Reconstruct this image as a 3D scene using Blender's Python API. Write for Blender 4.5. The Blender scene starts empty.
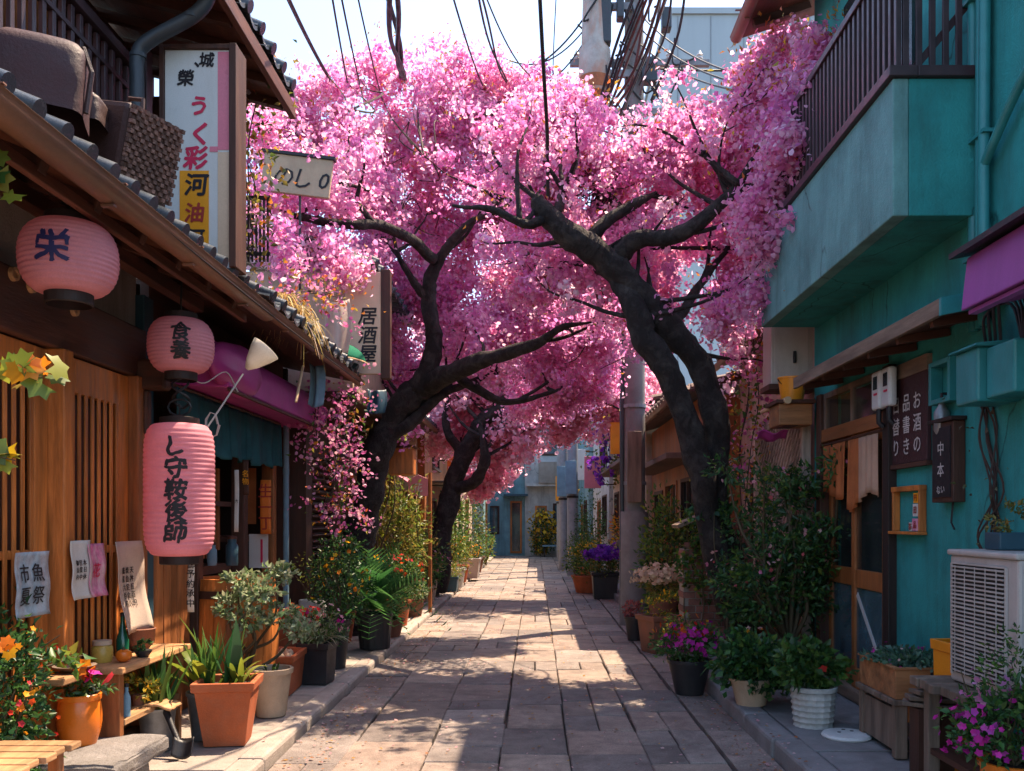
import bpy, bmesh, math, random
import numpy as np
from mathutils import Vector, Matrix, noise

random.seed(7)
RNG = np.random.default_rng(11)
R = math.radians
scene = bpy.context.scene
COL = scene.collection

# ------------------------------------------------------------------ camera, sky, sun, exposure
EYE, FPX, CX, CY = 1.5, 900.0, 535.0, 520.0
cam_data = bpy.data.cameras.new("camera")
cam = bpy.data.objects.new("camera", cam_data)
COL.objects.link(cam)
cam.location = (0, 0, EYE)
cam.rotation_euler = (R(90), 0, 0)
cam_data.sensor_width = 36
cam_data.lens = 36 * FPX / 1024
cam_data.shift_x = -(CX - 512) / 1024
cam_data.shift_y = (CY - 385.5) / 1024
cam_data.clip_end = 500
scene.camera = cam

SUN_EL, SUN_AZ = 63.0, 49.0          # azimuth measured from +Y towards +X
world = bpy.data.worlds.new("World")
scene.world = world
world.use_nodes = True
wn = world.node_tree
sky = wn.nodes.new("ShaderNodeTexSky")
sky.sky_type = 'NISHITA'
sky.sun_disc = False
sky.sun_elevation = R(SUN_EL)
sky.sun_rotation = R(SUN_AZ)
sky.air_density = 1.0
sky.dust_density = 1.4
sky.ozone_density = 1.0
wn.links.new(sky.outputs[0], wn.nodes["Background"].inputs[0])
wn.nodes["Background"].inputs[1].default_value = 0.15
sun_data = bpy.data.lights.new("sun", 'SUN')
sun_data.energy = 4.2
sun_data.angle = R(0.5)
sun_data.color = (1.0, 0.79, 0.57)
sun = bpy.data.objects.new("sun", sun_data)
COL.objects.link(sun)
to_sun = Vector((math.sin(R(SUN_AZ)) * math.cos(R(SUN_EL)), math.cos(R(SUN_AZ)) * math.cos(R(SUN_EL)), math.sin(R(SUN_EL))))
sun.rotation_euler = to_sun.to_track_quat('Z', 'Y').to_euler()
scene.view_settings.view_transform = 'Standard'
scene.view_settings.look = 'None'
scene.view_settings.exposure = 1.65
scene.view_settings.gamma = 1.0
scene.render.film_transparent = False
try:
    scene.cycles.use_denoising = True
    scene.cycles.max_bounces = 10
    scene.cycles.diffuse_bounces = 6
    scene.cycles.transmission_bounces = 8
    scene.cycles.transparent_max_bounces = 12
    scene.cycles.caustics_reflective = False
    scene.cycles.caustics_refractive = False
except Exception:
    pass


def P(px, py, y):
    return Vector(((px - CX) * y / FPX, y, EYE - (py - CY) * y / FPX))


# ------------------------------------------------------------------ materials
def new_mat(name):
    m = bpy.data.materials.new(name)
    m.use_nodes = True
    nt = m.node_tree
    return m, nt, nt.nodes["Principled BSDF"]


def mixrgb(nt, a, b, fac, mode='MIX'):
    n = nt.nodes.new("ShaderNodeMix")
    n.data_type = 'RGBA'
    n.blend_type = mode
    for sock, val in ((n.inputs[0], fac), (n.inputs[6], a), (n.inputs[7], b)):
        if isinstance(val, (int, float)):
            sock.default_value = val
        elif isinstance(val, (tuple, list)):
            sock.default_value = (*val[:3], 1)
        else:
            nt.links.new(val, sock)
    return n.outputs[2]


def noise_out(nt, scale, detail=5, rough=0.6, stretch=(1, 1, 1), distort=0.0):
    tc = nt.nodes.new("ShaderNodeTexCoord")
    mp = nt.nodes.new("ShaderNodeMapping")
    mp.inputs["Scale"].default_value = stretch
    nz = nt.nodes.new("ShaderNodeTexNoise")
    nz.inputs["Scale"].default_value = scale
    nz.inputs["Detail"].default_value = detail
    nz.inputs["Roughness"].default_value = rough
    nz.inputs["Distortion"].default_value = distort
    nt.links.new(tc.outputs["Object"], mp.inputs[0])
    nt.links.new(mp.outputs[0], nz.inputs[0])
    return nz.outputs[0]


def ramp(nt, src, stops):
    r = nt.nodes.new("ShaderNodeValToRGB")
    el = r.color_ramp.elements
    el[0].position, el[0].color = stops[0][0], (*stops[0][1], 1)
    el[1].position, el[1].color = stops[-1][0], (*stops[-1][1], 1)
    for p, c in stops[1:-1]:
        e = el.new(p)
        e.color = (*c, 1)
    nt.links.new(src, r.inputs[0])
    return r.outputs[0]


def bump(nt, bsdf, src, strength, dist=0.02):
    b = nt.nodes.new("ShaderNodeBump")
    b.inputs["Strength"].default_value = strength
    b.inputs["Distance"].default_value = dist
    nt.links.new(src, b.inputs["Height"])
    nt.links.new(b.outputs[0], bsdf.inputs["Normal"])


def sc(c, k):
    return tuple(min(1.0, x * k) for x in c)


def surf(name, base, rough=0.65, var=0.25, scale=6, stretch=(1, 1, 1), bmp=0.3, dirt=None, dirt_amt=0.5,
         metal=0.0, spec=0.4, fine=60, bdist=0.02, dirt_scale=2.0, dirt_stretch=(1, 1, 0.35), grain=0.12):
    m, nt, b = new_mat(name)
    n1 = noise_out(nt, scale, 6, 0.65, stretch)
    col = ramp(nt, n1, [(0.3, sc(base, 1 - var)), (0.7, sc(base, 1 + var))])
    if dirt:
        n2 = noise_out(nt, dirt_scale, 7, 0.7, dirt_stretch, 0.6)
        f = ramp(nt, n2, [(0.45, (0, 0, 0)), (0.72, (dirt_amt,) * 3)])
        col = mixrgb(nt, col, dirt, f)
    at = nt.nodes.new("ShaderNodeAttribute")
    at.attribute_name = "tint"
    col = mixrgb(nt, col, at.outputs["Color"], 1.0, 'MULTIPLY')
    ng = noise_out(nt, fine * 2.2, 3, 0.7, stretch)
    col = mixrgb(nt, col, ramp(nt, ng, [(0.32, (1 - grain,) * 3), (0.68, (min(1, 1 + grain * 0.4),) * 3)]), 1.0, 'MULTIPLY')
    nt.links.new(col, b.inputs["Base Color"])
    rr = ramp(nt, n1, [(0.3, (max(0, rough - 0.12),) * 3), (0.7, (min(1, rough + 0.12),) * 3)])
    nt.links.new(rr, b.inputs["Roughness"])
    b.inputs["Metallic"].default_value = metal
    b.inputs["Specular IOR Level"].default_value = spec
    if bmp:
        n3 = noise_out(nt, fine, 5, 0.7, stretch)
        bump(nt, b, n3, bmp, bdist)
    return m


def wood(name, base, axis='z', rough=0.6, var=0.45, dirt=(0.03, 0.02, 0.015), dirt_amt=0.6, bmp=0.35):
    st = {'x': (0.12, 1, 1), 'y': (1, 0.12, 1), 'z': (1, 1, 0.12)}[axis]
    return surf(name, base, rough, var, 14, st, bmp, dirt, dirt_amt, 0, 0.35, 45, 0.012, 2.2, st)


def leafmat(name, trans=0.45, rough=0.5, spec=0.3):
    m, nt, b = new_mat(name)
    at = nt.nodes.new("ShaderNodeAttribute")
    at.attribute_name = "tint"
    nt.links.new(at.outputs["Color"], b.inputs["Base Color"])
    b.inputs["Roughness"].default_value = rough
    b.inputs["Specular IOR Level"].default_value = spec
    tr = nt.nodes.new("ShaderNodeBsdfTranslucent")
    nt.links.new(at.outputs["Color"], tr.inputs[0])
    mx = nt.nodes.new("ShaderNodeMixShader")
    mx.inputs[0].default_value = trans
    nt.links.new(b.outputs[0], mx.inputs[1])
    nt.links.new(tr.outputs[0], mx.inputs[2])
    nt.links.new(mx.outputs[0], nt.nodes["Material Output"].inputs[0])
    return m


def thincloth(name, base, trans=0.3, var=0.15, scale=7, rough=0.8, bmp=0.15):
    m = surf(name, base, rough, var, scale, bmp=bmp, spec=0.15)
    nt = m.node_tree
    b = nt.nodes["Principled BSDF"]
    tr = nt.nodes.new("ShaderNodeBsdfTranslucent")
    nt.links.new(b.inputs["Base Color"].links[0].from_socket, tr.inputs[0])
    mx = nt.nodes.new("ShaderNodeMixShader")
    mx.inputs[0].default_value = trans
    nt.links.new(b.outputs[0], mx.inputs[1])
    nt.links.new(tr.outputs[0], mx.inputs[2])
    nt.links.new(mx.outputs[0], nt.nodes["Material Output"].inputs[0])
    return m


def glassmat(name, see=0.5, tintc=(0.05, 0.07, 0.07)):
    m, nt, b = new_mat(name)
    n = noise_out(nt, 3, 4, 0.6)
    col = ramp(nt, n, [(0.3, sc(tintc, 0.6)), (0.7, sc(tintc, 1.6))])
    nt.links.new(col, b.inputs["Base Color"])
    b.inputs["Roughness"].default_value = 0.06
    b.inputs["Specular IOR Level"].default_value = 0.8
    tr = nt.nodes.new("ShaderNodeBsdfTransparent")
    mx = nt.nodes.new("ShaderNodeMixShader")
    mx.inputs[0].default_value = see
    nt.links.new(b.outputs[0], mx.inputs[1])
    nt.links.new(tr.outputs[0], mx.inputs[2])
    nt.links.new(mx.outputs[0], nt.nodes["Material Output"].inputs[0])
    return m


def stucco(name, base, crack=True, grime=(0.03, 0.045, 0.042), amt=0.6, fleck=None):
    m, nt, b = new_mat(name)
    n1 = noise_out(nt, 2.2, 7, 0.65)
    col = ramp(nt, n1, [(0.3, sc(base, 0.72)), (0.5, base), (0.72, sc(base, 1.25))])
    n2 = noise_out(nt, 3.0, 8, 0.72, (1, 1, 0.16), 0.3)
    col = mixrgb(nt, col, grime, ramp(nt, n2, [(0.47, (0, 0, 0)), (0.74, (amt,) * 3)]))
    n4 = noise_out(nt, 9, 6, 0.7)
    col = mixrgb(nt, col, sc(base, 1.7), ramp(nt, n4, [(0.64, (0, 0, 0)), (0.7, (0.35,) * 3)]))
    if fleck:
        n5 = noise_out(nt, 4.5, 9, 0.75, (1, 1, 0.6))
        col = mixrgb(nt, col, fleck, ramp(nt, n5, [(0.69, (0, 0, 0)), (0.71, (0.85,) * 3)]))
    h = noise_out(nt, 75, 4, 0.6)
    if crack:
        tc = nt.nodes.new("ShaderNodeTexCoord")
        mp = nt.nodes.new("ShaderNodeMapping")
        mp.inputs["Scale"].default_value = (1, 0.8, 0.55)
        nz = nt.nodes.new("ShaderNodeTexNoise")
        nz.inputs["Scale"].default_value = 5
        nz.inputs["Detail"].default_value = 5
        vo = nt.nodes.new("ShaderNodeTexVoronoi")
        vo.feature = 'DISTANCE_TO_EDGE'
        vo.inputs["Scale"].default_value = 0.9
        nt.links.new(tc.outputs["Object"], mp.inputs[0])
        nt.links.new(mp.outputs[0], nz.inputs[0])
        add = mixrgb(nt, mp.outputs[0], nz.outputs[1], 0.16)
        nt.links.new(add, vo.inputs[0])
        ck = ramp(nt, vo.outputs[0], [(0.0, (0.8,) * 3), (0.006, (0, 0, 0))])
        n6 = noise_out(nt, 1.1, 2, 0.5)
        ck2 = mixrgb(nt, (0, 0, 0), ck, ramp(nt, n6, [(0.48, (0, 0, 0)), (0.56, (1, 1, 1))]))
        col = mixrgb(nt, col, sc(base, 0.15), ck2)
    nt.links.new(col, b.inputs["Base Color"])
    b.inputs["Roughness"].default_value = 0.75
    b.inputs["Specular IOR Level"].default_value = 0.3
    bump(nt, b, h, 0.45, 0.012)
    return m


M = {}
M['teal'] = stucco("teal_stucco", (0.028, 0.265, 0.26), fleck=(0.30, 0.22, 0.18))
M['teal_skylit'] = stucco("teal_skylit_stucco", (0.13, 0.29, 0.285), fleck=(0.42, 0.22, 0.18), amt=0.55)  # balcony front, paler than its ends: sky light put into the colour
M['teal_paint'] = surf("teal_paint", (0.035, 0.24, 0.25), 0.4, 0.15, 5, bmp=0.1, dirt=(0.02, 0.05, 0.05))
M['cream_stucco'] = stucco("cream_stucco", (0.50, 0.38, 0.28), False, (0.15, 0.10, 0.07))
M['pink_stucco'] = stucco("pink_stucco", (0.44, 0.30, 0.26), False, (0.12, 0.08, 0.07))
M['grey_stucco'] = stucco("grey_stucco", (0.50, 0.49, 0.47), True, (0.12, 0.11, 0.10))  # lightened so the colour carries the airy haze of the lane end
M['blue_stucco'] = stucco("blue_grey_stucco", (0.20, 0.34, 0.37), True, (0.05, 0.06, 0.06))  # lightened as well, haze at the lane end put into the colour
M['ochre_stucco'] = stucco("ochre_stucco", (0.38, 0.25, 0.12), False, (0.12, 0.07, 0.04))
M['dull_plaster'] = stucco("dull_plaster", (0.30, 0.26, 0.22), False, (0.10, 0.08, 0.06))
M['clad'] = surf("metal_cladding", (0.40, 0.47, 0.50), 0.6, 0.06, 1.2, (1, 1, 0.1), 0.0)
M['wood_door'] = wood("orange_wood", (0.60, 0.19, 0.042), 'z', 0.45)  # colour raised to stand in for sun on the left wall
M['wood_warm'] = wood("warm_wood", (0.38, 0.13, 0.04), 'z', 0.5)
M['wood_warm_y'] = wood("warm_wood_y", (0.27, 0.10, 0.035), 'y', 0.5)
M['wood_dark'] = wood("dark_wood", (0.07, 0.028, 0.018), 'z', 0.6)
M['wood_dark_y'] = wood("dark_wood_y", (0.085, 0.032, 0.02), 'y', 0.6)
M['wood_red_y'] = wood("red_brown_wood_y", (0.14, 0.05, 0.03), 'y', 0.55)
M['wood_dark_x'] = wood("dark_wood_x", (0.085, 0.032, 0.02), 'x', 0.6)
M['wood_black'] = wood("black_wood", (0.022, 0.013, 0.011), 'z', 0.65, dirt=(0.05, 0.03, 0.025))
M['wood_grey'] = wood("grey_wood", (0.19, 0.135, 0.10), 'z', 0.75)
M['wood_grey_y'] = wood("grey_wood_y", (0.20, 0.14, 0.10), 'y', 0.75)
M['wood_tan_y'] = wood("tan_wood_y", (0.46, 0.25, 0.12), 'y', 0.6)
M['wood_crate'] = wood("crate_wood", (0.34, 0.15, 0.06), 'x', 0.6)
M['tile'] = surf("roof_tile", (0.06, 0.07, 0.08), 0.32, 0.35, 5, bmp=0.2, dirt=(0.16, 0.14, 0.11), dirt_amt=0.5, spec=0.5)
M['copper'] = surf("brown_gutter", (0.20, 0.095, 0.055), 0.45, 0.3, 4, (1, 0.3, 1), 0.1, dirt=(0.05, 0.05, 0.05), spec=0.5)
M['iron'] = surf("black_iron", (0.018, 0.017, 0.02), 0.5, 0.3, 12, bmp=0.15)
M['rail'] = surf("rail_metal", (0.05, 0.03, 0.035), 0.4, 0.3, 6, bmp=0.1)
M['slate_pipe'] = surf("slate_pipe", (0.045, 0.055, 0.065), 0.4, 0.2, 6, bmp=0.08)
M['zinc'] = surf("zinc", (0.30, 0.31, 0.32), 0.45, 0.3, 7, bmp=0.1, metal=0.6, dirt=(0.10, 0.08, 0.06))
M['steel'] = surf("grey_steel", (0.25, 0.28, 0.31), 0.5, 0.2, 5, bmp=0.1, dirt=(0.15, 0.08, 0.05))
M['concrete'] = surf("pole_concrete", (0.22, 0.21, 0.21), 0.8, 0.25, 4, bmp=0.35, dirt=(0.10, 0.085, 0.075))
M['pole_can'] = surf("weathered_can", (0.40, 0.36, 0.32), 0.6, 0.25, 5, bmp=0.15, dirt=(0.42, 0.14, 0.05), dirt_amt=1.0, dirt_scale=3)
M['rust'] = surf("rust", (0.36, 0.12, 0.05), 0.75, 0.35, 8, bmp=0.3)
M['terra'] = surf("terracotta", (0.43, 0.10, 0.03), 0.75, 0.25, 5, bmp=0.25, dirt=(0.26, 0.15, 0.10), dirt_amt=0.35, dirt_stretch=(1, 1, 1), dirt_scale=5)
M['terra_dark'] = surf("dark_terracotta", (0.22, 0.085, 0.05), 0.75, 0.25, 5, bmp=0.25, dirt=(0.12, 0.09, 0.07))
M['orange_glaze'] = surf("orange_glaze", (0.72, 0.17, 0.015), 0.3, 0.12, 4, bmp=0.05, spec=0.5)
M['buff'] = surf("buff_pot", (0.50, 0.36, 0.24), 0.7, 0.15, 5, bmp=0.2, dirt=(0.22, 0.14, 0.09))
M['black_pot'] = surf("black_pot", (0.022, 0.021, 0.024), 0.45, 0.25, 6, bmp=0.08, dirt=(0.08, 0.07, 0.06), dirt_amt=0.35)
M['white_pot'] = surf("white_pot", (0.50, 0.50, 0.47), 0.75, 0.15, 10, bmp=0.3, dirt=(0.18, 0.16, 0.13))
M['soil'] = surf("soil", (0.035, 0.022, 0.014), 0.95, 0.4, 30, bmp=0.8)
M['stone'] = surf("step_stone", (0.22, 0.20, 0.19), 0.85, 0.3, 5, bmp=0.7, dirt=(0.08, 0.07, 0.06), fine=28, bdist=0.03)
M['paving'] = surf("paving_slab", (0.33, 0.275, 0.242), 0.82, 0.3, 7, bmp=0.5, dirt=(0.13, 0.10, 0.09), dirt_amt=0.75, fine=55, dirt_stretch=(1, 1, 1), dirt_scale=2.4, grain=0.45)
M['joint'] = surf("joint_grit", (0.11, 0.085, 0.07), 0.95, 0.4, 30, bmp=0.7)
M['margin'] = surf("concrete_margin", (0.36, 0.30, 0.26), 0.85, 0.2, 5, bmp=0.4, dirt=(0.15, 0.12, 0.10), dirt_stretch=(1, 1, 1))
M['kerb'] = surf("kerb_stone", (0.26, 0.25, 0.25), 0.85, 0.22, 6, bmp=0.4, dirt=(0.10, 0.09, 0.085), dirt_stretch=(1, 1, 1))
M['bark'] = surf("cherry_bark", (0.017, 0.011, 0.010), 0.85, 0.5, 9, (1, 1, 0.5), 1.0, dirt=(0.11, 0.09, 0.08), dirt_amt=0.6, fine=24, bdist=0.04, dirt_stretch=(1, 1, 1), dirt_scale=7)
M['twig'] = surf("twig_bark", (0.055, 0.03, 0.024), 0.8, 0.3, 12, bmp=0.2)
M['stem'] = surf("plant_stem", (0.085, 0.06, 0.03), 0.7, 0.3, 14, bmp=0.2)
M['straw'] = leafmat("dry_straw", 0.3, 0.8, 0.1)
M['blossom'] = leafmat("blossom_petal", 0.7, 0.6, 0.12)
M['leaf'] = leafmat("leaf", 0.4, 0.42, 0.4)
M['petal'] = leafmat("flower_petal", 0.4, 0.55, 0.2)
M['lantern'] = thincloth("pink_lantern_paper", (0.92, 0.40, 0.46), 0.45, 0.10, 5, 0.55, 0.05)
M['ink'] = surf("black_ink", (0.012, 0.010, 0.014), 0.6, 0.1, 10, bmp=0)
M['ink_blue'] = surf("blue_ink", (0.02, 0.02, 0.10), 0.6, 0.1, 10, bmp=0)
M['ink_red'] = surf("red_ink", (0.62, 0.02, 0.08), 0.5, 0.1, 10, bmp=0)
M['ink_dkred'] = surf("dark_red_ink", (0.35, 0.03, 0.02), 0.5, 0.1, 10, bmp=0)
M['chalk'] = surf("chalk", (0.55, 0.50, 0.48), 0.8, 0.3, 20, bmp=0)
M['sign_white'] = surf("sign_white", (0.66, 0.68, 0.66), 0.35, 0.06, 3, bmp=0.02, dirt=(0.45, 0.36, 0.28), dirt_amt=0.4)
M['sign_pink'] = surf("sign_pink", (0.72, 0.20, 0.27), 0.35, 0.08, 4, bmp=0)
M['sign_yellow'] = surf("sign_yellow", (0.85, 0.34, 0.015), 0.35, 0.1, 4, bmp=0)
M['sign_cream'] = surf("sign_cream", (0.66, 0.48, 0.33), 0.35, 0.08, 4, bmp=0)
M['paper'] = thincloth("pale_paper", (0.66, 0.52, 0.43), 0.2, 0.08, 6)
M['paper_white'] = thincloth("white_paper", (0.70, 0.66, 0.62), 0.2, 0.06, 6)
M['paper_blue'] = surf("blue_print", (0.28, 0.36, 0.42), 0.6, 0.5, 14, bmp=0, dirt=(0.42, 0.20, 0.14), dirt_amt=0.5, dirt_scale=8)
M['paper_pink'] = surf("pink_print", (0.60, 0.16, 0.30), 0.6, 0.4, 22, bmp=0, dirt=(0.66, 0.58, 0.56), dirt_amt=0.9, dirt_scale=14)
M['paper_orange'] = surf("orange_strip", (0.74, 0.17, 0.02), 0.6, 0.15, 6, bmp=0)
M['magenta'] = surf("magenta_vinyl", (0.42, 0.045, 0.24), 0.42, 0.12, 3, bmp=0.06, dirt=(0.14, 0.03, 0.08), dirt_amt=0.45)
M['purple'] = surf("purple_vinyl", (0.30, 0.07, 0.30), 0.42, 0.1, 3, bmp=0.05, dirt=(0.12, 0.03, 0.10), dirt_amt=0.35)
M['noren'] = thincloth("teal_curtain", (0.035, 0.12, 0.14), 0.2, 0.25, 6)
M['curtain_orange'] = thincloth("orange_curtain", (0.55, 0.17, 0.06), 0.25, 0.2, 5)
M['curtain_cream'] = thincloth("cream_curtain", (0.62, 0.40, 0.28), 0.25, 0.12, 5)
M['tarp_blue'] = surf("blue_tarp", (0.025, 0.07, 0.10), 0.5, 0.2, 3, bmp=0.1)
M['cloth_blue'] = thincloth("pale_blue_cloth", (0.22, 0.36, 0.45), 0.2, 0.15, 6)
M['green_awn'] = thincloth("green_awning", (0.015, 0.19, 0.11), 0.25, 0.15, 3)
M['bag_maroon'] = surf("maroon_bag", (0.05, 0.016, 0.018), 0.6, 0.25, 6, bmp=0.3)
M['bag_brown'] = surf("brown_case", (0.06, 0.03, 0.027), 0.5, 0.25, 6, bmp=0.3)
M['wicker'] = surf("wicker", (0.24, 0.13, 0.10), 0.7, 0.5, 30, bmp=0.9, fine=45, bdist=0.03)
M['bamboo'] = surf("bamboo", (0.55, 0.38, 0.22), 0.5, 0.2, 5, (1, 1, 1), 0.1)
M['plastic_white'] = surf("white_plastic", (0.62, 0.63, 0.62), 0.4, 0.06, 4, bmp=0.03, dirt=(0.34, 0.28, 0.23), dirt_amt=0.4)
M['ac'] = surf("ac_casing", (0.48, 0.43, 0.40), 0.5, 0.07, 4, bmp=0.04, dirt=(0.24, 0.18, 0.14), dirt_amt=0.5)
M['ac_dark'] = surf("ac_inside", (0.03, 0.028, 0.028), 0.7, 0.2, 10, bmp=0.1)
M['box_beige'] = surf("beige_box", (0.50, 0.44, 0.40), 0.5, 0.08, 4, bmp=0.05, dirt=(0.25, 0.18, 0.14))
M['orange_plastic'] = surf("orange_plastic", (0.80, 0.27, 0.015), 0.4, 0.1, 4, bmp=0.04)
M['lattice_white'] = wood("pale_lattice", (0.50, 0.36, 0.29), 'z', 0.75)
M['brick'] = surf("old_brick", (0.24, 0.10, 0.075), 0.85, 0.4, 9, bmp=0.5, dirt=(0.15, 0.11, 0.09))
M['cable'] = surf("cable_rubber", (0.016, 0.013, 0.015), 0.55, 0.2, 5, bmp=0)
M['cable_red'] = surf("faded_cable", (0.09, 0.04, 0.035), 0.55, 0.2, 5, bmp=0)
M['wire_white'] = surf("white_wire", (0.50, 0.46, 0.42), 0.5, 0.1, 5, bmp=0)
M['glass'] = glassmat("window_glass", 0.75)
M['glass_dark'] = glassmat("dark_window_glass", 0.15, (0.03, 0.045, 0.05))
M['glass_blue'] = glassmat("blue_window_glass", 0.12, (0.06, 0.11, 0.13))
M['shade_white'] = thincloth("pale_shade", (0.70, 0.66, 0.60), 0.4, 0.08, 5)
M['roof_brown'] = surf("brown_roof", (0.13, 0.075, 0.055), 0.65, 0.3, 5, (1, 1, 1), 0.3)
M['pink_board'] = surf("pink_board", (0.62, 0.22, 0.28), 0.5, 0.1, 4, bmp=0.05)
M['green_bottle'] = surf("green_bottle", (0.01, 0.11, 0.06), 0.15, 0.1, 4, bmp=0, spec=0.6)
M['yellow_jar'] = surf("yellow_jar", (0.50, 0.32, 0.06), 0.3, 0.2, 9, bmp=0)
bulb, _nt, _b = new_mat("warm_bulb")
_b.inputs["Emission Color"].default_value = (1.0, 0.5, 0.18, 1)
_b.inputs["Emission Strength"].default_value = 5.0
M['bulb'] = bulb


# ------------------------------------------------------------------ mesh helpers
class MB:
    def __init__(s):
        s.v, s.f, s.c = [], [], []

    def add(s, vs, fs, col=(1, 1, 1)):
        o = len(s.v)
        s.v += [tuple(x) for x in vs]
        s.f += [tuple(i + o for i in f) for f in fs]
        s.c += [col] * len(vs)
        return s

    def box(s, a, b, col=(1, 1, 1), mat=None):
        x0, x1 = sorted((a[0], b[0])); y0, y1 = sorted((a[1], b[1])); z0, z1 = sorted((a[2], b[2]))
        vs = [Vector(p) for p in ((x0, y0, z0), (x1, y0, z0), (x1, y1, z0), (x0, y1, z0), (x0, y0, z1), (x1, y0, z1), (x1, y1, z1), (x0, y1, z1))]
        if mat is not None:
            vs = [mat @ p for p in vs]
        return s.add(vs, [(0, 3, 2, 1), (4, 5, 6, 7), (0, 1, 5, 4), (1, 2, 6, 5), (2, 3, 7, 6), (3, 0, 4, 7)], col)

    def beam(s, p, q, w, h, col=(1, 1, 1), up=(0, 0, 1)):
        p, q = Vector(p), Vector(q)
        d = (q - p)
        L = d.length
        d.normalize()
        u = Vector(up)
        sd = d.cross(u)
        if sd.length < 1e-4:
            sd = d.cross(Vector((1, 0, 0)))
        sd.normalize()
        u = sd.cross(d)
        m = Matrix((sd, d, u)).transposed().to_4x4()
        m.translation = p
        return s.box((-w / 2, 0, -h / 2), (w / 2, L, h / 2), col, m)

    def tube(s, pts, rad, seg=8, col=(1, 1, 1), cap=True, rough=0.0, rng=None):
        pts = [Vector(p) for p in pts]
        n = len(pts)
        if not isinstance(rad, (list, tuple)):
            rad = [rad] * n
        tang = [(pts[min(i + 1, n - 1)] - pts[max(i - 1, 0)]).normalized() for i in range(n)]
        ref = tang[0].orthogonal().normalized()
        vs = []
        for i in range(n):
            t = tang[i]
            ref = (ref - t * ref.dot(t))
            ref = ref.normalized() if ref.length > 1e-5 else t.orthogonal().normalized()
            bi = t.cross(ref)
            for k in range(seg):
                a = 2 * math.pi * k / seg
                r = rad[i]
                d = ref * math.cos(a) + bi * math.sin(a)
                if rough:
                    r *= 1 + rough * noise.noise((pts[i] + d * rad[i]) * (0.9 / max(rad[i], 0.03)))
                vs.append(pts[i] + d * r)
        fs = [(i * seg + k, i * seg + (k + 1) % seg, (i + 1) * seg + (k + 1) % seg, (i + 1) * seg + k) for i in range(n - 1) for k in range(seg)]
        if cap:
            fs.append(tuple(reversed(range(seg))))
            fs.append(tuple((n - 1) * seg + k for k in range(seg)))
        return s.add(vs, fs, col)

    def lathe(s, prof, c=(0, 0, 0), seg=24, col=(1, 1, 1), cap0=True, cap1=True, sx=1, sy=1):
        vs, n = [], len(prof)
        for r, z in prof:
            for k in range(seg):
                a = 2 * math.pi * k / seg
                vs.append((c[0] + r * sx * math.cos(a), c[1] + r * sy * math.sin(a), c[2] + z))
        fs = [(i * seg + k, i * seg + (k + 1) % seg, (i + 1) * seg + (k + 1) % seg, (i + 1) * seg + k) for i in range(n - 1) for k in range(seg)]
        if cap0:
            fs.append(tuple(reversed(range(seg))))
        if cap1:
            fs.append(tuple((n - 1) * seg + k for k in range(seg)))
        return s.add(vs, fs, col)

    def grid(s, fn, nu, nv, col=(1, 1, 1)):
        vs = [fn(i / nu, j / nv) for i in range(nu + 1) for j in range(nv + 1)]
        fs = [(i * (nv + 1) + j, (i + 1) * (nv + 1) + j, (i + 1) * (nv + 1) + j + 1, i * (nv + 1) + j + 1) for i in range(nu) for j in range(nv)]
        return s.add(vs, fs, col)

    def prism(s, prof, y0, y1, col=(1, 1, 1)):   # closed (x,z) outline pushed along y
        n = len(prof)
        vs = [(x, y0, z) for x, z in prof] + [(x, y1, z) for x, z in prof]
        fs = [(i, (i + 1) % n, n + (i + 1) % n, n + i) for i in range(n)] + [tuple(reversed(range(n))), tuple(range(n, 2 * n))]
        return s.add(vs, fs, col)

    def build(s, name, m, parent=None, bevel=0.0, smooth=False, solid=0.0, local=False):
        me = bpy.data.meshes.new(name)
        off = Vector((0, 0, 0))
        if parent is not None and not local:
            off = world_loc(parent)
        me.from_pydata([(v[0] - off.x, v[1] - off.y, v[2] - off.z) for v in s.v], [], s.f)
        at = me.attributes.new("tint", 'FLOAT_COLOR', 'POINT')
        at.data.foreach_set("color", np.array([(*c, 1) for c in s.c], dtype=np.float32).ravel())
        return finish(name, me, m, parent, bevel, smooth, solid)


def world_loc(o):
    v = Vector((0, 0, 0))
    while o is not None:
        v += o.location
        o = o.parent
    return v


def finish(name, me, m, parent, bevel=0, smooth=False, solid=0):
    bm = bmesh.new()
    bm.from_mesh(me)
    if len(bm.faces) < 60000:
        bmesh.ops.recalc_face_normals(bm, faces=bm.faces)
    bm.to_mesh(me)
    bm.free()
    me.materials.append(m)
    o = bpy.data.objects.new(name, me)
    COL.objects.link(o)
    o.parent = parent
    if smooth:
        me.shade_smooth()
        if smooth != 'full':
            me.set_sharp_from_angle(angle=R(45))
    if solid:
        md = o.modifiers.new("solid", 'SOLIDIFY')
        md.thickness = solid
        md.offset = 0
    if bevel:
        md = o.modifiers.new("bevel", 'BEVEL')
        md.width = bevel
        md.segments = 2
        md.limit_method = 'ANGLE'
        md.angle_limit = R(40)
    return o


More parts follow.
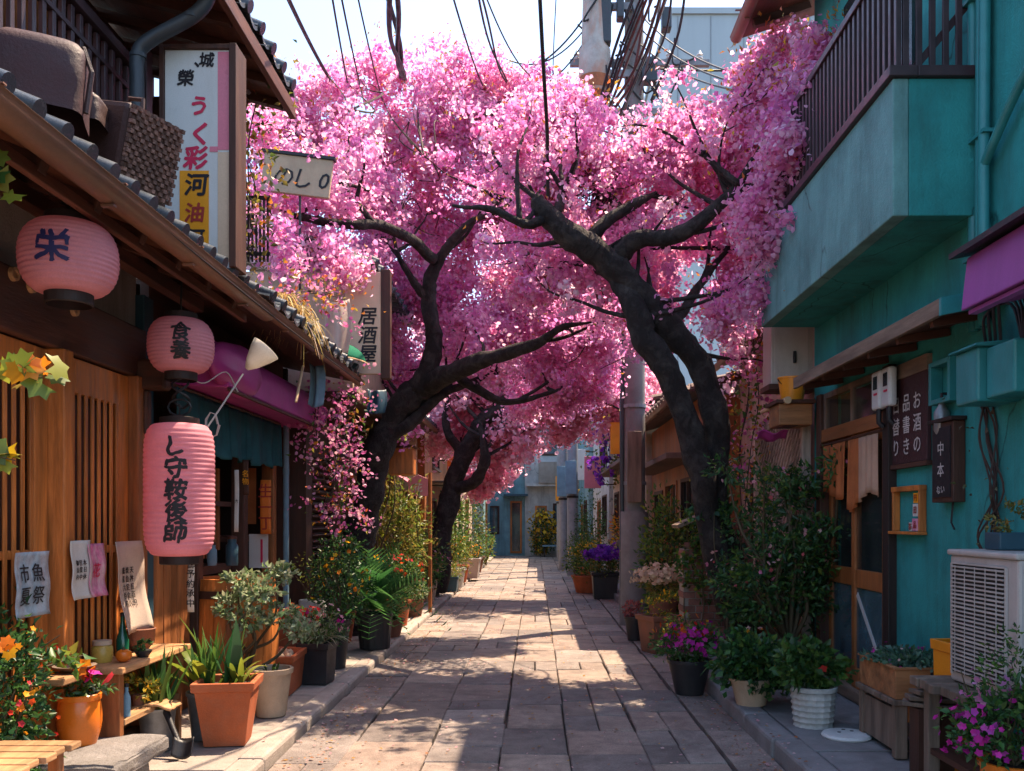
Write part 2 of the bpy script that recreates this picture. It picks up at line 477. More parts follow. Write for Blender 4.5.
def raw_mesh(name, verts, faces, cols, m, parent=None):
    """large card meshes from numpy arrays (faces all of one size)"""
    me = bpy.data.meshes.new(name)
    off = world_loc(parent) if parent is not None else Vector((0, 0, 0))
    verts = (verts - np.array(off)).astype(np.float32)
    nv, nf, k = len(verts), len(faces), faces.shape[1]
    me.vertices.add(nv)
    me.vertices.foreach_set("co", verts.ravel())
    me.loops.add(nf * k)
    me.loops.foreach_set("vertex_index", faces.astype(np.int32).ravel())
    me.polygons.add(nf)
    me.polygons.foreach_set("loop_start", np.arange(0, nf * k, k, dtype=np.int32))
    me.polygons.foreach_set("loop_total", np.full(nf, k, dtype=np.int32))
    me.update(calc_edges=True)
    at = me.attributes.new("tint", 'FLOAT_COLOR', 'POINT')
    at.data.foreach_set("color", np.concatenate([cols, np.ones((nv, 1))], 1).astype(np.float32).ravel())
    me.materials.append(m)
    o = bpy.data.objects.new(name, me)
    COL.objects.link(o)
    o.parent = parent
    return o


def tag(o, label, cat, group=None):
    o["label"] = label
    o["category"] = cat
    if group:
        o["group"] = group
    return o


def thing(name, label, cat, loc=(0, 0, 0), group=None, rz=0):
    o = bpy.data.objects.new(name, None)
    COL.objects.link(o)
    o.location = loc
    o.rotation_euler = (0, 0, rz)
    o.empty_display_size = 0.1
    return tag(o, label, cat, group)


def structure(o):
    o["kind"] = "structure"
    return o


def copy_tree(o, parent=None):
    c = o.copy()
    COL.objects.link(c)
    c.parent = parent
    for ch in list(o.children):
        copy_tree(ch, c)
    return c


def smooth_path(pts, sub=5):
    """Catmull-Rom through (x,y,z,r)"""
    a = [np.array(p, float) for p in pts]
    a = [2 * a[0] - a[1]] + a + [2 * a[-1] - a[-2]]
    out = []
    for i in range(1, len(a) - 2):
        for k in range(sub):
            t = k / sub
            p0, p1, p2, p3 = a[i - 1:i + 3]
            out.append(0.5 * ((2 * p1) + (p2 - p0) * t + (2 * p0 - 5 * p1 + 4 * p2 - p3) * t * t + (3 * p1 - p0 - 3 * p2 + p3) * t ** 3))
    out.append(a[-2])
    return out


# ------------------------------------------------------------------ lettering
def glyph_tris(ch, bold=0.0):
    cu = bpy.data.curves.new("lettering", 'FONT')
    cu.body = ch
    cu.resolution_u = 2
    cu.align_x = 'CENTER'
    cu.align_y = 'CENTER'
    cu.offset = bold
    o = bpy.data.objects.new("lettering", cu)
    COL.objects.link(o)
    dg = bpy.context.evaluated_depsgraph_get()
    me = bpy.data.meshes.new_from_object(o.evaluated_get(dg))
    bm = bmesh.new()
    bm.from_mesh(me)
    bpy.data.objects.remove(o)
    bpy.data.curves.remove(cu)
    bpy.data.meshes.remove(me)
    if bm.verts:
        xs = [v.co.x for v in bm.verts]; ys = [v.co.y for v in bm.verts]
        c = Vector(((min(xs) + max(xs)) / 2, (min(ys) + max(ys)) / 2, 0))
        for v in bm.verts:
            v.co -= c
    bmesh.ops.triangulate(bm, faces=bm.faces)
    return bm


def lettering(text, size, m, parent, xf, cols=1, step=1.0, colstep=1.0, bold=0.012, name="lettering", wrap=False, skew=0.0, sy=1.0, brush=0.0):
    """text stacked downwards in columns (right to left); xf(u, v) gives the point on the surface"""
    mb = MB()
    lines = text.split("\n")
    for ci, ln in enumerate(lines):
        u0 = ((len(lines) - 1) / 2 - ci) * colstep * size
        for ri, ch in enumerate(ln):
            if ch == ' ':
                continue
            v0 = ((len(ln) - 1) / 2 - ri) * step * size
            bm = glyph_tris(ch)
            if wrap:
                for k in range(-6, 7):
                    for nrm in ((1, 0, 0), (0, 1, 0)):
                        bmesh.ops.bisect_plane(bm, geom=bm.verts[:] + bm.edges[:] + bm.faces[:], plane_co=Vector(nrm) * (k * 0.075), plane_no=nrm)
                bmesh.ops.triangulate(bm, faces=bm.faces)
            bm.verts.ensure_lookup_table()
            bm.verts.index_update()
            fs = [tuple(v.index for v in f.verts) for f in bm.faces]
            b = bold * size
            br_ = Vector((ci * 3.1 + ri * 7.7, ord(ch) % 17, 0))
            for q, (du, dv) in enumerate(((0, 0), (b, b * .3), (-b, -b * .3), (b * .3, -b), (-b * .3, b)) if bold > 0 else ((0, 0),)):
                vs = []
                for v in bm.verts:
                    uu, vv = u0 + (v.co.x + skew * v.co.y) * size + du, v0 + v.co.y * size * sy + dv
                    if brush:
                        w = noise.noise_vector(Vector((v.co.x, v.co.y, 0)) * 2.6 + br_)
                        w2 = noise.noise_vector(Vector((v.co.x, v.co.y, q * 0.6)) * 7 + br_)
                        uu += size * (w.x * brush + w2.x * brush * 0.4)
                        vv += size * (w.y * brush + w2.y * brush * 0.4)
                    p = xf(uu, vv)
                    n = (xf(uu + 1e-3, vv) - p).cross(xf(uu, vv + 1e-3) - p)
                    vs.append(p + n.normalized() * (0.0004 * q))
                mb.add(vs, fs)
            bm.free()
    return mb.build(name, m, parent)


def flat_xf(o, right, up=(0, 0, 1)):
    o, right, up = Vector(o), Vector(right).normalized(), Vector(up).normalized()
    return lambda u, v: o + right * u + up * v


# ------------------------------------------------------------------ foliage helpers (numpy)
def unit(n, rng):
    d = rng.normal(size=(n, 3))
    return d / np.linalg.norm(d, axis=1)[:, None]


def frames(nrm, rng):
    up = unit(len(nrm), rng)
    a = np.cross(nrm, up)
    a /= np.linalg.norm(a, axis=1)[:, None] + 1e-9
    b = np.cross(nrm, a)
    return a, b


def florets(pos, nrm, size, cols, rng, cup=0.35, petals=5, lobed=False):
    n = len(pos)
    a, b = frames(nrm, rng)
    vs = np.zeros((n, petals + 1, 3))
    vs[:, 0] = pos
    ph = rng.uniform(0, 6.28, n)
    for k in range(petals):
        ang = ph + 2 * math.pi * k / petals
        r = size * (rng.uniform(0.9, 1.1, n) * (1.0 if k % 2 else 0.68) if lobed else rng.uniform(0.65, 1.2, n))
        vs[:, k + 1] = pos + (a * np.cos(ang)[:, None] + b * np.sin(ang)[:, None]) * r[:, None] + nrm * (cup * size * rng.uniform(0.2, 1.4, n))[:, None]
    base = (np.arange(n) * (petals + 1))[:, None]
    f = np.concatenate([np.concatenate([base, base + 1 + k, base + 1 + (k + 1) % petals], 1) for k in range(petals)], 0)
    c = np.repeat(cols[:, None, :], petals + 1, 1)
    return vs.reshape(-1, 3), f, c.reshape(-1, 3)


def leaves(pos, axis, size, cols, rng, width=0.42, fold=0.18):
    """folded pointed leaves growing from pos along axis"""
    n = len(pos)
    a, b = frames(axis, rng)
    L = (size * rng.uniform(0.7, 1.3, n))[:, None]
    vs = np.zeros((n, 6, 3))
    vs[:, 0] = pos
    vs[:, 1] = pos + axis * L * 0.42 + a * L * width * 0.5 + b * L * fold
    vs[:, 2] = pos + axis * L - b * L * 0.12
    vs[:, 3] = pos + axis * L * 0.42 - a * L * width * 0.5 + b * L * fold
    vs[:, 4] = pos + axis * L * 0.45
    vs[:, 5] = vs[:, 2]
    i = (np.arange(n) * 6)[:, None]
    f = np.concatenate([np.concatenate([i, i + 1, i + 4], 1), np.concatenate([i + 1, i + 2, i + 4], 1),
                        np.concatenate([i, i + 4, i + 3], 1), np.concatenate([i + 4, i + 2, i + 3], 1)], 0)
    c = np.repeat(cols[:, None, :], 6, 1)
    return vs.reshape(-1, 3), f, c.reshape(-1, 3)


def palette(n, pal, rng, jit=0.18):
    pal = np.array(pal)
    c = pal[rng.integers(0, len(pal), n)]
    return np.clip(c * rng.uniform(1 - jit, 1 + jit, (n, 1)) * rng.uniform(1 - jit * 0.4, 1 + jit * 0.4, (n, 3)), 0, 1)


GREEN = [(0.065, 0.15, 0.03), (0.045, 0.12, 0.03), (0.10, 0.18, 0.035), (0.04, 0.095, 0.035)]
DARKGREEN = [(0.03, 0.09, 0.03), (0.04, 0.115, 0.035), (0.025, 0.075, 0.033)]
LIME = [(0.16, 0.22, 0.03), (0.22, 0.24, 0.03), (0.12, 0.18, 0.03), (0.28, 0.22, 0.04)]
PALE = [(0.24, 0.30, 0.16), (0.32, 0.36, 0.22), (0.16, 0.24, 0.10)]
OLIVE = [(0.14, 0.15, 0.03), (0.20, 0.17, 0.04), (0.09, 0.12, 0.03), (0.26, 0.17, 0.05)]
MAGENTA = [(0.55, 0.025, 0.28), (0.62, 0.04, 0.36), (0.42, 0.02, 0.30)]
PURPLE = [(0.20, 0.04, 0.42), (0.28, 0.05, 0.50), (0.14, 0.03, 0.34)]
PINKISH = [(0.68, 0.30, 0.36), (0.62, 0.20, 0.30), (0.72, 0.42, 0.42)]
REDS = [(0.60, 0.03, 0.02), (0.66, 0.09, 0.02), (0.55, 0.04, 0.06)]
ORANGE = [(0.75, 0.22, 0.015), (0.80, 0.32, 0.02)]
YELLOW = [(0.75, 0.42, 0.02), (0.80, 0.52, 0.05)]
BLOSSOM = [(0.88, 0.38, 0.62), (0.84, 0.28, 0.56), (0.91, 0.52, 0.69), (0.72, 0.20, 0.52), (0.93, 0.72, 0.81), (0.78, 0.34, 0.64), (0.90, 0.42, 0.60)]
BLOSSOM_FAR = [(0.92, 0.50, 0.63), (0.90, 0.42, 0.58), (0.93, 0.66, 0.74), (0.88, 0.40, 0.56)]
YOUNG = [(0.50, 0.18, 0.03), (0.60, 0.32, 0.04), (0.38, 0.30, 0.05), (0.55, 0.13, 0.04)]


def blob_points(c, rad, n, rng, shell=0.5, clump=0, gap=-9.0):
    """points in an ellipsoid, pulled into clumps so that light and dark masses form"""
    c, rad = np.array(c, float), np.array(rad, float)
    if clump:
        k = max(3, int(n / clump))
        cc = unit(k, rng) * (rng.uniform(shell, 1.0, k) ** 0.6)[:, None]
        i = rng.integers(0, k, n)
        p = cc[i] + rng.normal(size=(n, 3)) * 0.16
    else:
        p = unit(n, rng) * (rng.uniform(shell ** 3, 1.0, n) ** (1 / 3))[:, None]
    return c + p * rad


def foliage(parent, c, rad, n, size, pal, seed, width=0.42, droop=0.2, clump=14, name="foliage", mat='leaf', shell=0.3, up=0.3):
    rng = np.random.default_rng(seed)
    p = blob_points(c, rad, n, rng, shell, clump)
    ax = (p - np.array(c)) / np.array(rad) * 0.8 + rng.normal(size=(n, 3)) * 0.6
    ax[:, 2] += up - droop
    ax /= np.linalg.norm(ax, axis=1)[:, None] + 1e-9
    v, f, cl = leaves(p, ax, size, palette(n, pal, rng, 0.25), rng, width)
    return raw_mesh(name, v, f, cl, M[mat], parent)


def flowers(parent, c, rad, n, size, pal, seed, name="blossom", clump=3, shell=0.75, zmin=-0.4):
    rng = np.random.default_rng(seed)
    p = blob_points((0, 0, 0), (1, 1, 1), n * 3, rng, shell, clump)
    p = p[p[:, 2] > zmin][:n]
    n = len(p)
    nr = p + rng.normal(size=(n, 3)) * 0.4
    nr /= np.linalg.norm(nr, axis=1)[:, None]
    p = np.array(c) + p * np.array(rad) * 1.04
    v, f, cl = florets(p, nr, np.full(n, size) * rng.uniform(0.7, 1.2, n), palette(n, pal, rng, 0.2), rng, 0.35, 10, True)
    return raw_mesh(name, v, f, cl, M['petal'], parent)


def straps(parent, c, n, length, width, pal, seed, spread=1.0, rise=1.0, name="leaf_blade", mat='leaf', arch=1.0, zjit=0.0):
    rng = np.random.default_rng(seed)
    vs, fs, cs = [], [], []
    c = np.array(c, float)
    K = 6
    for i in range(n):
        a = rng.uniform(0, 6.28)
        L = length * rng.uniform(0.6, 1.15)
        d = np.array((math.cos(a), math.sin(a), 0)) * spread * rng.uniform(0.3, 1.0)
        side = np.array((-math.sin(a), math.cos(a), 0))
        col = palette(1, pal, rng, 0.25)[0]
        o = len(vs)
        st = c + np.array((*(rng.normal(size=2) * 0.03), rng.uniform(-1, 1) * zjit))
        for k in range(K + 1):
            t = k / K
            p = st + d * L * t + np.array((0, 0, 1)) * L * (rise * t - arch * np.linalg.norm(d) * t * t)
            w = width * (1 - t ** 2.2) * (0.6 + 0.8 * min(1, t * 3)) * 0.5 + 0.0006
            vs += [p - side * w + np.array((0, 0, w * 0.5)), p, p + side * w + np.array((0, 0, w * 0.5))]
            cs += [col * (0.8 + 0.4 * t)] * 3
        for k in range(K):
            b = o + k * 3
            fs += [(b, b + 1, b + 4, b + 3), (b + 1, b + 2, b + 5, b + 4)]
    return raw_mesh(name, np.array(vs), np.array(fs), np.clip(np.array(cs), 0, 1), M[mat], parent)


def stems(parent, base, tips, r0, seed, mat='stem', name="stem", wig=0.08):
    rng = random.Random(seed)
    mb = MB()
    for tip in tips:
        b, t = Vector(base) + Vector((rng.uniform(-.02, .02), rng.uniform(-.02, .02), 0)), Vector(tip)
        L = (t - b).length
        pts = [(*b, r0)]
        for k in (0.33, 0.66):
            q = b.lerp(t, k) + Vector((rng.uniform(-1, 1), rng.uniform(-1, 1), rng.uniform(-.3, .3))) * L * wig
            pts.append((*q, r0 * (1 - 0.6 * k)))
        pts.append((*t, r0 * 0.3))
        sp = smooth_path(pts, 4)
        mb.tube([p[:3] for p in sp], [p[3] for p in sp], 6)
    return mb.build(name, M[mat], parent, smooth=True)


# ------------------------------------------------------------------ pots
def round_pot(parent, c, r, h, m, taper=0.72, rim=0.035, soil=True, ribs=0, belly=0.0):
    mb = MB()
    pr = []
    for k in range(9):
        t = k / 8
        pr.append((r * (taper + (1 - taper) * t) + belly * math.sin(t * math.pi) * r, h * t * 0.88))
    rr = pr[-1][0]
    pr += [(rr * 1.08, h * 0.885), (rr * 1.10, h * 0.985), (rr * 1.05, h), (rr * 0.93, h * 0.99), (rr * 0.9, h * 0.86)]
    if ribs:
        n = ribs * 4
        vs, fs = [], []
        for i, (q, z) in enumerate(pr):
            for k in range(n):
                a = 2 * math.pi * k / n
                q2 = q * (1 + (0.035 if k % 4 in (0, 1) and i < 9 else 0))
                vs.append((c[0] + q2 * math.cos(a), c[1] + q2 * math.sin(a), c[2] + z))
        for i in range(len(pr) - 1):
            for k in range(n):
                fs.append((i * n + k, i * n + (k + 1) % n, (i + 1) * n + (k + 1) % n, (i + 1) * n + k))
        fs.append(tuple(reversed(range(n))))
        mb.add(vs, fs)
    else:
        mb.lathe(pr, c, 32, cap1=False)
    o = mb.build("pot", m, parent, smooth=True)
    if soil:
        s = MB().lathe([(0.001, 0.012), (rr * 0.5, 0.01), (rr * 0.9, 0)], (c[0], c[1], c[2] + h * 0.87), 20, cap0=False, cap1=False)
        s.build("soil", M['soil'], o)
    return o


def square_pot(parent, c, wt, wb, h, m, rz=0.0, ly=1.0, soil=True, rimh=0.06):
    mb = MB()
    mt = Matrix.Translation(Vector(c)) @ Matrix.Rotation(rz, 4, 'Z')
    rings = [(wb, 0), (wt * 0.96, h - rimh), (wt * 1.05, h - rimh + 0.004), (wt * 1.08, h - 0.004), (wt * 1.05, h), (wt * 0.9, h - 0.002), (wt * 0.86, h - rimh)]
    vs, fs = [], []
    for w, z in rings:
        for sx, sy in ((-1, -1), (1, -1), (1, 1), (-1, 1)):
            vs.append(mt @ Vector((sx * w / 2, sy * w / 2 * ly, z)))
    for i in range(len(rings) - 1):
        for k in range(4):
            fs.append((i * 4 + k, i * 4 + (k + 1) % 4, (i + 1) * 4 + (k + 1) % 4, (i + 1) * 4 + k))
    fs.append((3, 2, 1, 0))
    mb.add(vs, fs)
    o = mb.build("pot", m, parent, bevel=0.006)
    if soil:
        w = wt * 0.88
        q = [mt @ Vector((sx * w / 2, sy * w / 2 * ly, h - rimh * 0.8)) for sx, sy in ((-1, -1), (1, -1), (1, 1), (-1, 1))]
        MB().add(q, [(0, 1, 2, 3)]).build("soil", M['soil'], o)
    return o


# ================================================================== GROUND
g = MB().add([(-150, -20, -0.06), (150, -20, -0.06), (150, 300, -0.06), (-150, 300, -0.06)], [(0, 1, 2, 3)]).build("ground", M['joint'])
structure(g)


def paving():
    rng = random.Random(3)
    mb = MB()
    cols_x = [-1.62, -1.22, -0.70, -0.22, 0.22, 0.72, 1.20]
    warm = [(1, 1, 1), (1.10, 1.03, 0.97), (0.82, 0.82, 0.84), (1.05, 0.94, 0.88), (0.68, 0.67, 0.69), (1.16, 1.08, 1.0), (0.9, 0.84, 0.8)]
    for i in range(len(cols_x) - 1):
        y = 1.0 - rng.random()
        while y < 37.4:
            L = rng.uniform(0.34, 0.95)
            g = 0.003 + 0.0035 * rng.random()
            wob = lambda: rng.uniform(-0.009, 0.009)
            x0, x1 = cols_x[i] + g + wob(), cols_x[i + 1] - g + wob()
            if rng.random() < 0.28:
                parts = [(x0, (x0 + x1) / 2 - g), ((x0 + x1) / 2 + g, x1)]
            else:
                parts = [(x0, x1)]
            for xa, xb in parts:
                c = rng.choice(warm)
                k = rng.uniform(0.9, 1.1)
                b = 0.008
                zs = [rng.uniform(-0.006, 0.006) for _ in range(4)]
                o = [(xa, y + g), (xb, y + g + wob()), (xb, y + L - g), (xa, y + L - g + wob())]
                ins = [(xa + b, y + g + b), (xb - b, y + g + b), (xb - b, y + L - g - b), (xa + b, y + L - g - b)]
                vs = [(x, yy, -0.055) for x, yy in o] + [(x, yy, -0.009 + z) for (x, yy), z in zip(o, zs)] + [(x, yy, z) for (x, yy), z in zip(ins, zs)]
                fs = [(8, 9, 10, 11)]
                for q in range(4):
                    r = (q + 1) % 4
                    fs += [(q, r, 4 + r, 4 + q), (4 + q, 4 + r, 8 + r, 8 + q)]
                mb.add(vs, fs, tuple(v * k for v in c))
            y += L
    # gutter strips of long slabs both sides
    for xa, xb in ((1.215, 1.49),):
        y = 1.0
        while y < 37:
            L = rng.uniform(0.9, 1.3)
            k = rng.uniform(0.85, 1.08)
            mb.box((xa, y + 0.006, -0.055), (xb, y + L - 0.006, 0.002 + rng.uniform(-0.003, 0.003)), (k, k * 0.97, k * 0.95))
            y += L
    return mb.build("street", M['paving'])


structure(paving())


def strip(name, x0, x1, top, m, seg, y0=0.5, y1=37.4, ang=0.0, seed=1, bevel=0.02):
    rng = random.Random(seed)
    mb = MB()
    y = y0
    while y < y1:
        L = rng.uniform(*seg)
        k = rng.uniform(0.85, 1.12)
        dz, dx = rng.uniform(-0.008, 0.008), rng.uniform(-0.012, 0.012)
        mb.box((x0 + dx, y + 0.005, -0.055), (x1 + dx, min(y + L, y1) - 0.005, top + dz), (k, k, k))
        y += L
    return structure(mb.build(name, m, bevel=bevel))


strip("kerb", 1.50, 1.68, 0.12, M['kerb'], (0.6, 0.9), seed=4, bevel=0.022)
strip("pavement", 1.685, 3.4, 0.115, M['kerb'], (0.7, 1.2), seed=5, bevel=0.006)
strip("kerb", -1.80, -1.63, 0.065, M['margin'], (0.9, 1.6), seed=6, bevel=0.025)
strip("pavement", -3.4, -1.805, 0.06, M['margin'], (1.0, 1.6), seed=8, bevel=0.006)


def fallen():
    rng = np.random.default_rng(5)
    n = 3600
    x = rng.uniform(-1.75, 1.6, n)
    edge = rng.random(n) < 0.45
    x = np.where(edge, np.sign(rng.normal(size=n)) * 1.42 + rng.normal(size=n) * 0.09, x)
    y = rng.uniform(3.5, 20, n)
    z = np.where(x < -1.63, 0.082, np.where(x > 1.5, 0.137, 0.011))
    p = np.stack([x, y, z], 1)
    nr = np.tile(np.array([[0, 0, 1.0]]), (n, 1)) + rng.normal(size=(n, 3)) * 0.18
    nr /= np.linalg.norm(nr, axis=1)[:, None]
    c = palette(n, [(0.55, 0.28, 0.30), (0.60, 0.38, 0.36), (0.38, 0.16, 0.07), (0.42, 0.22, 0.05), (0.30, 0.16, 0.10)], rng)
    v, f, cl = florets(p, nr, np.full(n, 0.011) * rng.uniform(0.5, 1.4, n), c, rng, 0.3, 5)
    o = raw_mesh("fallen_petals", v, f, cl, M['petal'])
    o["kind"] = "stuff"
    o["label"] = "fallen petals and dry leaf bits on the paving"


fallen()

# ================================================================== LEFT: timber shop house (nearest)
LX = -2.65
h1 = thing("timber_house", "two storey timber house with orange lattice doors and tiled eave, nearest on the left side", "house", (LX, 4.4, 0.06))
mb = MB()
mb.box((-2.75, 1.6, 0.06), (-2.72, 6.1, 3.5))                # rear skin behind the doors
mb.build("wall", M['wood_black'], h1)
MB().box((-2.718, 1.6, 2.76), (-2.66, 6.0, 3.25)).build("plaster_band", M['dull_plaster'], h1)
hb = MB().box((-2.72, 1.6, 2.43), (-2.58, 5.98, 2.755)).build("header_beam", M['wood_dark_y'], h1, bevel=0.012)
for px in (12, 30, 58, 73):
    y = 2.58 * FPX / (CX - px)
    mb = MB()
    mb.lathe([(0.001, 0.012), (0.018, 0.012), (0.02, 0.022), (0.034, 0.022), (0.036, 0)], (0, 0, 0), 16, cap0=False, cap1=False)
    z = EYE - ({12: 274, 30: 286, 58: 300, 73: 310}[px] - CY) * y / FPX
    mb.v = [(-2.58 + v[2], y + v[0], z + v[1]) for v in mb.v]
    mb.build("boss", M['wood_tan_y'], hb, smooth=True)
MB().box((-2.72, 1.6, 0.065), (-2.54, 6.0, 0.17)).build("door_sill", M['wood_grey_y'], h1, bevel=0.01)


def lattice_door(y0, y1, x):
    d = MB()
    for a, b, z0, z1 in ((y0, y0 + 0.13, 0.17, 2.42), (y1 - 0.13, y1, 0.17, 2.42), (y0 + 0.131, y1 - 0.131, 2.22, 2.42), (y0 + 0.131, y1 - 0.131, 0.17, 0.62), (y0 + 0.131, y1 - 0.131, 1.30, 1.345)):
        d.box((x - 0.045, a, z0), (x, b, z1))
    o = d.build("sliding_door", M['wood_door'], h1, bevel=0.006)
    s = MB()
    n = int((y1 - y0 - 0.26) / 0.074)
    for k in range(n):
        y = y0 + 0.13 + (k + 0.5) * (y1 - y0 - 0.26) / n
        t = random.uniform(0.8, 1.15)
        s.box((x - 0.004, y - 0.015, 0.615), (x + 0.008, y + 0.015, 2.225), (t, t, t))
    s.build("lattice", M['wood_door'], o, bevel=0.003)
    b = MB().box((x - 0.075, y0 + 0.05, 0.2), (x - 0.07, y1 - 0.05, 2.4)).build("backing", M['wood_dark'], o)
    return o


lattice_door(1.7, 3.35, -2.63)
lattice_door(3.36, 4.86, -2.63)
lattice_door(4.98, 5.78, -2.61)
MB().box((-2.72, 4.87, 0.17), (-2.545, 4.97, 2.43)).build("post", M['wood_door'], h1, bevel=0.008)
MB().box((-2.72, 5.79, 0.17), (-2.55, 5.93, 2.43)).build("post", M['wood_warm'], h1, bevel=0.008)
MB().box((-2.74, 5.99, 0.06), (-2.60, 6.14, 3.0)).build("corner_panel", M['tarp_blue'], h1, bevel=0.006)
bk = MB()
bk.box((-2.66, 5.84, 2.35), (-2.40, 5.95, 2.55)).box((-2.66, 5.86, 2.06), (-2.52, 5.93, 2.35))
bk.build("bracket", M['wood_dark_x'], h1, bevel=0.02)
# eave underside, rafters, fascia
MB().add([(-2.72, 1.6, 3.25), (-1.90, 1.6, 2.93), (-1.90, 6.25, 2.93), (-2.72, 6.25, 3.25), (-2.72, 1.6, 3.28), (-1.90, 1.6, 2.96), (-1.90, 6.25, 2.96), (-2.72, 6.25, 3.28)],
         [(0, 1, 2, 3), (4, 7, 6, 5), (0, 4, 5, 1), (1, 5, 6, 2), (2, 6, 7, 3), (3, 7, 4, 0)]).build("soffit", M['wood_red_y'], h1)
for k in range(10):
    y = 1.9 + k * 0.46
    MB().beam((-2.70, y - 0.12, 3.20), (-1.97, y - 0.12, 2.925), 0.06, 0.07).build("rafter", M['wood_dark_x'], h1, bevel=0.004)
MB().box((-2.02, 1.6, 2.862), (-1.985, 6.2, 2.915)).build("fascia", M['wood_red_y'], h1, bevel=0.004)
MB().box((-2.36, 1.6, 2.93), (-2.28, 6.2, 3.01)).build("purlin", M['wood_dark_y'], h1, bevel=0.004)


def half_gutter(y0, y1, x, z, r, parent, m):
    mb = MB()
    n = 10
    prof = [(x + r * math.cos(math.pi + math.pi * k / n), z + r * math.sin(math.pi + math.pi * k / n)) for k in range(n + 1)]
    prof = [(x - r - 0.006, z + 0.005)] + prof + [(x + r + 0.006, z + 0.005)]
    inner = [(px + (0.007 if px < x else -0.007), pz + 0.006) for px, pz in prof]
    full = prof + inner[::-1]
    mb.prism(full, y0, y1)
    for k in range(int((y1 - y0) / 0.9)):
        yy = y0 + 0.5 + k * 0.9
        mb.box((x - r - 0.05, yy, z + 0.012), (x + r + 0.01, yy + 0.022, z + 0.018))
        mb.box((x - r * 0.4, yy, z - r - 0.012), (x + r * 0.4, yy + 0.03, z - r - 0.002))
    return mb.build("gutter", m, parent, smooth=True)


half_gutter(1.6, 6.22, -1.855, 2.945, 0.072, h1, M['copper'])


def tile_roof(parent, y0, y1, xe, ze, xr, zr, m, pitch=0.25, name="roof"):
    mb = MB()
    rows = max(2, int(abs(xr - xe) / 0.22))
    ncol = int((y1 - y0) / pitch)
    seg = 6
    sl = (zr - ze)
    for r in range(rows):
        ta, tb = r / rows, (r + 1) / rows + 0.03
        for q in range(ncol):
            k = random.uniform(0.8, 1.2)
            jz = random.uniform(-0.006, 0.006)
            ya = y0 + q * pitch
            vs, n = [], seg * 2
            for t, lift in ((ta, 0.036), (tb, 0.0)):
                for s in range(n + 1):
                    u = s / n
                    hgt = 0.052 * math.sin(math.pi * min(1, u / 0.42)) if u < 0.42 else -0.028 * math.sin(math.pi * (u - 0.42) / 0.58)
                    vs.append((xe + (xr - xe) * t, ya + u * pitch, ze + sl * t + hgt + lift + jz))
            for s in range(n + 1):
                vs.append((vs[s][0], vs[s][1], vs[s][2] - 0.028))
            fs = [(s, s + 1, n + 2 + s, n + 1 + s) for s in range(n)] + [(2 * n + 2 + s, 2 * n + 3 + s, s + 1, s) for s in range(n)]
            mb.add(vs, fs, (k, k, k * 1.02))
    for q in range(ncol):                       # round end caps along the eave
        ya = y0 + q * pitch + 0.21 * pitch
        a = Vector((xe - 0.02 * (1 if xr < xe else -1) * -1, ya, ze + 0.045))
        b = a + Vector((-0.10 if xr < xe else 0.10, 0, 0.04))
        mb.tube([a, b], 0.043, 14, (0.8, 0.85, 0.9))
    return mb.build(name, m, parent, smooth=True)


tile_roof(h1, 1.7, 6.2, -1.86, 2.975, -2.86, 3.40, M['tile'], 0.2)
# upper storey
up = MB()
up.box((-3.0, 1.6, 3.40), (-2.92, 6.9, 4.9))
for k in range(26):
    y = 1.7 + k * 0.2
    up.box((-2.918, y, 3.42), (-2.90, y + 0.02, 4.85), (0.6, 0.6, 0.6))
up.build("upper_wall", M['wood_dark'], h1)
MB().box((-3.0, 6.905, 3.3), (-2.3, 6.96, 4.75)).build("side_panel", M['wood_dark_x'], h1)
w = MB()
for y0, y1 in ((3.9, 4.7), (4.8, 5.3)):
    w.box((-2.90, y0, 3.75), (-2.87, y1, 4.6))
w.build("shutter", M['wood_warm'], h1)
rl = MB()
rl.box((-2.55, 1.6, 4.29), (-2.47, 5.75, 4.35)).box((-2.54, 1.6, 3.62), (-2.48, 5.75, 3.68)).box((-2.53, 1.6, 4.14), (-2.49, 5.75, 4.17))
for k in range(44):
    y = 1.65 + k * 0.094
    rl.box((-2.52, y, 3.55), (-2.495, y + 0.035, 4.28))
rl.box((-2.56, 5.70, 3.5), (-2.46, 5.79, 4.5))
rl.build("balcony_rail", M['rail'], h1, bevel=0.003)
MB().box((-2.92, 1.6, 3.50), (-2.50, 5.75, 3.55)).build("balcony_floor", M['wood_dark_y'], h1)
# upper eave
MB().prism([(-3.1, 4.98), (-1.88, 4.66), (-1.88, 4.70), (-3.1, 5.02)], 4.75, 7.0).build("upper_soffit", M['wood_red_y'], h1)
MB().box((-1.905, 4.75, 4.615), (-1.86, 7.0, 4.72)).build("upper_fascia", M['wood_red_y'], h1, bevel=0.004)
for k in range(6):
    y = 4.9 + k * 0.38
    MB().beam((-3.0, y, 4.915), (-1.91, y, 4.635), 0.06, 0.06).build("rafter", M['wood_dark_x'], h1)
tile_roof(h1, 4.7, 7.05, -1.85, 4.76, -3.1, 5.13, M['tile'], 0.26, "upper_roof")
pp = smooth_path([(*P(215, -18, 5.35), 0), (*P(198, 12, 5.35), 0), (*P(150, 40, 5.35), 0), (*P(138, 56, 5.35), 0), (*P(137, 90, 5.35), 0), (*P(136, 190, 5.35), 0)], 6)
mb = MB().tube([p[:3] for p in pp], 0.042, 12)
for q in (0.25, 0.6, 0.9):
    p = pp[int(q * (len(pp) - 1))]
    mb.lathe([(0.048, -0.012), (0.048, 0.012)], p[:3], 12)
mb.build("downpipe", M['slate_pipe'], h1, smooth=True)

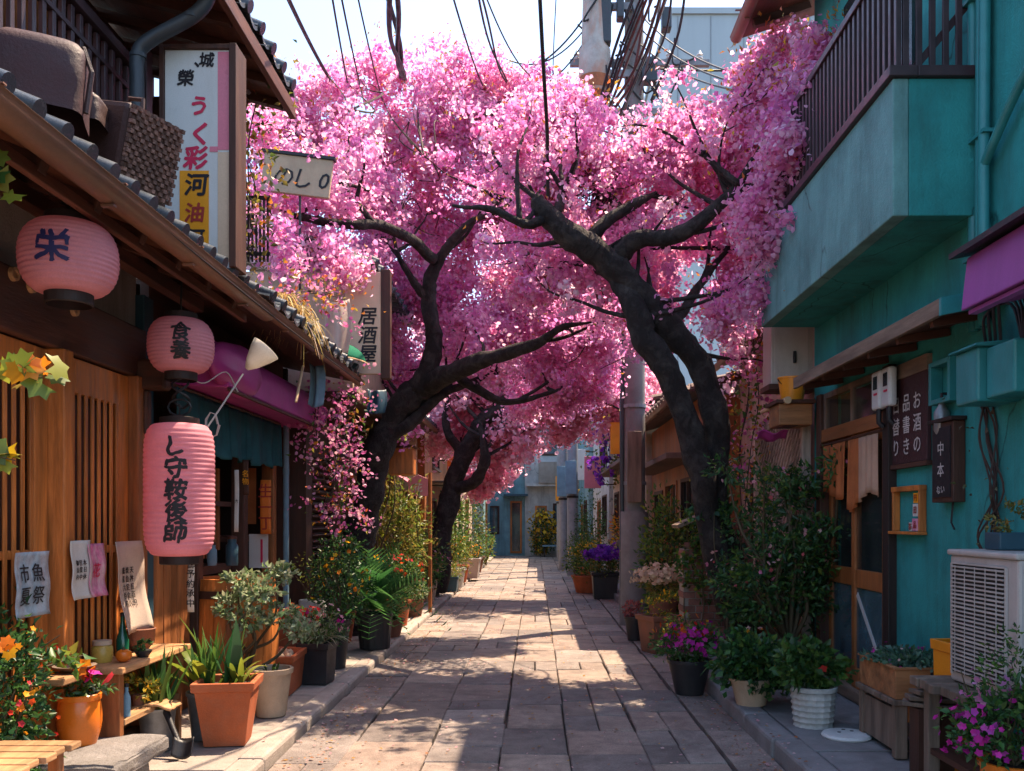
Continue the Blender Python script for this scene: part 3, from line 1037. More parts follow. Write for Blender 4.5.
# signboard on the eave (stands on the roof)
sg = thing("shop_sign", "tall white vertical sign with pink characters and a yellow panel, standing on the tiled eave", "sign", (*P(199, 262, 5.5),))
y = 5.5
a, b = P(165, 50, y), P(235, 268, y)
fr = MB()
fr.box((a.x - 0.03, y - 0.02, b.z), (a.x, y + 0.16, a.z + 0.03)).box((b.x - 0.028, y - 0.03, b.z), (b.x + 0.015, y + 0.17, a.z + 0.03)).box((a.x, y - 0.02, a.z), (b.x - 0.028, y + 0.16, a.z + 0.03)).box((a.x, y + 0.145, b.z), (b.x - 0.028, y + 0.16, a.z))
fr.build("frame", M['wood_dark'], sg, bevel=0.004)
fc = MB().box((a.x + 0.001, y, b.z), (b.x - 0.029, y + 0.10, a.z - 0.001)).build("face", M['sign_white'], sg)
q0, q1 = P(218, 52, y), P(229, 150, y)
MB().box((q0.x, y - 0.004, q1.z), (b.x - 0.03, y - 0.001, q0.z)).build("pink_strip", M['sign_pink'], fc)
MB().box((q0.x - 0.05, y - 0.004, q1.z - 0.012), (q0.x - 0.001, y - 0.001, q1.z + 0.02)).build("pink_strip", M['sign_pink'], fc)
q2 = P(219, 262, y)
MB().box((q0.x, y - 0.004, q2.z), (b.x - 0.03, y - 0.001, q1.z - 0.014)).build("cream_strip", M['sign_cream'], fc)
q3, q4 = P(180, 171, y), P(209, 252, y)
MB().box((q3.x, y - 0.006, q4.z), (q4.x, y - 0.002, q3.z)).build("yellow_panel", M['sign_yellow'], fc)
for ch, px, py, s, mm, bo in (("榮", 186, 78, 0.105, 'ink', 0.03), ("、", 197, 65, 0.10, 'ink', 0.03), ("城", 207, 60, 0.095, 'ink', 0.03),
                              ("う", 199, 106, 0.13, 'ink_red', 0.035), ("く", 200, 134, 0.15, 'ink_red', 0.035), ("彩", 196, 158, 0.15, 'ink_red', 0.035),
                              ("河", 197, 185, 0.145, 'ink', 0.03), ("油", 195, 213, 0.125, 'ink_dkred', 0.03), ("阿", 195, 239, 0.125, 'ink', 0.03)):
    p = P(px, py, y)
    yy = y - (0.009 if py > 170 else 0.003)
    lettering(ch, s, M[mm], fc, flat_xf((p.x, yy, p.z), (1, 0, 0)), bold=bo, skew=0.12)

# bags and cases on the eave
def bag(name, label, c, sx, sy, sz, rz, tilt, m, extra=None, group=None):
    t = thing(name, label, "luggage", c, group)
    mt = Matrix.Translation(Vector(c)) @ Matrix.Rotation(R(rz), 4, 'Z') @ Matrix.Rotation(R(tilt), 4, 'Y')
    mb = MB()
    n, mlev = 14, 10
    for_v = []
    def fn(u, v):
        a = u * 2 * math.pi
        ca, sa = math.cos(a), math.sin(a)
        e = 0.32
        x = math.copysign(abs(ca) ** e, ca)
        yv = math.copysign(abs(sa) ** e, sa)
        pz = v
        rr = 1.0 if v < 0.75 else math.sqrt(max(0.0, 1 - ((v - 0.75) / 0.25) ** 2 * 0.75))
        if v >= 0.999:
            rr = 0.0
        w = 1 + 0.05 * noise.noise(Vector((x * 2, yv * 2, v * 3)) + Vector(c))
        return mt @ Vector((x * sx / 2 * rr * w, yv * sy / 2 * rr * w, pz * sz))
    mb.grid(fn, 28, 12)
    mb.build("body", m, t, smooth='full')
    return t, mt


t, mt = bag("cloth_bag", "dark maroon slouched bag sitting on the roof tiles at the frame edge", P(40, 118, 3.9), 0.36, 0.34, 0.33, 20, 4, M['bag_maroon'])
MB().tube([mt @ Vector((0.19, -0.1, 0.02)), mt @ Vector((0.20, -0.1, 0.2)), mt @ Vector((0.16, -0.1, 0.3))], 0.012, 6).build("strap", M['bag_brown'], t)
c = P(122, 193, 4.55)
t = thing("brown_case", "boxy brown travel case with a woven side on the roof tiles", "luggage", c)
mt = Matrix.Translation(c) @ Matrix.Rotation(R(-22), 4, 'Z') @ Matrix.Rotation(R(14), 4, 'Y')
MB().box((-0.19, -0.17, 0), (0.14, 0.17, 0.40), mat=mt).build("body", M['bag_brown'], t, bevel=0.03)
wk = MB()
for i in range(17):
    for j in range(14):
        k = random.uniform(0.6, 1.3)
        d = 0.012 * ((i + j) % 2)
        wk.box((0.145, -0.165 + j * 0.0236, 0.005 + i * 0.0228), (0.158 + d, -0.165 + j * 0.0236 + 0.021, 0.005 + i * 0.0228 + 0.019), (k, k, k), mt)
wk.build("woven_side", M['wicker'], t)
MB().tube([mt @ Vector((-0.05, -0.02, 0.40)), mt @ Vector((-0.04, -0.02, 0.46)), mt @ Vector((0.05, -0.02, 0.46)), mt @ Vector((0.06, -0.02, 0.40))], 0.012, 6).build("handle", M['bag_brown'], t)
c = P(84, 128, 4.3)
t, mt = bag("cloth_bundle", "small dark bundle lying between the two bags on the eave", c, 0.20, 0.24, 0.14, 10, 0, M['bag_brown'])
MB().tube([mt @ Vector((-0.06, 0.0, 0.13)), mt @ Vector((0.0, 0, 0.19)), mt @ Vector((0.07, 0, 0.12))], 0.02, 8).build("knot", M['zinc'], t, smooth=True)

# ================================================================== lanterns
def lantern(name, label, c, rx, h, ribs, round_, text, tsize, ink, face, boldn=0.03, step=1.0, skew=0.1, sy=1.0, spiral=None, jitter=0.0, capr=0.5):
    t = thing(name, label, "paper lantern", c, "pink paper lanterns hung at the shop front")
    c = Vector(c)
    def rad(z):                          # z from -h/2..h/2
        u = max(-1, min(1, 2 * z / h))
        if round_:
            return rx * (0.48 + 0.52 * math.sqrt(max(0, 1 - abs(u) ** 2.3)))
        return rx * (0.55 + 0.45 * (max(0, 1 - abs(u) ** 7)) ** 0.45)
    n = ribs * 4
    prof = []
    for k in range(n + 1):
        z = -h / 2 + h * k / n
        prof.append((rad(z) * (1 - 0.030 * (0 if k % 4 in (1, 2, 3) else 1) - 0.008 * (k % 2)), z))
    MB().lathe(prof, c, 48, cap0=False, cap1=False).build("paper_shell", M['lantern'], t, smooth='full')
    rb = prof[0][0]
    cp = MB()
    cp.lathe([(rb * 1.02, 0.012), (rb * 1.05, -0.002), (rb * 1.04, -0.045), (rb * 0.98, -0.05), (rb * 0.96, 0)], (c.x, c.y, c.z - h / 2), 32, cap0=False, cap1=False)
    cp.build("bottom_ring", M['wood_black'], t, smooth=True)
    cp = MB()
    cp.lathe([(rb * 1.02, -0.012), (rb * 1.05, 0.002), (rb * 1.04, 0.035), (rb * 0.6, 0.045), (0.02, 0.05)], (c.x, c.y, c.z + h / 2), 32, cap0=False)
    cp.tube([(c.x, c.y, c.z + h / 2 + 0.045), (c.x, c.y, c.z + h / 2 + 0.12)], 0.006, 6)
    cp.build("top_cap", M['wood_black'], t, smooth=True)
    a0 = math.atan2(-c.y, -c.x) + face
    def xf(u, v):
        z = v
        rr = rad(z) + 0.005
        a = a0 + u / max(rr, 0.1)
        return Vector((c.x + rr * math.cos(a), c.y + rr * math.sin(a), c.z + z))
    lettering(text, tsize, ink, t, xf, step=step, bold=boldn * 1.15, wrap=True, skew=skew, sy=sy, brush=0.07)
    # vertical paper seams
    return t


L1 = P(69, 259, 4.12); L2 = P(181, 346, 5.47); L3 = P(179.5, 490, 5.45)
LN1 = lantern("paper_lantern", "round pink paper lantern with one blue character, highest, under the tiled eave", L1, 0.212, 0.325, 15, True, "栄", 0.155, M['ink_blue'], -0.32, 0.022)
LN2 = lantern("paper_lantern", "small round pink lantern with two black characters, hung above the long lantern", L2, 0.195, 0.325, 15, True, "食養", 0.115, M['ink'], -0.02, 0.022, 0.95)
lantern("paper_lantern", "long cylindrical pink paper lantern with a column of black characters", L3, 0.205, 0.80, 27, False, "し守鞍後師", 0.135, M['ink'], -0.10, 0.03, 0.93)
hk = thing("lantern_hook", "twisted black iron hook joining the small lantern to the long lantern", "hook", (L2.x, L2.y, L2.z - 0.36))
mb = MB()
z0, z1 = L3.z + 0.40 + 0.10, L2.z - 0.165
for s in (-1, 1):
    pts = [(L2.x + s * 0.05 * math.sin(k / 12 * math.pi * 2.2), L2.y + 0.035 * math.cos(k / 12 * math.pi * 2), z0 + (z1 - z0) * k / 12) for k in range(13)]
    mb.tube(pts, 0.008, 6)
mb.tube([(L3.x + 0.07 * math.cos(a / 10 * 6.28), L3.y, L3.z + 0.50 + 0.05 * math.sin(a / 10 * 6.28)) for a in range(11)], 0.007, 6)
mb.build("iron_wire", M['iron'], hk, smooth=True)
mb = MB().tube([(L1.x, L1.y, L1.z + 0.27), (L1.x + 0.01, L1.y, L1.z + 0.36), (L1.x, L1.y + 0.02, 2.97)], 0.007, 6)
mb.box((L1.x - 0.03, L1.y - 0.015, L1.z + 0.25), (L1.x + 0.03, L1.y + 0.015, L1.z + 0.30))
mb.build("cord", M['iron'], LN1)
MB().tube([(L2.x, L2.y, L2.z + 0.27), (L2.x, L2.y + 0.01, 2.99)], 0.006, 6).build("cord", M['iron'], LN2)

# papers on the lattice
def wall_paper(name, label, px0, py0, px1, py1, x, m, curl=0.02, skewpx=0, text=None, tsize=0.03, ink='ink', cat="notice", group=None, top=None):
    y0, y1 = -x * FPX / (CX - px0), -x * FPX / (CX - px1)
    z1, z0 = EYE - (py0 - CY) * y0 / FPX, EYE - (py1 - CY) * y0 / FPX
    sk = skewpx * y0 / FPX
    t = thing(name, label, cat, (x, (y0 + y1) / 2, z0), group)
    def surfp(u, v):                     # u along +y, v up
        yy = y0 + (y1 - y0) * u + sk * (1 - v)
        xx = x + 0.012 + curl * (abs(u - 0.5) * 2) ** 2 * 0.5 + curl * 1.6 * max(0, 0.35 - v) ** 1.5 + 0.006 * math.sin(v * 9 + px0)
        return Vector((xx, yy, z0 + (z1 - z0) * v))
    MB().grid(surfp, 8, 14).build("sheet", m, t, smooth='full', solid=0.002)
    if text:
        W, H = y1 - y0, z1 - z0
        def xf(u, v):
            return surfp(min(1.1, max(-.1, 0.5 + u / W)), min(1, max(0, 0.5 + v / H))) + Vector((0.006, 0, 0))
        lettering(text, tsize, M[ink], t, xf, bold=0.005, step=1.15, colstep=1.2)
    return t


wall_paper("poster", "faded blue grey poster on the lattice door near the frame edge", 10, 553, 44, 620, -2.56, M['paper_blue'], 0.03, 0, "魚祭\n市夏", 0.10, 'ink', "poster")
wall_paper("notice_sheet", "white handwritten notice pinned beside the pink flyer", 66, 541, 86, 601, -2.54, M['paper_white'], 0.03, 3, "本日休\n営業中\n御案内", 0.034)
wall_paper("notice_sheet", "small pink printed flyer pinned beside the white notice", 84, 544, 100, 598, -2.535, M['paper_pink'], 0.03, 3, "花", 0.09, 'ink_red')
wall_paper("notice_sheet", "long pinkish hand written menu sheet curling down towards the wooden shelf", 107, 542, 134, 638, -2.52, M['paper'], 0.07, 22, "天丼五百円\n焼魚定食八\n蕎麦六百円", 0.045)

# ================================================================== LEFT: curtain shop behind the lanterns
h2 = thing("curtain_shop", "low open shopfront with magenta awning and teal curtain, behind the pink lanterns", "shop", (-2.65, 6.2, 0.06))
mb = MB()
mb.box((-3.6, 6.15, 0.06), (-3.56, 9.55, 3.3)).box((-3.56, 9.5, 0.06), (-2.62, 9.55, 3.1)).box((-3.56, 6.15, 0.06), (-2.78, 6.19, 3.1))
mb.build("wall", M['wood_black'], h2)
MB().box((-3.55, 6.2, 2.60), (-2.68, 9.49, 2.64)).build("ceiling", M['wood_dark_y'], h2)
MB().box((-2.72, 6.2, 2.80), (-2.66, 9.5, 3.22)).build("upper_band", M['wood_dark_y'], h2)
for y, m in ((6.95, 'wood_dark'), (8.05, 'wood_dark'), (8.95, 'wood_warm'), (9.44, 'wood_dark')):
    MB().box((-2.72, y, 0.06), (-2.60, y + 0.11, 2.8)).build("post", M[m], h2, bevel=0.008)
mb = MB()
for k in range(6):
    t = random.uniform(0.75, 1.2)
    mb.box((-2.70, 6.2 + k * 0.122, 0.07), (-2.66 + random.uniform(0, .006), 6.2 + k * 0.122 + 0.118, 1.28), (t, t, t))
mb.box((-2.705, 6.2, 1.281), (-2.65, 6.93, 1.34))
mb.build("plank_panel", M['wood_warm'], h2, bevel=0.003)
mb = MB()
for y0, y1, z0, z1 in ((7.1, 8.0, 1.05, 1.12), (7.1, 8.0, 1.62, 1.66), (8.2, 8.9, 1.3, 1.35), (8.2, 8.9, 0.8, 0.84)):
    mb.box((-3.3, y0, z0), (-2.70, y1, z1))
mb.build("shelf", M['wood_dark_y'], h2)
mb = MB()
for k in range(9):
    t = random.uniform(0.6, 1.25)
    y = 7.12 + k * 0.09
    mb.box((-2.78, y, 1.15 + random.uniform(0, .1)), (-2.765, y + 0.06, 1.95), (t, t, t))
mb.build("slat_blind", M['wood_warm'], h2)
# awning
prof = [(-2.655, 2.86), (-2.5, 2.855), (-2.36, 2.82), (-2.25, 2.76), (-2.18, 2.68), (-2.15, 2.60), (-2.15, 2.44), (-2.17, 2.43), (-2.655, 2.46)]
mb = MB().prism(prof, 6.32, 9.3)
mb.build("awning", M['magenta'], h2, bevel=0.01, smooth=True)
mb = MB().lathe([(0.02 + 0.98 * math.sin(math.pi * k / 16), -math.cos(math.pi * k / 16)) for k in range(17)], (0, 0, 0), 32)
mb.v = [(-2.20 + 0.11 * x * (1 + 0.05 * math.sin(z * 9 + y * 3)), 6.62 + 0.52 * y, 2.60 + 0.19 * z * (1 + 0.06 * math.sin(y * 5))) for x, y, z in mb.v]
mb.build("awning_bulge", M['magenta'], h2, smooth='full')
MB().box((-2.165, 6.33, 2.41), (-2.14, 9.3, 2.428)).build("awning_rail", M['wood_dark_y'], h2)
# roof continues
MB().prism([(-3.6, 3.31), (-1.92, 2.97), (-1.92, 3.0), (-3.6, 3.35)], 6.25, 9.6).build("soffit", M['wood_dark_y'], h2)
tile_roof(h2, 6.3, 9.6, -1.86, 3.03, -3.3, 3.56, M['tile'], 0.27)
half_gutter(6.25, 9.6, -1.875, 2.975, 0.05, h2, M['copper'])
# curtain
t = thing("shop_curtain", "teal cloth curtain in soft folds hanging under the magenta awning", "curtain", (-2.5, 7.2, 2.0))
def cf(u, v):
    y = 6.2 + 2.5 * u
    slit = abs(((u * 5) % 1) - 0.5)
    drop = 0.42 + 0.02 * math.sin(u * 37)
    return Vector((-2.48 + 0.022 * math.sin(u * 52) * (0.3 + v) + 0.012 * math.sin(u * 131) * v + (0.02 if slit > 0.485 else 0), y, 2.42 - drop * v))
MB().grid(cf, 220, 12).build("cloth", M['noren'], t, smooth='full', solid=0.003)
MB().tube([(-2.48, 6.15, 2.43), (-2.48, 8.75, 2.43)], 0.012, 8).build("rod", M['wood_dark_y'], t)

# lamp arm with pale shade
c = P(262, 353, 6.0)
t = thing("cone_lamp", "pale cone shade tilted on a thin white rod in front of the magenta awning", "lamp", (*P(206, 430, 5.75),))
d = (P(240, 373, 5.95) - P(262, 350, 6.0)).normalized()
q = d.to_track_quat('Z', 'Y').to_matrix().to_4x4()
q.translation = P(258, 357, 6.0)
mb = MB().lathe([(0.10, -0.08), (0.085, -0.03), (0.045, 0.06), (0.012, 0.11)], (0, 0, 0), 24, cap0=False, cap1=False)
mb.v = [tuple(q @ Vector(v)) for v in mb.v]
mb.build("lamp_shade", M['shade_white'], t, smooth='full', solid=0.003)
MB().tube([P(243, 374, 5.97), P(205, 431, 5.75), P(203, 440, 5.70)], 0.006, 6).build("rod", M['wire_white'], t)
mb = MB().tube([P(212 + 8 * math.cos(a / 14 * 12.5) * (1 - a / 40), 425 + 13 * math.sin(a / 14 * 12.5), 5.8 + 0.004 * a) for a in range(15)], 0.004, 5)
mb.build("loose_wire", M['wire_white'], t)
t = thing("dangling_wire", "pale slack wire strung from the small lantern to the awning", "wire", (*P(190, 376, 5.6),))
p = smooth_path([(*P(190, 378, 5.6), 0), (*P(205, 383, 5.9), 0), (*P(226, 372, 6.2), 0), (*P(238, 392, 6.25), 0)], 5)
MB().tube([x[:3] for x in p], 0.004, 5).build("wire", M['wire_white'], t)

# strips hung in the shop
def hang_strip(label, px, py0, py1, w, y, m, text, size, ink='ink', name="paper_strip"):
    a, b = P(px, py0, y), P(px, py1, y)
    t = thing(name, label, "sign", (a.x, y, b.z))
    def sf(u, v):
        return Vector((a.x + (u - 0.5) * w, y - 0.01 + 0.008 * math.sin(v * 5 + px), b.z + (a.z - b.z) * v))
    MB().grid(sf, 4, 10).build("sheet", M[m], t, smooth='full', solid=0.002)
    H = a.z - b.z
    lettering(text, size, M[ink], t, lambda u, v: sf(0.5 + u / w, 0.5 + v / H) + Vector((0, -0.005, 0)), bold=0.01, step=1.1)


hang_strip("narrow white strip with small characters under the long lantern", 191.5, 555, 612, 0.045, 6.15, 'paper_white', "御予約承中", 0.06)
hang_strip("orange vertical strip with dark characters inside the shop", 266, 480, 534, 0.10, 8.4, 'paper_orange', "生一丁", 0.14, 'ink_dkred')
hang_strip("small white tag hanging beside the slats in the shop", 237, 470, 532, 0.035, 7.3, 'paper_white', "大", 0.03)
hang_strip("tall thin dark sign with orange marks near the shop post", 246, 460, 495, 0.05, 7.6, 'wood_dark', "名物", 0.06, 'sign_yellow', "hanging_plaque")
t = thing("paper_poster", "pale poster with a red stroke low inside the shop", "poster", P(258, 560, 8.5))
a, b = P(249, 534, 8.5), P(268, 568, 8.5)
MB().box((a.x, 8.50, b.z), (b.x, 8.505, a.z)).build("sheet", M['paper_white'], t)
MB().box((a.x + 0.11, 8.494, b.z + 0.05), (a.x + 0.13, 8.498, a.z - 0.05)).build("red_stroke", M['ink_red'], t)
t = thing("red_poster", "small red and orange poster on the shop shelf", "poster", P(252, 480, 8.7))
a, b = P(244, 468, 8.7), P(256, 524, 8.7)
MB().box((a.x, 8.7, b.z), (b.x, 8.705, a.z)).build("sheet", M['curtain_orange'], t)
for k, (px, py, h, r, m, lab) in enumerate(((212, 562, 0.17, 0.04, 'cloth_blue', "pale blue jar standing on the dark shop shelf"), (232, 562, 0.22, 0.05, 'tarp_blue', "dark blue jar on the shop shelf beside the post"), (250, 575, 0.15, 0.06, 'plastic_white', "white tub on the low shop shelf"))):
    c = P(px, py, 7.5 if k < 2 else 8.4)
    c.z = 1.121 if k < 2 else 0.841
    t = thing("storage_jar", lab, "jar", c)
    MB().lathe([(r * 0.9, 0), (r, 0.02), (r, h * 0.75), (r * 0.7, h * 0.85), (r * 0.75, h)], c, 20).build("body", M[m], t, smooth=True)
    MB().lathe([(r * 0.8, 0), (r * 0.8, 0.02), (0.01, 0.03)], (c.x, c.y, c.z + h), 20).build("lid", M['wood_dark'], t, smooth=True)
# barrel counter
c = Vector((-2.42, 7.25, 0.06))
t = thing("wooden_barrel", "large orange brown stave barrel standing at the curtain shop front", "barrel", c)
mb = MB()
for k in range(22):
    a0, a1 = 2 * math.pi * k / 22, 2 * math.pi * (k + 0.97) / 22
    tn = random.uniform(0.75, 1.2)
    vs, fs = [], []
    for i, (r, z) in enumerate(((0.30, 0), (0.335, 0.25), (0.345, 0.5), (0.335, 0.75), (0.31, 0.98), (0.285, 0.98), (0.285, 0.93))):
        for a in (a0, (a0 + a1) / 2, a1):
            vs.append((c.x + r * math.cos(a), c.y + r * math.sin(a), c.z + z))
    for i in range(6):
        for j in range(2):
            fs.append((i * 3 + j, i * 3 + j + 1, i * 3 + j + 4, i * 3 + j + 3))
    mb.add(vs, fs, (tn, tn, tn))
mb.build("staves", M['wood_door'], t, bevel=0.003)
MB().lathe([(0.001, 0.90), (0.286, 0.90)], c, 30, cap0=False, cap1=False).build("lid", M['wood_warm'], t)
mb = MB()
for z, r in ((0.12, 0.325), (0.86, 0.335)):
    mb.lathe([(r - 0.004, z - 0.03), (r + 0.006, z - 0.03), (r + 0.004, z + 0.03), (r - 0.006, z + 0.03)], c, 40, cap0=False, cap1=False)
mb.build("hoop", M['wood_dark'], t, smooth=True)
t = thing("pale_pole", "thin pale blue pole standing at the corner of the curtain shop", "pole", (*P(286, 590, 9.1)[:2], 0.06))
x = P(286, 590, 9.1).x
mb = MB().tube([(x, 9.1, 0.06), (x, 9.1, 2.9)], 0.028, 12)
mb.lathe([(0.04, 0), (0.04, 0.05)], (x, 9.1, 0.06), 12).lathe([(0.032, 1.9), (0.032, 1.96)], (x, 9.1, 0.06), 12)
mb.build("pole", M['cloth_blue'], t, smooth=True)

# ================================================================== LEFT: bench shelf, step stones, stools
c = Vector((-2.35, 4.9, 0.06))
t = thing("step_stone", "rough grey flat stone step under the orange pot, on a smaller block", "stone", c)
def rock(a, b, seed, m, parent, name, amp=0.02):
    mb = MB()
    a, b = Vector(a), Vector(b)
    bm = bmesh.new()
    bmesh.ops.create_cube(bm, size=1)
    bmesh.ops.subdivide_edges(bm, edges=bm.edges[:], cuts=9, use_grid_fill=True)
    for v in bm.verts:
        p = v.co.copy()
        e = sum(abs(q) > 0.38 for q in p)
        p *= 1 - 0.03 * max(0, e - 1)
        w = Vector(((p.x + .5) * (b.x - a.x) + a.x, (p.y + .5) * (b.y - a.y) + a.y, (p.z + .5) * (b.z - a.z) + a.z))
        n = noise.noise_vector(w * 5 + Vector((seed, 0, 0))) * amp + noise.noise_vector(w * 17) * amp * 0.5
        v.co = w + n
    bm.verts.index_update()
    mb.add([v.co for v in bm.verts], [tuple(v.index for v in f.verts) for f in bm.faces])
    bm.free()
    return mb.build(name, m, parent, smooth=True)
rock((-2.60, 4.45, 0.19), (-2.08, 5.14, 0.28), 3, M['stone'], t, "top_slab")
rock((-2.60, 4.42, 0.03), (-2.16, 5.05, 0.19), 9, M['stone'], t, "base_block", 0.03)
t = thing("wooden_shelf", "rough two level wooden shelf bench against the lattice wall, holding jars", "shelf", (-2.45, 5.4, 0.28))
mb = MB()
mb.box((-2.56, 5.02, 0.635), (-2.30, 6.02, 0.675), (1.1, 1.05, 1)).box((-2.56, 4.62, 0.645), (-2.42, 5.01, 0.682), (0.8, 0.8, 0.8))
mb.build("top_plank", M['wood_tan_y'], t, bevel=0.008)
MB().box((-2.54, 5.06, 0.275), (-2.335, 5.115, 0.633)).build("side_panel", M['wood_warm'], t, bevel=0.005)
MB().box((-2.54, 5.90, 0.06), (-2.335, 5.95, 0.633)).build("side_panel", M['wood_warm'], t, bevel=0.005)
MB().box((-2.55, 5.117, 0.33), (-2.33, 5.898, 0.365)).build("low_plank", M['wood_tan_y'], t, bevel=0.005)


def jar(name, label, c, prof, m, cat, lid=None, lm=None, seg=24):
    t = thing(name, label, cat, c)
    MB().lathe(prof, c, seg).build("body", M[m], t, smooth=True)
    if lid:
        MB().lathe(lid, c, seg).build("lid", M[lm], t, smooth=True)
    return t


zt = 0.677
jar("green_bottle", "dark green bottle with pointed neck on the shelf bench", Vector((-2.52, 5.5, zt)), [(0.035, 0), (0.037, 0.09), (0.02, 0.15), (0.013, 0.20), (0.013, 0.24)], 'green_bottle', "bottle", [(0.015, 0.235), (0.015, 0.255), (0.005, 0.26)], 'iron')
jar("glass_jar", "squat jar of yellow preserve with pale lid on the shelf bench", Vector((-2.51, 5.22, zt)), [(0.05, 0), (0.058, 0.02), (0.058, 0.085), (0.045, 0.10)], 'yellow_jar', "jar", [(0.052, 0.10), (0.052, 0.125), (0.01, 0.13)], 'buff')
jar("clay_bowl", "wide dark clay bowl pot behind the jars on the shelf bench", Vector((-2.50, 5.70, zt)), [(0.045, 0), (0.085, 0.05), (0.09, 0.13), (0.095, 0.135), (0.085, 0.14), (0.07, 0.09)], 'terra_dark', "pot")
jar("orange_gourd", "small round orange gourd lying on the shelf bench edge", Vector((-2.385, 5.22, zt)), [(0.012, 0), (0.036, 0.012), (0.046, 0.035), (0.04, 0.06), (0.02, 0.072), (0.008, 0.07)], 'orange_glaze', "gourd", [(0.006, 0.07), (0.005, 0.085)], 'stem')
t = thing("succulent_bowl", "tiny dark bowl with a green succulent on the shelf bench", "plant", (-2.36, 5.42, zt))
MB().lathe([(0.03, 0), (0.05, 0.03), (0.052, 0.04), (0.04, 0.036)], (-2.36, 5.42, zt), 18).build("pot", M['iron'], t, smooth=True)
foliage(t, (-2.36, 5.42, zt + 0.06), (0.05, 0.05, 0.035), 130, 0.028, GREEN, 31)
t = thing("grey_dish", "flat grey dish at the near end of the shelf bench", "dish", (-2.48, 4.85, 0.683))
MB().lathe([(0.05, 0), (0.09, 0.02), (0.11, 0.035), (0.105, 0.036), (0.05, 0.012)], (-2.48, 4.85, 0.683), 28).build("dish", M['wood_grey'], t, smooth=True)
jar("blue_bottle", "slim blue bottle on the lower plank of the shelf bench", Vector((-2.36, 5.2, 0.366)), [(0.022, 0), (0.022, 0.11), (0.01, 0.14), (0.01, 0.17)], 'cloth_blue', "bottle", [(0.012, 0.17), (0.012, 0.19)], 'iron')
t = thing("yellow_posy", "little pot of yellow leaves on the lower plank of the shelf bench", "plant", (-2.42, 5.5, 0.366))
MB().lathe([(0.035, 0), (0.045, 0.07), (0.04, 0.07)], (-2.42, 5.5, 0.366), 18).build("pot", M['terra_dark'], t, smooth=True)
foliage(t, (-2.40, 5.5, 0.49), (0.09, 0.13, 0.07), 260, 0.035, LIME + YELLOW, 32)

# slatted table corner at the frame edge
t = thing("slatted_stool", "low slatted wooden stool poking in at the bottom left corner", "stool", (-2.15, 3.9, 0.06))
mb = MB()
for k in range(5):
    tn = random.uniform(0.85, 1.15)
    mb.box((-2.62, 3.62 + k * 0.105, 0.46), (-2.08 - 0.02 * (k % 2), 3.71 + k * 0.105, 0.49), (tn, tn, tn), None)
mb.build("seat", M['wood_tan_y'], t, bevel=0.006)
for x in (-2.58, -2.2):
    for y in (3.66, 4.06):
        MB().box((x, y, 0.06), (x + 0.05, y + 0.05, 0.459)).build("leg", M['wood_warm'], t, bevel=0.004)

# ================================================================== LEFT: plants, near to far
ZL = 0.066
def plant(name, label, c, group=None, cat="potted plant"):
    return thing(name, label, cat, c, group)


c = Vector((-2.46, 4.86, 0.285))
t = plant("orange_jar_plant", "glazed orange jar pot with orange and crimson blooms, standing on the step stone", c)
round_pot(t, c, 0.102, 0.28, M['orange_glaze'], 0.80, belly=0.20)
foliage(t, c + Vector((0, 0, 0.32)), (0.12, 0.12, 0.07), 240, 0.045, GREEN + [(0.10, 0.14, 0.10)], 41)
flowers(t, c + Vector((0.03, -0.05, 0.42)), (0.05, 0.04, 0.03), 6, 0.045, ORANGE, 42, clump=0)
flowers(t, c + Vector((0.11, -0.03, 0.37)), (0.05, 0.05, 0.04), 7, 0.042, MAGENTA + REDS, 43, clump=0)

c = Vector((-2.55, 4.35, 0.06))
t = plant("red_flower_bush", "dense dark green bush dotted with red and orange flowers at the left frame edge", c, cat="bush")
stems(t, c, [c + Vector((random.uniform(-.15, .2), random.uniform(-.2, .2), random.uniform(.4, .75))) for _ in range(9)], 0.014, 44)
foliage(t, c + Vector((0, 0, 0.52)), (0.17, 0.26, 0.46), 1900, 0.05, DARKGREEN + GREEN[:2], 45, clump=22)
flowers(t, c + Vector((0, 0, 0.5)), (0.18, 0.27, 0.42), 60, 0.018, REDS + ORANGE, 46)
c2 = Vector((-2.40, 4.5, 0.80))
t = plant("trailing_stem", "leafy green stem reaching from the flower bush towards the dish", c2, cat="plant")
stems(t, c2 + Vector((-0.25, -0.1, -0.1)), [c2 + Vector((0.06, 0.2, 0.0)), c2 + Vector((0.0, 0.05, 0.12))], 0.008, 47)
foliage(t, c2, (0.13, 0.18, 0.05), 36, 0.065, GREEN + LIME, 48, width=0.55, clump=8)

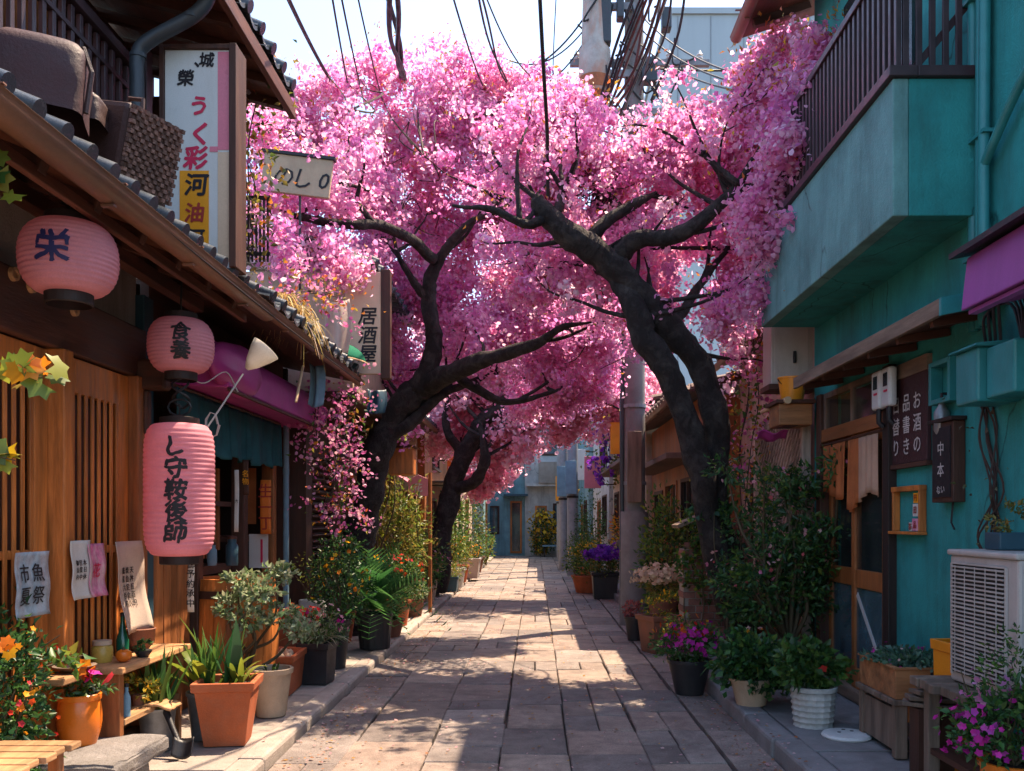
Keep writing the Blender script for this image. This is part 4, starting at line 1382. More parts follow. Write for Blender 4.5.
# autumn coloured maple sprays overhanging from the left
def maple_leaf_spray(label, c, n, rad, seed, pal):
    t = thing("maple_spray", label, "branch", c)
    rng = np.random.default_rng(seed)
    c = Vector(c)
    pts = [c + Vector((-0.75, 0.1, 0.10)), c + Vector((-0.3, 0.0, 0.06)), c + Vector((rad * 0.5, 0, -0.02))]
    MB().tube(pts, [0.008, 0.005, 0.002], 6).build("stem", M['stem'], t)
    vs, fs, cs = [], [], []
    for i in range(n):
        p = np.array(c) + rng.normal(size=3) * np.array((rad, rad * 0.7, rad * 0.55)) * 0.6
        nr = unit(1, rng)[0] * 0.8 + np.array((0.2, -0.8, 0.3)); nr /= np.linalg.norm(nr)
        a, b = frames(nr[None], rng); a, b = a[0], b[0]
        s = rng.uniform(0.05, 0.085) * (0.6 if c[2] < 1.2 else 1.0)
        o = len(vs)
        col = palette(1, pal, rng, 0.2)[0]
        K = 5
        vs.append(p); cs.append(col)
        out = []
        for k in range(K * 2 + 1):
            ang = -2.2 + 4.4 * k / (K * 2)
            r = s * (1.0 if k % 2 == 0 else 0.70) * (1 - 0.25 * abs(ang) / 2.2)
            vs.append(p + a * r * math.sin(ang) + b * r * math.cos(ang) - nr * (r * r * 3.0)); cs.append(col * rng.uniform(0.85, 1.15))
        for k in range(K * 2):
            fs.append((o, o + 1 + k, o + 2 + k))
    raw_mesh("maple_leaf", np.array(vs), np.array(fs), np.clip(np.array(cs), 0, 1), M['leaf'], t)


maple_leaf_spray("yellow green and orange maple leaves in front of the lattice door", P(30, 372, 3.3), 13, 0.09, 51, LIME + [(0.75, 0.30, 0.02), (0.80, 0.45, 0.03), (0.80, 0.24, 0.02)])
maple_leaf_spray("small cluster of yellow maple leaves lower at the left edge", P(8, 455, 3.3), 6, 0.05, 52, YELLOW + LIME)
maple_leaf_spray("green maple leaves at the left edge beside the highest lantern", P(-2, 180, 3.3), 8, 0.07, 53, LIME + GREEN)
maple_leaf_spray("orange leaves above the red flower bush at the left edge", P(2, 650, 4.0), 6, 0.05, 54, ORANGE + YELLOW)

for (c, r, h, seed, lab) in (((-2.36, 5.62, ZL), 0.115, 0.27, 61, "dented zinc bucket with thin upright leaves, nearest the shelf bench"),
                             ((-2.16, 5.92, ZL), 0.125, 0.31, 62, "zinc bucket of tall bright green iris leaves behind the terracotta pot")):
    c = Vector(c)
    t = plant("zinc_bucket", lab, c)
    mb = MB().lathe([(r * 0.72, 0), (r * 0.76, 0.02), (r * 0.97, h * 0.9), (r * 1.04, h * 0.93), (r * 1.05, h), (r * 0.98, h), (r * 0.92, h * 0.8), (0.01, h * 0.8)], c, 28, cap1=False)
    mb.build("pot", M['zinc'], t, smooth=True)
    straps(t, c + Vector((0, 0, h * 0.85)), 34, 0.48, 0.028, GREEN + [(0.10, 0.2, 0.05)], seed, 0.45, 1.0, arch=0.6)
c = Vector((-2.12, 5.95, ZL + 0.2))
t = plant("broad_leaf_plant", "long light green broad leaves arching above the zinc buckets", c, cat="plant")
straps(t, c, 9, 0.75, 0.085, LIME + [(0.14, 0.26, 0.05)], 63, 0.75, 0.95, arch=0.75)
t = plant("bark_lid", "curled piece of bark lying across the zinc bucket rim", (-2.36, 5.55, 0.34), cat="bark")
def bf(u, v):
    return Vector((-2.47 + 0.26 * u, 5.46 + 0.18 * v, 0.345 + 0.03 * math.sin(u * 3.1) + 0.012 * noise.noise(Vector((u * 5, v * 5, 0)))))
MB().grid(bf, 12, 8).build("bark", M['wood_tan_y'], t, smooth='full', solid=0.015)
t = plant("garden_trowel", "black garden scoop leaning on the zinc buckets", (-2.05, 5.5, ZL), cat="tool")
a, b = Vector((-2.28, 5.55, 0.33)), Vector((-2.13, 5.42, 0.12))
MB().tube([a, a.lerp(b, .5), b], [0.022, 0.018, 0.02], 8).build("handle", M['iron'], t, smooth=True)
mb = MB().grid(lambda u, v: Vector((-2.17 + 0.12 * u, 5.36 + 0.02 * math.sin(u * 3.1) + 0.05 * v, 0.068 + 0.10 * v + 0.03 * (2 * u - 1) ** 2)), 8, 6)
mb.build("blade", M['iron'], t, smooth='full', solid=0.006)

c = Vector((-1.985, 5.82, ZL))
t = plant("terracotta_pot_plant", "square terracotta pot with a few long snake leaves, in front of the barrel", c)
square_pot(t, c, 0.36, 0.25, 0.41, M['terra'], R(8))
straps(t, c + Vector((0, 0, 0.36)), 6, 0.42, 0.06, [(0.05, 0.14, 0.05), (0.07, 0.18, 0.05)], 64, 0.45, 1.05, arch=0.25)
straps(t, c + Vector((0.06, 0, 0.36)), 12, 0.34, 0.03, LIME, 65, 0.7, 0.8, arch=0.8)
c = Vector((-1.94, 6.62, ZL))
t = plant("buff_pot_plant", "plain buff round pot with bare soil beside the square terracotta pot", c)
round_pot(t, c, 0.145, 0.35, M['buff'], 0.72)
straps(t, c + Vector((0, 0, 0.31)), 5, 0.18, 0.02, GREEN, 66, 0.6, 0.7)
c = Vector((-2.17, 7.55, ZL))
t = plant("terracotta_trough", "rectangular terracotta trough full of brown bulbs, beside the buff pot", c)
square_pot(t, c, 0.38, 0.32, 0.33, M['terra'], R(3), 1.5)
b0 = None
for k in range(18):
    q = (random.uniform(-.14, .14), random.uniform(-.2, .2), 0.27)
    if b0 is None:
        b0 = MB().lathe([(0.004, 0), (0.03, 0.015), (0.026, 0.04), (0.005, 0.06)], (0, 0, 0), 10).build("plant_bulb", M['buff'], t, smooth=True, local=True)
        b0.location = q
    else:
        o = b0.copy(); COL.objects.link(o); o.parent = t; o.location = q
c = Vector((-2.17, 6.75, ZL))
t = plant("pale_leaf_shrub", "small twisted shrub with pale silvery leaves in front of the barrel", c)
round_pot(t, c, 0.15, 0.3, M['terra_dark'])
tips = [c + Vector(v) for v in ((-0.05, 0, 0.95), (0.12, -0.05, 0.9), (0.28, 0, 0.72), (0.40, 0.05, 0.62), (0.2, 0.1, 1.02), (-0.12, 0.05, 0.8), (0.05, -0.1, 0.7))]
stems(t, c + Vector((0, 0, 0.26)), tips, 0.016, 67, wig=0.16)
for i, tp in enumerate(tips):
    foliage(t, tp, (0.13, 0.12, 0.085), 170, 0.05, PALE, 70 + i, width=0.6, clump=10)
c = Vector((-2.2, 8.2, ZL))
t = plant("red_bloom_pot", "tall terracotta bowl of scarlet flowers behind the trough", c)
round_pot(t, c, 0.19, 0.46, M['terra_dark'], 0.6)
foliage(t, c + Vector((0, 0, 0.52)), (0.19, 0.17, 0.10), 420, 0.05, GREEN, 81)
flowers(t, c + Vector((0.06, 0, 0.55)), (0.17, 0.15, 0.10), 70, 0.03, REDS, 82)
c = Vector((-1.92, 7.95, ZL))
t = plant("black_planter_plant", "black square planter with grassy variegated leaves and pink blooms near the kerb", c)
square_pot(t, c, 0.27, 0.23, 0.36, M['black_pot'], R(-6))
straps(t, c + Vector((0, 0, 0.33)), 70, 0.38, 0.018, PALE + [(0.4, 0.38, 0.25)], 83, 0.9, 0.75, arch=0.9)
foliage(t, c + Vector((0.02, 0, 0.5)), (0.22, 0.2, 0.15), 500, 0.04, GREEN + PALE, 84)
flowers(t, c + Vector((0.02, 0, 0.52)), (0.22, 0.2, 0.15), 26, 0.026, PINKISH + MAGENTA[:1], 85)
c = Vector((-2.27, 9.2, ZL))
t = plant("white_can_pot", "off white tin can pot with bare wiry stems, beside the pale pole", c)
round_pot(t, c, 0.13, 0.62, M['plastic_white'], 0.9)
stems(t, c + Vector((0, 0, 0.55)), [c + Vector((random.uniform(-.2, .25), random.uniform(-.1, .1), random.uniform(.75, 1.1))) for _ in range(7)], 0.008, 86)
foliage(t, c + Vector((0.05, 0, 0.95)), (0.22, 0.2, 0.2), 200, 0.04, LIME, 87)
c = Vector((-1.96, 8.75, ZL))
t = plant("tall_black_pot", "tall matt black pot with dark foliage and yellow flowers, left of the cycad", c)
round_pot(t, c, 0.16, 0.48, M['black_pot'])
foliage(t, c + Vector((0.05, 0.1, 0.85)), (0.28, 0.28, 0.42), 1500, 0.05, GREEN + DARKGREEN, 88, clump=20)
stems(t, c + Vector((0, 0, 0.4)), [c + Vector((random.uniform(-.2, .25), random.uniform(-.1, .2), random.uniform(.7, 1.3))) for _ in range(8)], 0.01, 89)
flowers(t, c + Vector((0.05, 0.1, 0.85)), (0.28, 0.28, 0.4), 34, 0.026, YELLOW + ORANGE, 90)
c = Vector((-1.80, 10.1, ZL))
t = plant("cycad_pot", "big spiky dark green cycad in a ribbed black pot at the kerb", c)
round_pot(t, c, 0.19, 0.40, M['black_pot'], 0.85, ribs=14)


def cycad(parent, c, n, L, seed):
    rng = np.random.default_rng(seed)
    vs, fs, cs = [], [], []
    for i in range(n):
        a = rng.uniform(0, 6.28); el = rng.uniform(0.25, 1.3)
        d = np.array((math.cos(a) * math.cos(el), math.sin(a) * math.cos(el), math.sin(el)))
        side = np.array((-math.sin(a), math.cos(a), 0))
        l = L * rng.uniform(0.75, 1.1)
        col = palette(1, [(0.05, 0.15, 0.04), (0.075, 0.19, 0.05), (0.04, 0.12, 0.04)], rng, 0.2)[0]
        prev = None
        K = 13
        for k in range(K):
            t = k / K
            p = np.array(c) + d * l * t + np.array((0, 0, -1)) * l * 0.42 * t * t * math.cos(el) * 1.6
            ll = l * 0.30 * math.sin(math.pi * min(1, t * 0.85 + 0.12)) + 0.02
            for s in (-1, 1):
                o = len(vs)
                tip = p + side * s * ll * 0.85 + d * ll * 0.55 + np.array((0, 0, 0.25 * ll))
                vs += [p, p + d * 0.034, tip]; cs += [col, col, col * 1.35]
                fs.append((o, o + 1, o + 2))
            if k:
                o = len(vs)
                vs += [prev - side * 0.004, prev + side * 0.004, p]; cs += [col] * 3
                fs.append((o, o + 1, o + 2))
            prev = p
    raw_mesh("frond", np.array(vs), np.array(fs), np.clip(np.array(cs), 0, 1), M['leaf'], parent)


cycad(t, c + Vector((0, 0, 0.42)), 46, 0.90, 91)
c = Vector((-1.78, 11.1, ZL))
t = plant("low_fern_pot", "low bushy olive fern spilling beside the cycad", c)
round_pot(t, c, 0.16, 0.22, M['terra_dark'])
straps(t, c + Vector((0, 0, 0.2)), 120, 0.5, 0.018, GREEN + OLIVE, 92, 0.85, 0.8, arch=0.9)
c = Vector((-1.86, 12.2, ZL))
t = plant("red_salvia_pot", "green leafy pot with a few red blooms above the cycad", c)
round_pot(t, c, 0.17, 0.35, M['terra'])
foliage(t, c + Vector((0, 0, 0.62)), (0.3, 0.3, 0.35), 1100, 0.055, GREEN, 93, clump=18)
flowers(t, c + Vector((0, 0, 0.72)), (0.3, 0.3, 0.3), 40, 0.035, REDS, 94)
for (x, y, rx, ry, rz, z, n, pal, seed, lab) in (
        (-2.0, 13.2, 0.42, 0.5, 0.85, 1.2, 2600, OLIVE + LIME, 95, "tall sunlit olive and yellow bush behind the leaning left trunk"),
        (-1.95, 15.2, 0.38, 0.6, 0.55, 0.8, 1500, GREEN + OLIVE, 96, "mid height green bush beyond the olive bush on the left"),
        (-2.3, 12.6, 0.5, 0.5, 0.5, 2.7, 1300, LIME, 97, "lime green foliage mass high behind the left trunk"),
        (-1.92, 19.5, 0.42, 0.7, 0.75, 1.2, 1500, GREEN + LIME[:1], 98, "rounded green shrub beyond the third cherry trunk"),
        (-1.95, 25.0, 0.6, 1.0, 0.9, 1.3, 1300, GREEN + OLIVE, 99, "distant green shrub at the far left of the street"),
        (-1.6, 29.0, 0.4, 0.8, 0.5, 0.55, 700, LIME + GREEN, 100, "small far bush at the end of the left planters")):
    c = Vector((x, y, ZL))
    t = plant("shrub", lab, c, cat="shrub")
    stems(t, c, [c + Vector((random.uniform(-.3, .3) * rx * 2, random.uniform(-.3, .3), z + random.uniform(-.2, .4) * rz)) for _ in range(9)], 0.018, seed)
    foliage(t, (x, y, z), (rx, ry, rz), n, 0.085, pal, seed, clump=24)
c = Vector((-1.66, 22.3, ZL))
t = plant("stone_trough", "long buff trough of greenery beside the far left kerb", c)
square_pot(t, c, 0.62, 0.5, 0.5, M['box_beige'], 0, 1.2)
foliage(t, c + Vector((0, 0, 0.62)), (0.4, 0.4, 0.25), 900, 0.07, LIME + GREEN, 101)
c = Vector((-1.75, 18.2, ZL))
t = plant("dark_planter", "small dark planter with bright green leaves in front of the buff trough", c)
square_pot(t, c, 0.4, 0.34, 0.3, M['tarp_blue'])
foliage(t, c + Vector((0, 0, 0.42)), (0.3, 0.3, 0.2), 520, 0.06, LIME, 102)
t = thing("leaning_board", "pale grey boards leaning at the kerb below the third cherry tree", "board", (-1.95, 16.8, ZL))
for k in range(2):
    MB().beam((-1.95 - 0.05 * k, 16.9 + k * 0.35, ZL), (-2.02, 16.95 + k * 0.35, 0.85), 0.32, 0.03, up=(0, 1, 0)).build("board", M['wood_grey'], t, bevel=0.005)
for (x, y, m, lab, r, h) in ((-1.98, 14.1, 'terra', "plain terracotta pot at the kerb under the olive bush", 0.17, 0.32), (-1.8, 13.4, 'terra_dark', "dark clay pot with small pale leaves next to the olive bush", 0.15, 0.27)):
    t = plant("clay_pot_plant", lab, (x, y, ZL))
    round_pot(t, (x, y, ZL), r, h, M[m])
    foliage(t, (x, y, ZL + h + 0.1), (r * 1.3, r * 1.3, 0.16), 350, 0.055, PALE + GREEN, 103 + int(y))

# ================================================================== generic houses further down the street
def street_house(name, label, side, x, y0, y1, h, wall, roofm, openings, eave=0.5, storey=None, depth=4.0, roof_h=0.8, base=0.06, cat="house", overhang=None, roofk='tile'):
    """side -1 left / +1 right; the street face stands at x. openings: (kind, y0, y1, z0, z1)"""
    s = side
    t = thing(name, label, cat, (x, (y0 + y1) / 2, base))
    mb = MB()
    ops = sorted([o for o in openings if o[0] in ('window', 'door', 'shutter')], key=lambda o: o[1])
    xb = x + s * 0.14
    ys = sorted({y0, y1, *[o[1] for o in ops], *[o[2] for o in ops]})
    for a, b in zip(ys, ys[1:]):
        cuts = sorted([(o[3], o[4]) for o in ops if o[1] <= a + 1e-6 and o[2] >= b - 1e-6])
        z = base
        for c0, c1 in cuts:
            if c0 > z + 1e-4:
                mb.box((x, a, z), (xb, b, c0))
            z = c1
        mb.box((x, a, z), (xb, b, h))
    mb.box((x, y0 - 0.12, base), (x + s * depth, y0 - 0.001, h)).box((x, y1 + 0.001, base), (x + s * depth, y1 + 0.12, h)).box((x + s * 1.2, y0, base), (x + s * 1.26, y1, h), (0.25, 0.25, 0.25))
    mb.build("wall", wall, t)
    for k, a, b, z0, z1 in openings:
        fm = M['wood_dark']
        if k in ('window', 'door'):
            f = MB()
            w = 0.055
            xi0, xi1 = x - s * 0.02, x + s * 0.06
            f.box((xi0, a, z0), (xi1, a + w, z1)).box((xi0, b - w, z0), (xi1, b, z1)).box((xi0, a + w, z1 - w), (xi1, b - w, z1)).box((xi0, a + w, z0), (xi1, b - w, z0 + w))
            m = (a + b) / 2
            f.box((xi0 + s * 0.01, m - w / 2, z0 + w), (xi1, m + w / 2, z1 - w))
            if k == 'door':
                f.box((xi0 + s * 0.012, a + w, z0 + 0.75), (xi1, m - w / 2, z0 + 0.85)).box((xi0 + s * 0.012, m + w / 2, z0 + 0.75), (xi1, b - w, z0 + 0.85))
            fo = f.build("door" if k == 'door' else "window", M['wood_warm'] if k == 'door' else fm, t, bevel=0.004)
            MB().box((x + s * 0.025, a + w, z0 + w), (x + s * 0.035, b - w, z1 - w)).build("pane", M['glass_dark'], fo)
            MB().box((x - s * 0.07, a - 0.05, z0 - 0.04), (x - s * 0.001, b + 0.05, z0)).build("sill", M['wood_grey_y'], fo)
        elif k == 'shutter':
            f = MB()
            for q in range(int((z1 - z0) / 0.07)):
                tn = random.uniform(0.8, 1.15)
                f.beam((x + s * 0.02, a, z0 + q * 0.07 + 0.03), (x + s * 0.02, b, z0 + q * 0.07 + 0.03), 0.06, 0.014, (tn, tn, tn), up=(s * 0.5, 0, 1))
            f.box((x + s * 0.06, a, z0), (x + s * 0.07, b, z1))
            f.build("shutter", M['wood_dark_y'], t)
        elif k == 'awning':
            dpt = 0.55
            MB().prism([(x, z1), (x - s * dpt, z0), (x - s * dpt, z0 - 0.12), (x - s * (dpt - 0.015), z0 - 0.12), (x - s * (dpt - 0.015), z0 - 0.01), (x, z1 - 0.03)], a, b).build("awning", openings_mat.get((round(a, 2), side), M['roof_brown']), t)
        elif k == 'ledge':
            MB().box((x - s * 0.45, a, z0), (x - s * 0.001, b, z1)).build("ledge_roof", roofm, t, bevel=0.01)
    if roofk == 'tile':
        tile_roof(t, y0 - 0.2, y1 + 0.2, x - s * eave, h - 0.02, x + s * 2.4, h + roof_h, roofm, 0.3)
        MB().prism([(x - s * eave, h - 0.05), (x + s * 2.4, h + roof_h - 0.06), (x + s * 2.4, h + roof_h - 0.01), (x - s * eave, h - 0.01)], y0 - 0.2, y1 + 0.2).build("soffit", M['wood_dark_y'], t)
        half_gutter(y0 - 0.2, y1 + 0.2, x - s * eave, h - 0.04, 0.05, t, M['copper'])
    elif roofk == 'flat':
        MB().box((x - s * 0.06, y0 - 0.18, h + 0.001), (x + s * depth, y1 + 0.18, h + 0.18)).build("parapet", roofm, t, bevel=0.02)
    return t


openings_mat = {(9.8, -1): M['green_awn'], (14.6, -1): M['pink_board']}
hA = street_house("cream_house", "cream house with overhanging upper floor and dark timber ground floor, left behind the curtain shop", -1, -2.45, 9.75, 12.9, 2.75, M['wood_dark'], M['tile'],
             [('shutter', 9.9, 10.9, 0.8, 2.2), ('door', 11.2, 12.5, 0.1, 2.1)], roofk='none')
MB().box((-4.5, 9.75, 2.78), (-1.93, 12.9, 2.90)).build("jetty", M['wood_dark_y'], hA, bevel=0.01)
mb = MB().box((-4.5, 9.78, 2.901), (-1.98, 12.85, 4.2))
mb.build("upper_wall", M['cream_stucco'], hA)
MB().box((-1.98, 9.9, 3.0), (-1.93, 10.0, 4.15)).build("trim", M['wood_dark'], hA)
MB().box((-1.98, 12.4, 3.0), (-1.90, 12.55, 4.15)).build("trim", M['tarp_blue'], hA)
tile_roof(hA, 9.6, 13.0, -1.7, 4.22, -4.2, 5.1, M['tile'], 0.3)
sgn = thing("cream_signboard", "cream upright signboard with dark script leaning out from the upper floor behind the left tree", "sign", P(366, 372, 9.6))
a, b = P(345, 300, 9.6), P(381, 374, 9.6)
MB().box((a.x, 9.6, b.z), (b.x, 9.68, a.z + 0.3)).build("board", M['sign_cream'], sgn, bevel=0.008)
MB().box((b.x + 0.001, 9.58, b.z - 0.05), (b.x + 0.10, 9.70, a.z + 0.32)).build("side_frame", M['wood_dark'], sgn, bevel=0.006)
pc = P(364, 335, 9.6)
lettering("居酒屋", 0.2, M['ink'], sgn, flat_xf((pc.x + 0.04, 9.596, pc.z), (1, 0, 0)), bold=0.02, skew=0.15)
s2 = thing("white_signboard", "tilted off white signboard with dark curls half hidden in the blossom", "sign", P(296, 196, 8.9))
a, b = P(262, 156, 8.9), P(331, 194, 8.9)
mt = Matrix.Translation(((a.x + b.x) / 2, 8.9, (a.z + b.z) / 2)) @ Matrix.Rotation(R(7), 4, 'Y')
w_, h_ = (b.x - a.x) / 2, (a.z - b.z) / 2
MB().box((-w_, 0, -h_), (w_, 0.05, h_), mat=mt).build("board", M['buff'], s2, bevel=0.006)
MB().box((-w_ - 0.02, -0.02, h_ + 0.001), (w_ + 0.02, 0.07, h_ + 0.03), mat=mt).build("top_rail", M['iron'], s2)
for k, ch in enumerate("のし0"):
    lettering(ch, 0.22, M['ink'], s2, (lambda kk: (lambda u, v: mt @ Vector((-0.12 + kk * 0.2 + u, -0.004, v - 0.03))))(k), bold=0.01, skew=0.2)
MB().tube([P(300, 190, 8.95), P(300, 290, 8.95)], 0.012, 8).build("post", M['iron'], s2)
t = thing("awning_dome", "dark green rounded cloth awning below the cream signboard", "awning", P(345, 365, 9.3))
cc = P(343, 364, 9.4)
mb = MB().grid(lambda u, v: Vector((cc.x + 0.24 * math.cos(math.pi * u) * math.cos(v * 1.5), 9.4 - 0.42 * math.cos(v * 1.5) * math.sin(math.pi * u), cc.z + 0.20 * math.sin(v * 1.5))), 18, 8)
mb.build("cloth", M['green_awn'], t, smooth='full', solid=0.004)
MB().tube([(cc.x + 0.25 * math.cos(math.pi * k / 16), 9.4 - 0.43 * math.sin(math.pi * k / 16), cc.z) for k in range(17)], 0.012, 6).build("hoop", M['bamboo'], t)
for px0, py0, px1, py1, y, m, lab in ((308, 362, 322, 404, 8.3, 'cloth_blue', "pale blue cloth bundle hung from the curtain shop eave"), (322, 296, 347, 352, 9.0, 'paper', "pale cream sheet of cloth hanging below the blossom beside the cream signboard"), (300, 318, 316, 350, 8.0, 'shade_white', "crumpled white cloth caught on the curtain shop eave"), (366, 388, 384, 412, 9.3, 'tarp_blue', "grey blue tarpaulin drooping over the eave beside the left tree")):
    a, b = P(px0, py0, y), P(px1, py1, y)
    t = thing("hung_cloth", lab, "cloth", (a.x, y, b.z))
    MB().grid(lambda u, v: Vector((a.x + (b.x - a.x) * (u + 0.12 * math.sin(v * 3)), y + 0.05 * math.sin(u * 8) + 0.05 * v, b.z + (a.z - b.z) * (v - 0.1 * math.sin(u * 3.1)))), 14, 14).build("cloth", M[m], t, smooth='full', solid=0.006)
t = thing("bamboo_pole", "thin bamboo pole poking up along the curtain shop eave", "pole", P(296, 400, 7.6))
MB().tube([P(296, 402, 7.5), P(303, 366, 7.7)], 0.012, 8).build("pole", M['bamboo'], t)


def vine(name, label, pts, n, spread, size, pal, seed, fl=0, flpal=None, flsize=0.03, group=None, nst=3, cat="vine"):
    t = thing(name, label, cat, pts[0], group)
    rng = np.random.default_rng(seed)
    rr = random.Random(seed)
    mb = MB()
    allp = []
    for k in range(nst):
        sp = smooth_path([(p[0] + rr.uniform(-1, 1) * spread * .6, p[1] + rr.uniform(-1, 1) * spread * .6, p[2] + rr.uniform(-1, 1) * spread * .3, 0) for p in pts], 6)
        mb.tube([(min(p[0], 2.492) if abs(p[0] - 2.5) < 0.12 else p[0], p[1], p[2]) for p in sp], 0.0055, 5)
        allp += [p[:3] for p in sp]
    mb.build("stem", M['twig'], t, smooth=True)
    allp = np.array(allp)
    if n:
        i = rng.integers(0, len(allp), n)
        p = allp[i] + rng.normal(size=(n, 3)) * spread
        ax = rng.normal(size=(n, 3)); ax[:, 2] -= 0.3; ax /= np.linalg.norm(ax, axis=1)[:, None]
        v, f, c = leaves(p, ax, size, palette(n, pal, rng, 0.25), rng, 0.55)
        raw_mesh("foliage", v, f, c, M['leaf'], t)
    if fl:
        i = rng.integers(0, len(allp), max(4, fl // 9))
        cl = allp[i] + rng.normal(size=(len(i), 3)) * spread
        j = rng.integers(0, len(cl), fl)
        p = cl[j] + rng.normal(size=(fl, 3)) * 0.05
        nr = unit(fl, rng)
        v, f, c = florets(p, nr, np.full(fl, flsize) * rng.uniform(.7, 1.2, fl), palette(fl, flpal, rng, 0.2), rng, 0.4)
        raw_mesh("blossom", v, f, c, M['petal'], t)
    return t


PV = [(0.62, 0.16, 0.36), (0.70, 0.30, 0.46), (0.50, 0.10, 0.30), (0.72, 0.40, 0.50)]
vine("flowering_vine", "pink flowering creeper hanging down beside the left leaning trunk", [P(352, 395, 9.0), P(345, 430, 9.0), P(352, 470, 9.1), P(348, 520, 9.2)], 160, 0.12, 0.05, GREEN + YOUNG, 120, 560, PV, 0.021)
vine("flowering_vine", "pink flowering creeper trailing from the end of the magenta awning", [P(312, 400, 8.7), P(322, 440, 8.7), P(330, 480, 8.8), P(322, 520, 8.9)], 120, 0.12, 0.05, GREEN + YOUNG, 121, 420, PV, 0.021)
vine("flowering_vine", "pink creeper along the tiled eave in front of the cream signboard", [P(285, 300, 7.8), P(300, 292, 8.1), P(322, 292, 8.4), P(336, 296, 8.7)], 200, 0.14, 0.05, YOUNG, 122, 240, PV, 0.022)
t = thing("dry_grass_tuft", "tangled straw coloured dry grass spilling over the curtain shop eave", "dry grass", P(292, 340, 7.4))
straps(t, P(285, 306, 7.4), 120, 0.32, 0.008, [(0.50, 0.34, 0.12), (0.42, 0.26, 0.09), (0.58, 0.44, 0.2)], 123, 1.0, 0.35, "straw", 'straw', 1.3, 0.1)
straps(t, P(303, 318, 7.5), 100, 0.30, 0.008, [(0.50, 0.34, 0.12), (0.42, 0.26, 0.09), (0.62, 0.5, 0.3)], 124, 1.0, 0.2, "straw", 'straw', 1.4, 0.1)
vine("autumn_vine", "orange tinged vine growing up beside the white vertical sign under the upper eave", [P(246, 250, 6.9), P(252, 190, 6.9), P(246, 130, 6.9), P(262, 78, 6.9)], 520, 0.14, 0.055, YOUNG + OLIVE, 125, 160, BLOSSOM, 0.025)
rl = thing("iron_railing", "small black iron railing on the roof beyond the white vertical sign", "railing", P(250, 262, 7.1))
a, b = P(237, 262, 7.1), P(268, 200, 7.1)
mb = MB()
for k in range(9):
    x = a.x + (b.x - a.x) * k / 8
    mb.box((x - 0.007, 7.09, a.z), (x + 0.007, 7.104, b.z))
mb.build("baluster", M['iron'], rl)
MB().box((a.x - 0.02, 7.085, b.z), (b.x + 0.02, 7.11, b.z + 0.03)).box((a.x - 0.02, 7.085, a.z + 0.05), (b.x + 0.02, 7.11, a.z + 0.075)).build("top_rail", M['iron'], rl)

street_house("ochre_house", "ochre two storey house on the left half hidden by the olive bush", -1, -2.5, 13.1, 19.0, 3.3, M['ochre_stucco'], M['tile'],
             [('window', 13.6, 14.4, 1.0, 2.0), ('awning', 14.6, 16.2, 2.05, 2.4), ('door', 16.6, 17.8, 0.1, 2.1), ('window', 18.1, 18.8, 1.0, 2.1)], eave=0.55)
street_house("brown_house", "brown timber house beyond the third cherry tree on the left", -1, -2.35, 19.3, 26.0, 3.9, M['wood_warm'], M['tile'],
             [('window', 20.0, 21.4, 1.0, 2.0), ('ledge', 19.6, 25.6, 2.3, 2.36), ('door', 22.0, 23.6, 0.1, 2.1), ('window', 24.1, 25.4, 1.0, 2.0), ('window', 20.6, 22.0, 2.7, 3.5)], eave=0.5)
street_house("cream_row_house", "pale rendered house with a teal door near the far left end", -1, -2.3, 26.4, 33.0, 4.6, M['cream_stucco'], M['tile'],
             [('window', 27.0, 28.4, 1.0, 2.1), ('door', 29.6, 31.0, 0.1, 2.2), ('window', 29.6, 31.2, 2.8, 4.0)], eave=0.45)
street_house("slate_house", "teal grey house closing the far left side of the street", -1, -1.9, 33.3, 37.9, 5.2, M['blue_stucco'], M['roof_brown'],
             [('door', 34.4, 35.6, 0.1, 2.2), ('window', 34.4, 36.2, 2.8, 4.2)], roofk='flat')
bx = thing("hanging_wood_box", "orange brown wooden lamp box hung on a bracket behind the left trunk", "lamp box", P(402, 476, 12.2))
a, b = P(390, 448, 12.2), P(414, 475, 12.2)
MB().box((a.x, 12.1, b.z), (b.x, 12.4, a.z)).build("box", M['wood_door'], bx, bevel=0.012)
MB().prism([(a.x - 0.06, a.z + 0.001), ((a.x + b.x) / 2, a.z + 0.08), (b.x + 0.06, a.z + 0.001)], 12.05, 12.45).build("lid", M['wood_dark_y'], bx)
MB().tube([((a.x + b.x) / 2, 12.25, a.z + 0.07), ((a.x + b.x) / 2, 12.25, 2.85), (-2.5, 12.25, 2.9)], 0.015, 6).build("bracket", M['iron'], bx)
t = thing("pink_board", "small pink shop board on a post beyond the lamp box", "sign", P(418, 496, 14.0))
a, b = P(408, 479, 14.0), P(428, 496, 14.0)
MB().prism([(a.x, b.z), (b.x, b.z), (b.x, a.z), ((a.x + b.x) / 2, a.z + 0.07), (a.x, a.z - 0.02)], 14.0, 14.04).build("board", M['pink_board'], t, bevel=0.004)
MB().tube([(b.x + 0.03, 14.02, 0.06), (b.x + 0.03, 14.02, a.z + 0.1)], 0.03, 8).build("post", M['wood_warm'], t)
lettering("花", 0.15, M['sign_white'], t, flat_xf(((a.x + b.x) / 2, 13.996, (a.z + b.z) / 2), (1, 0, 0)))

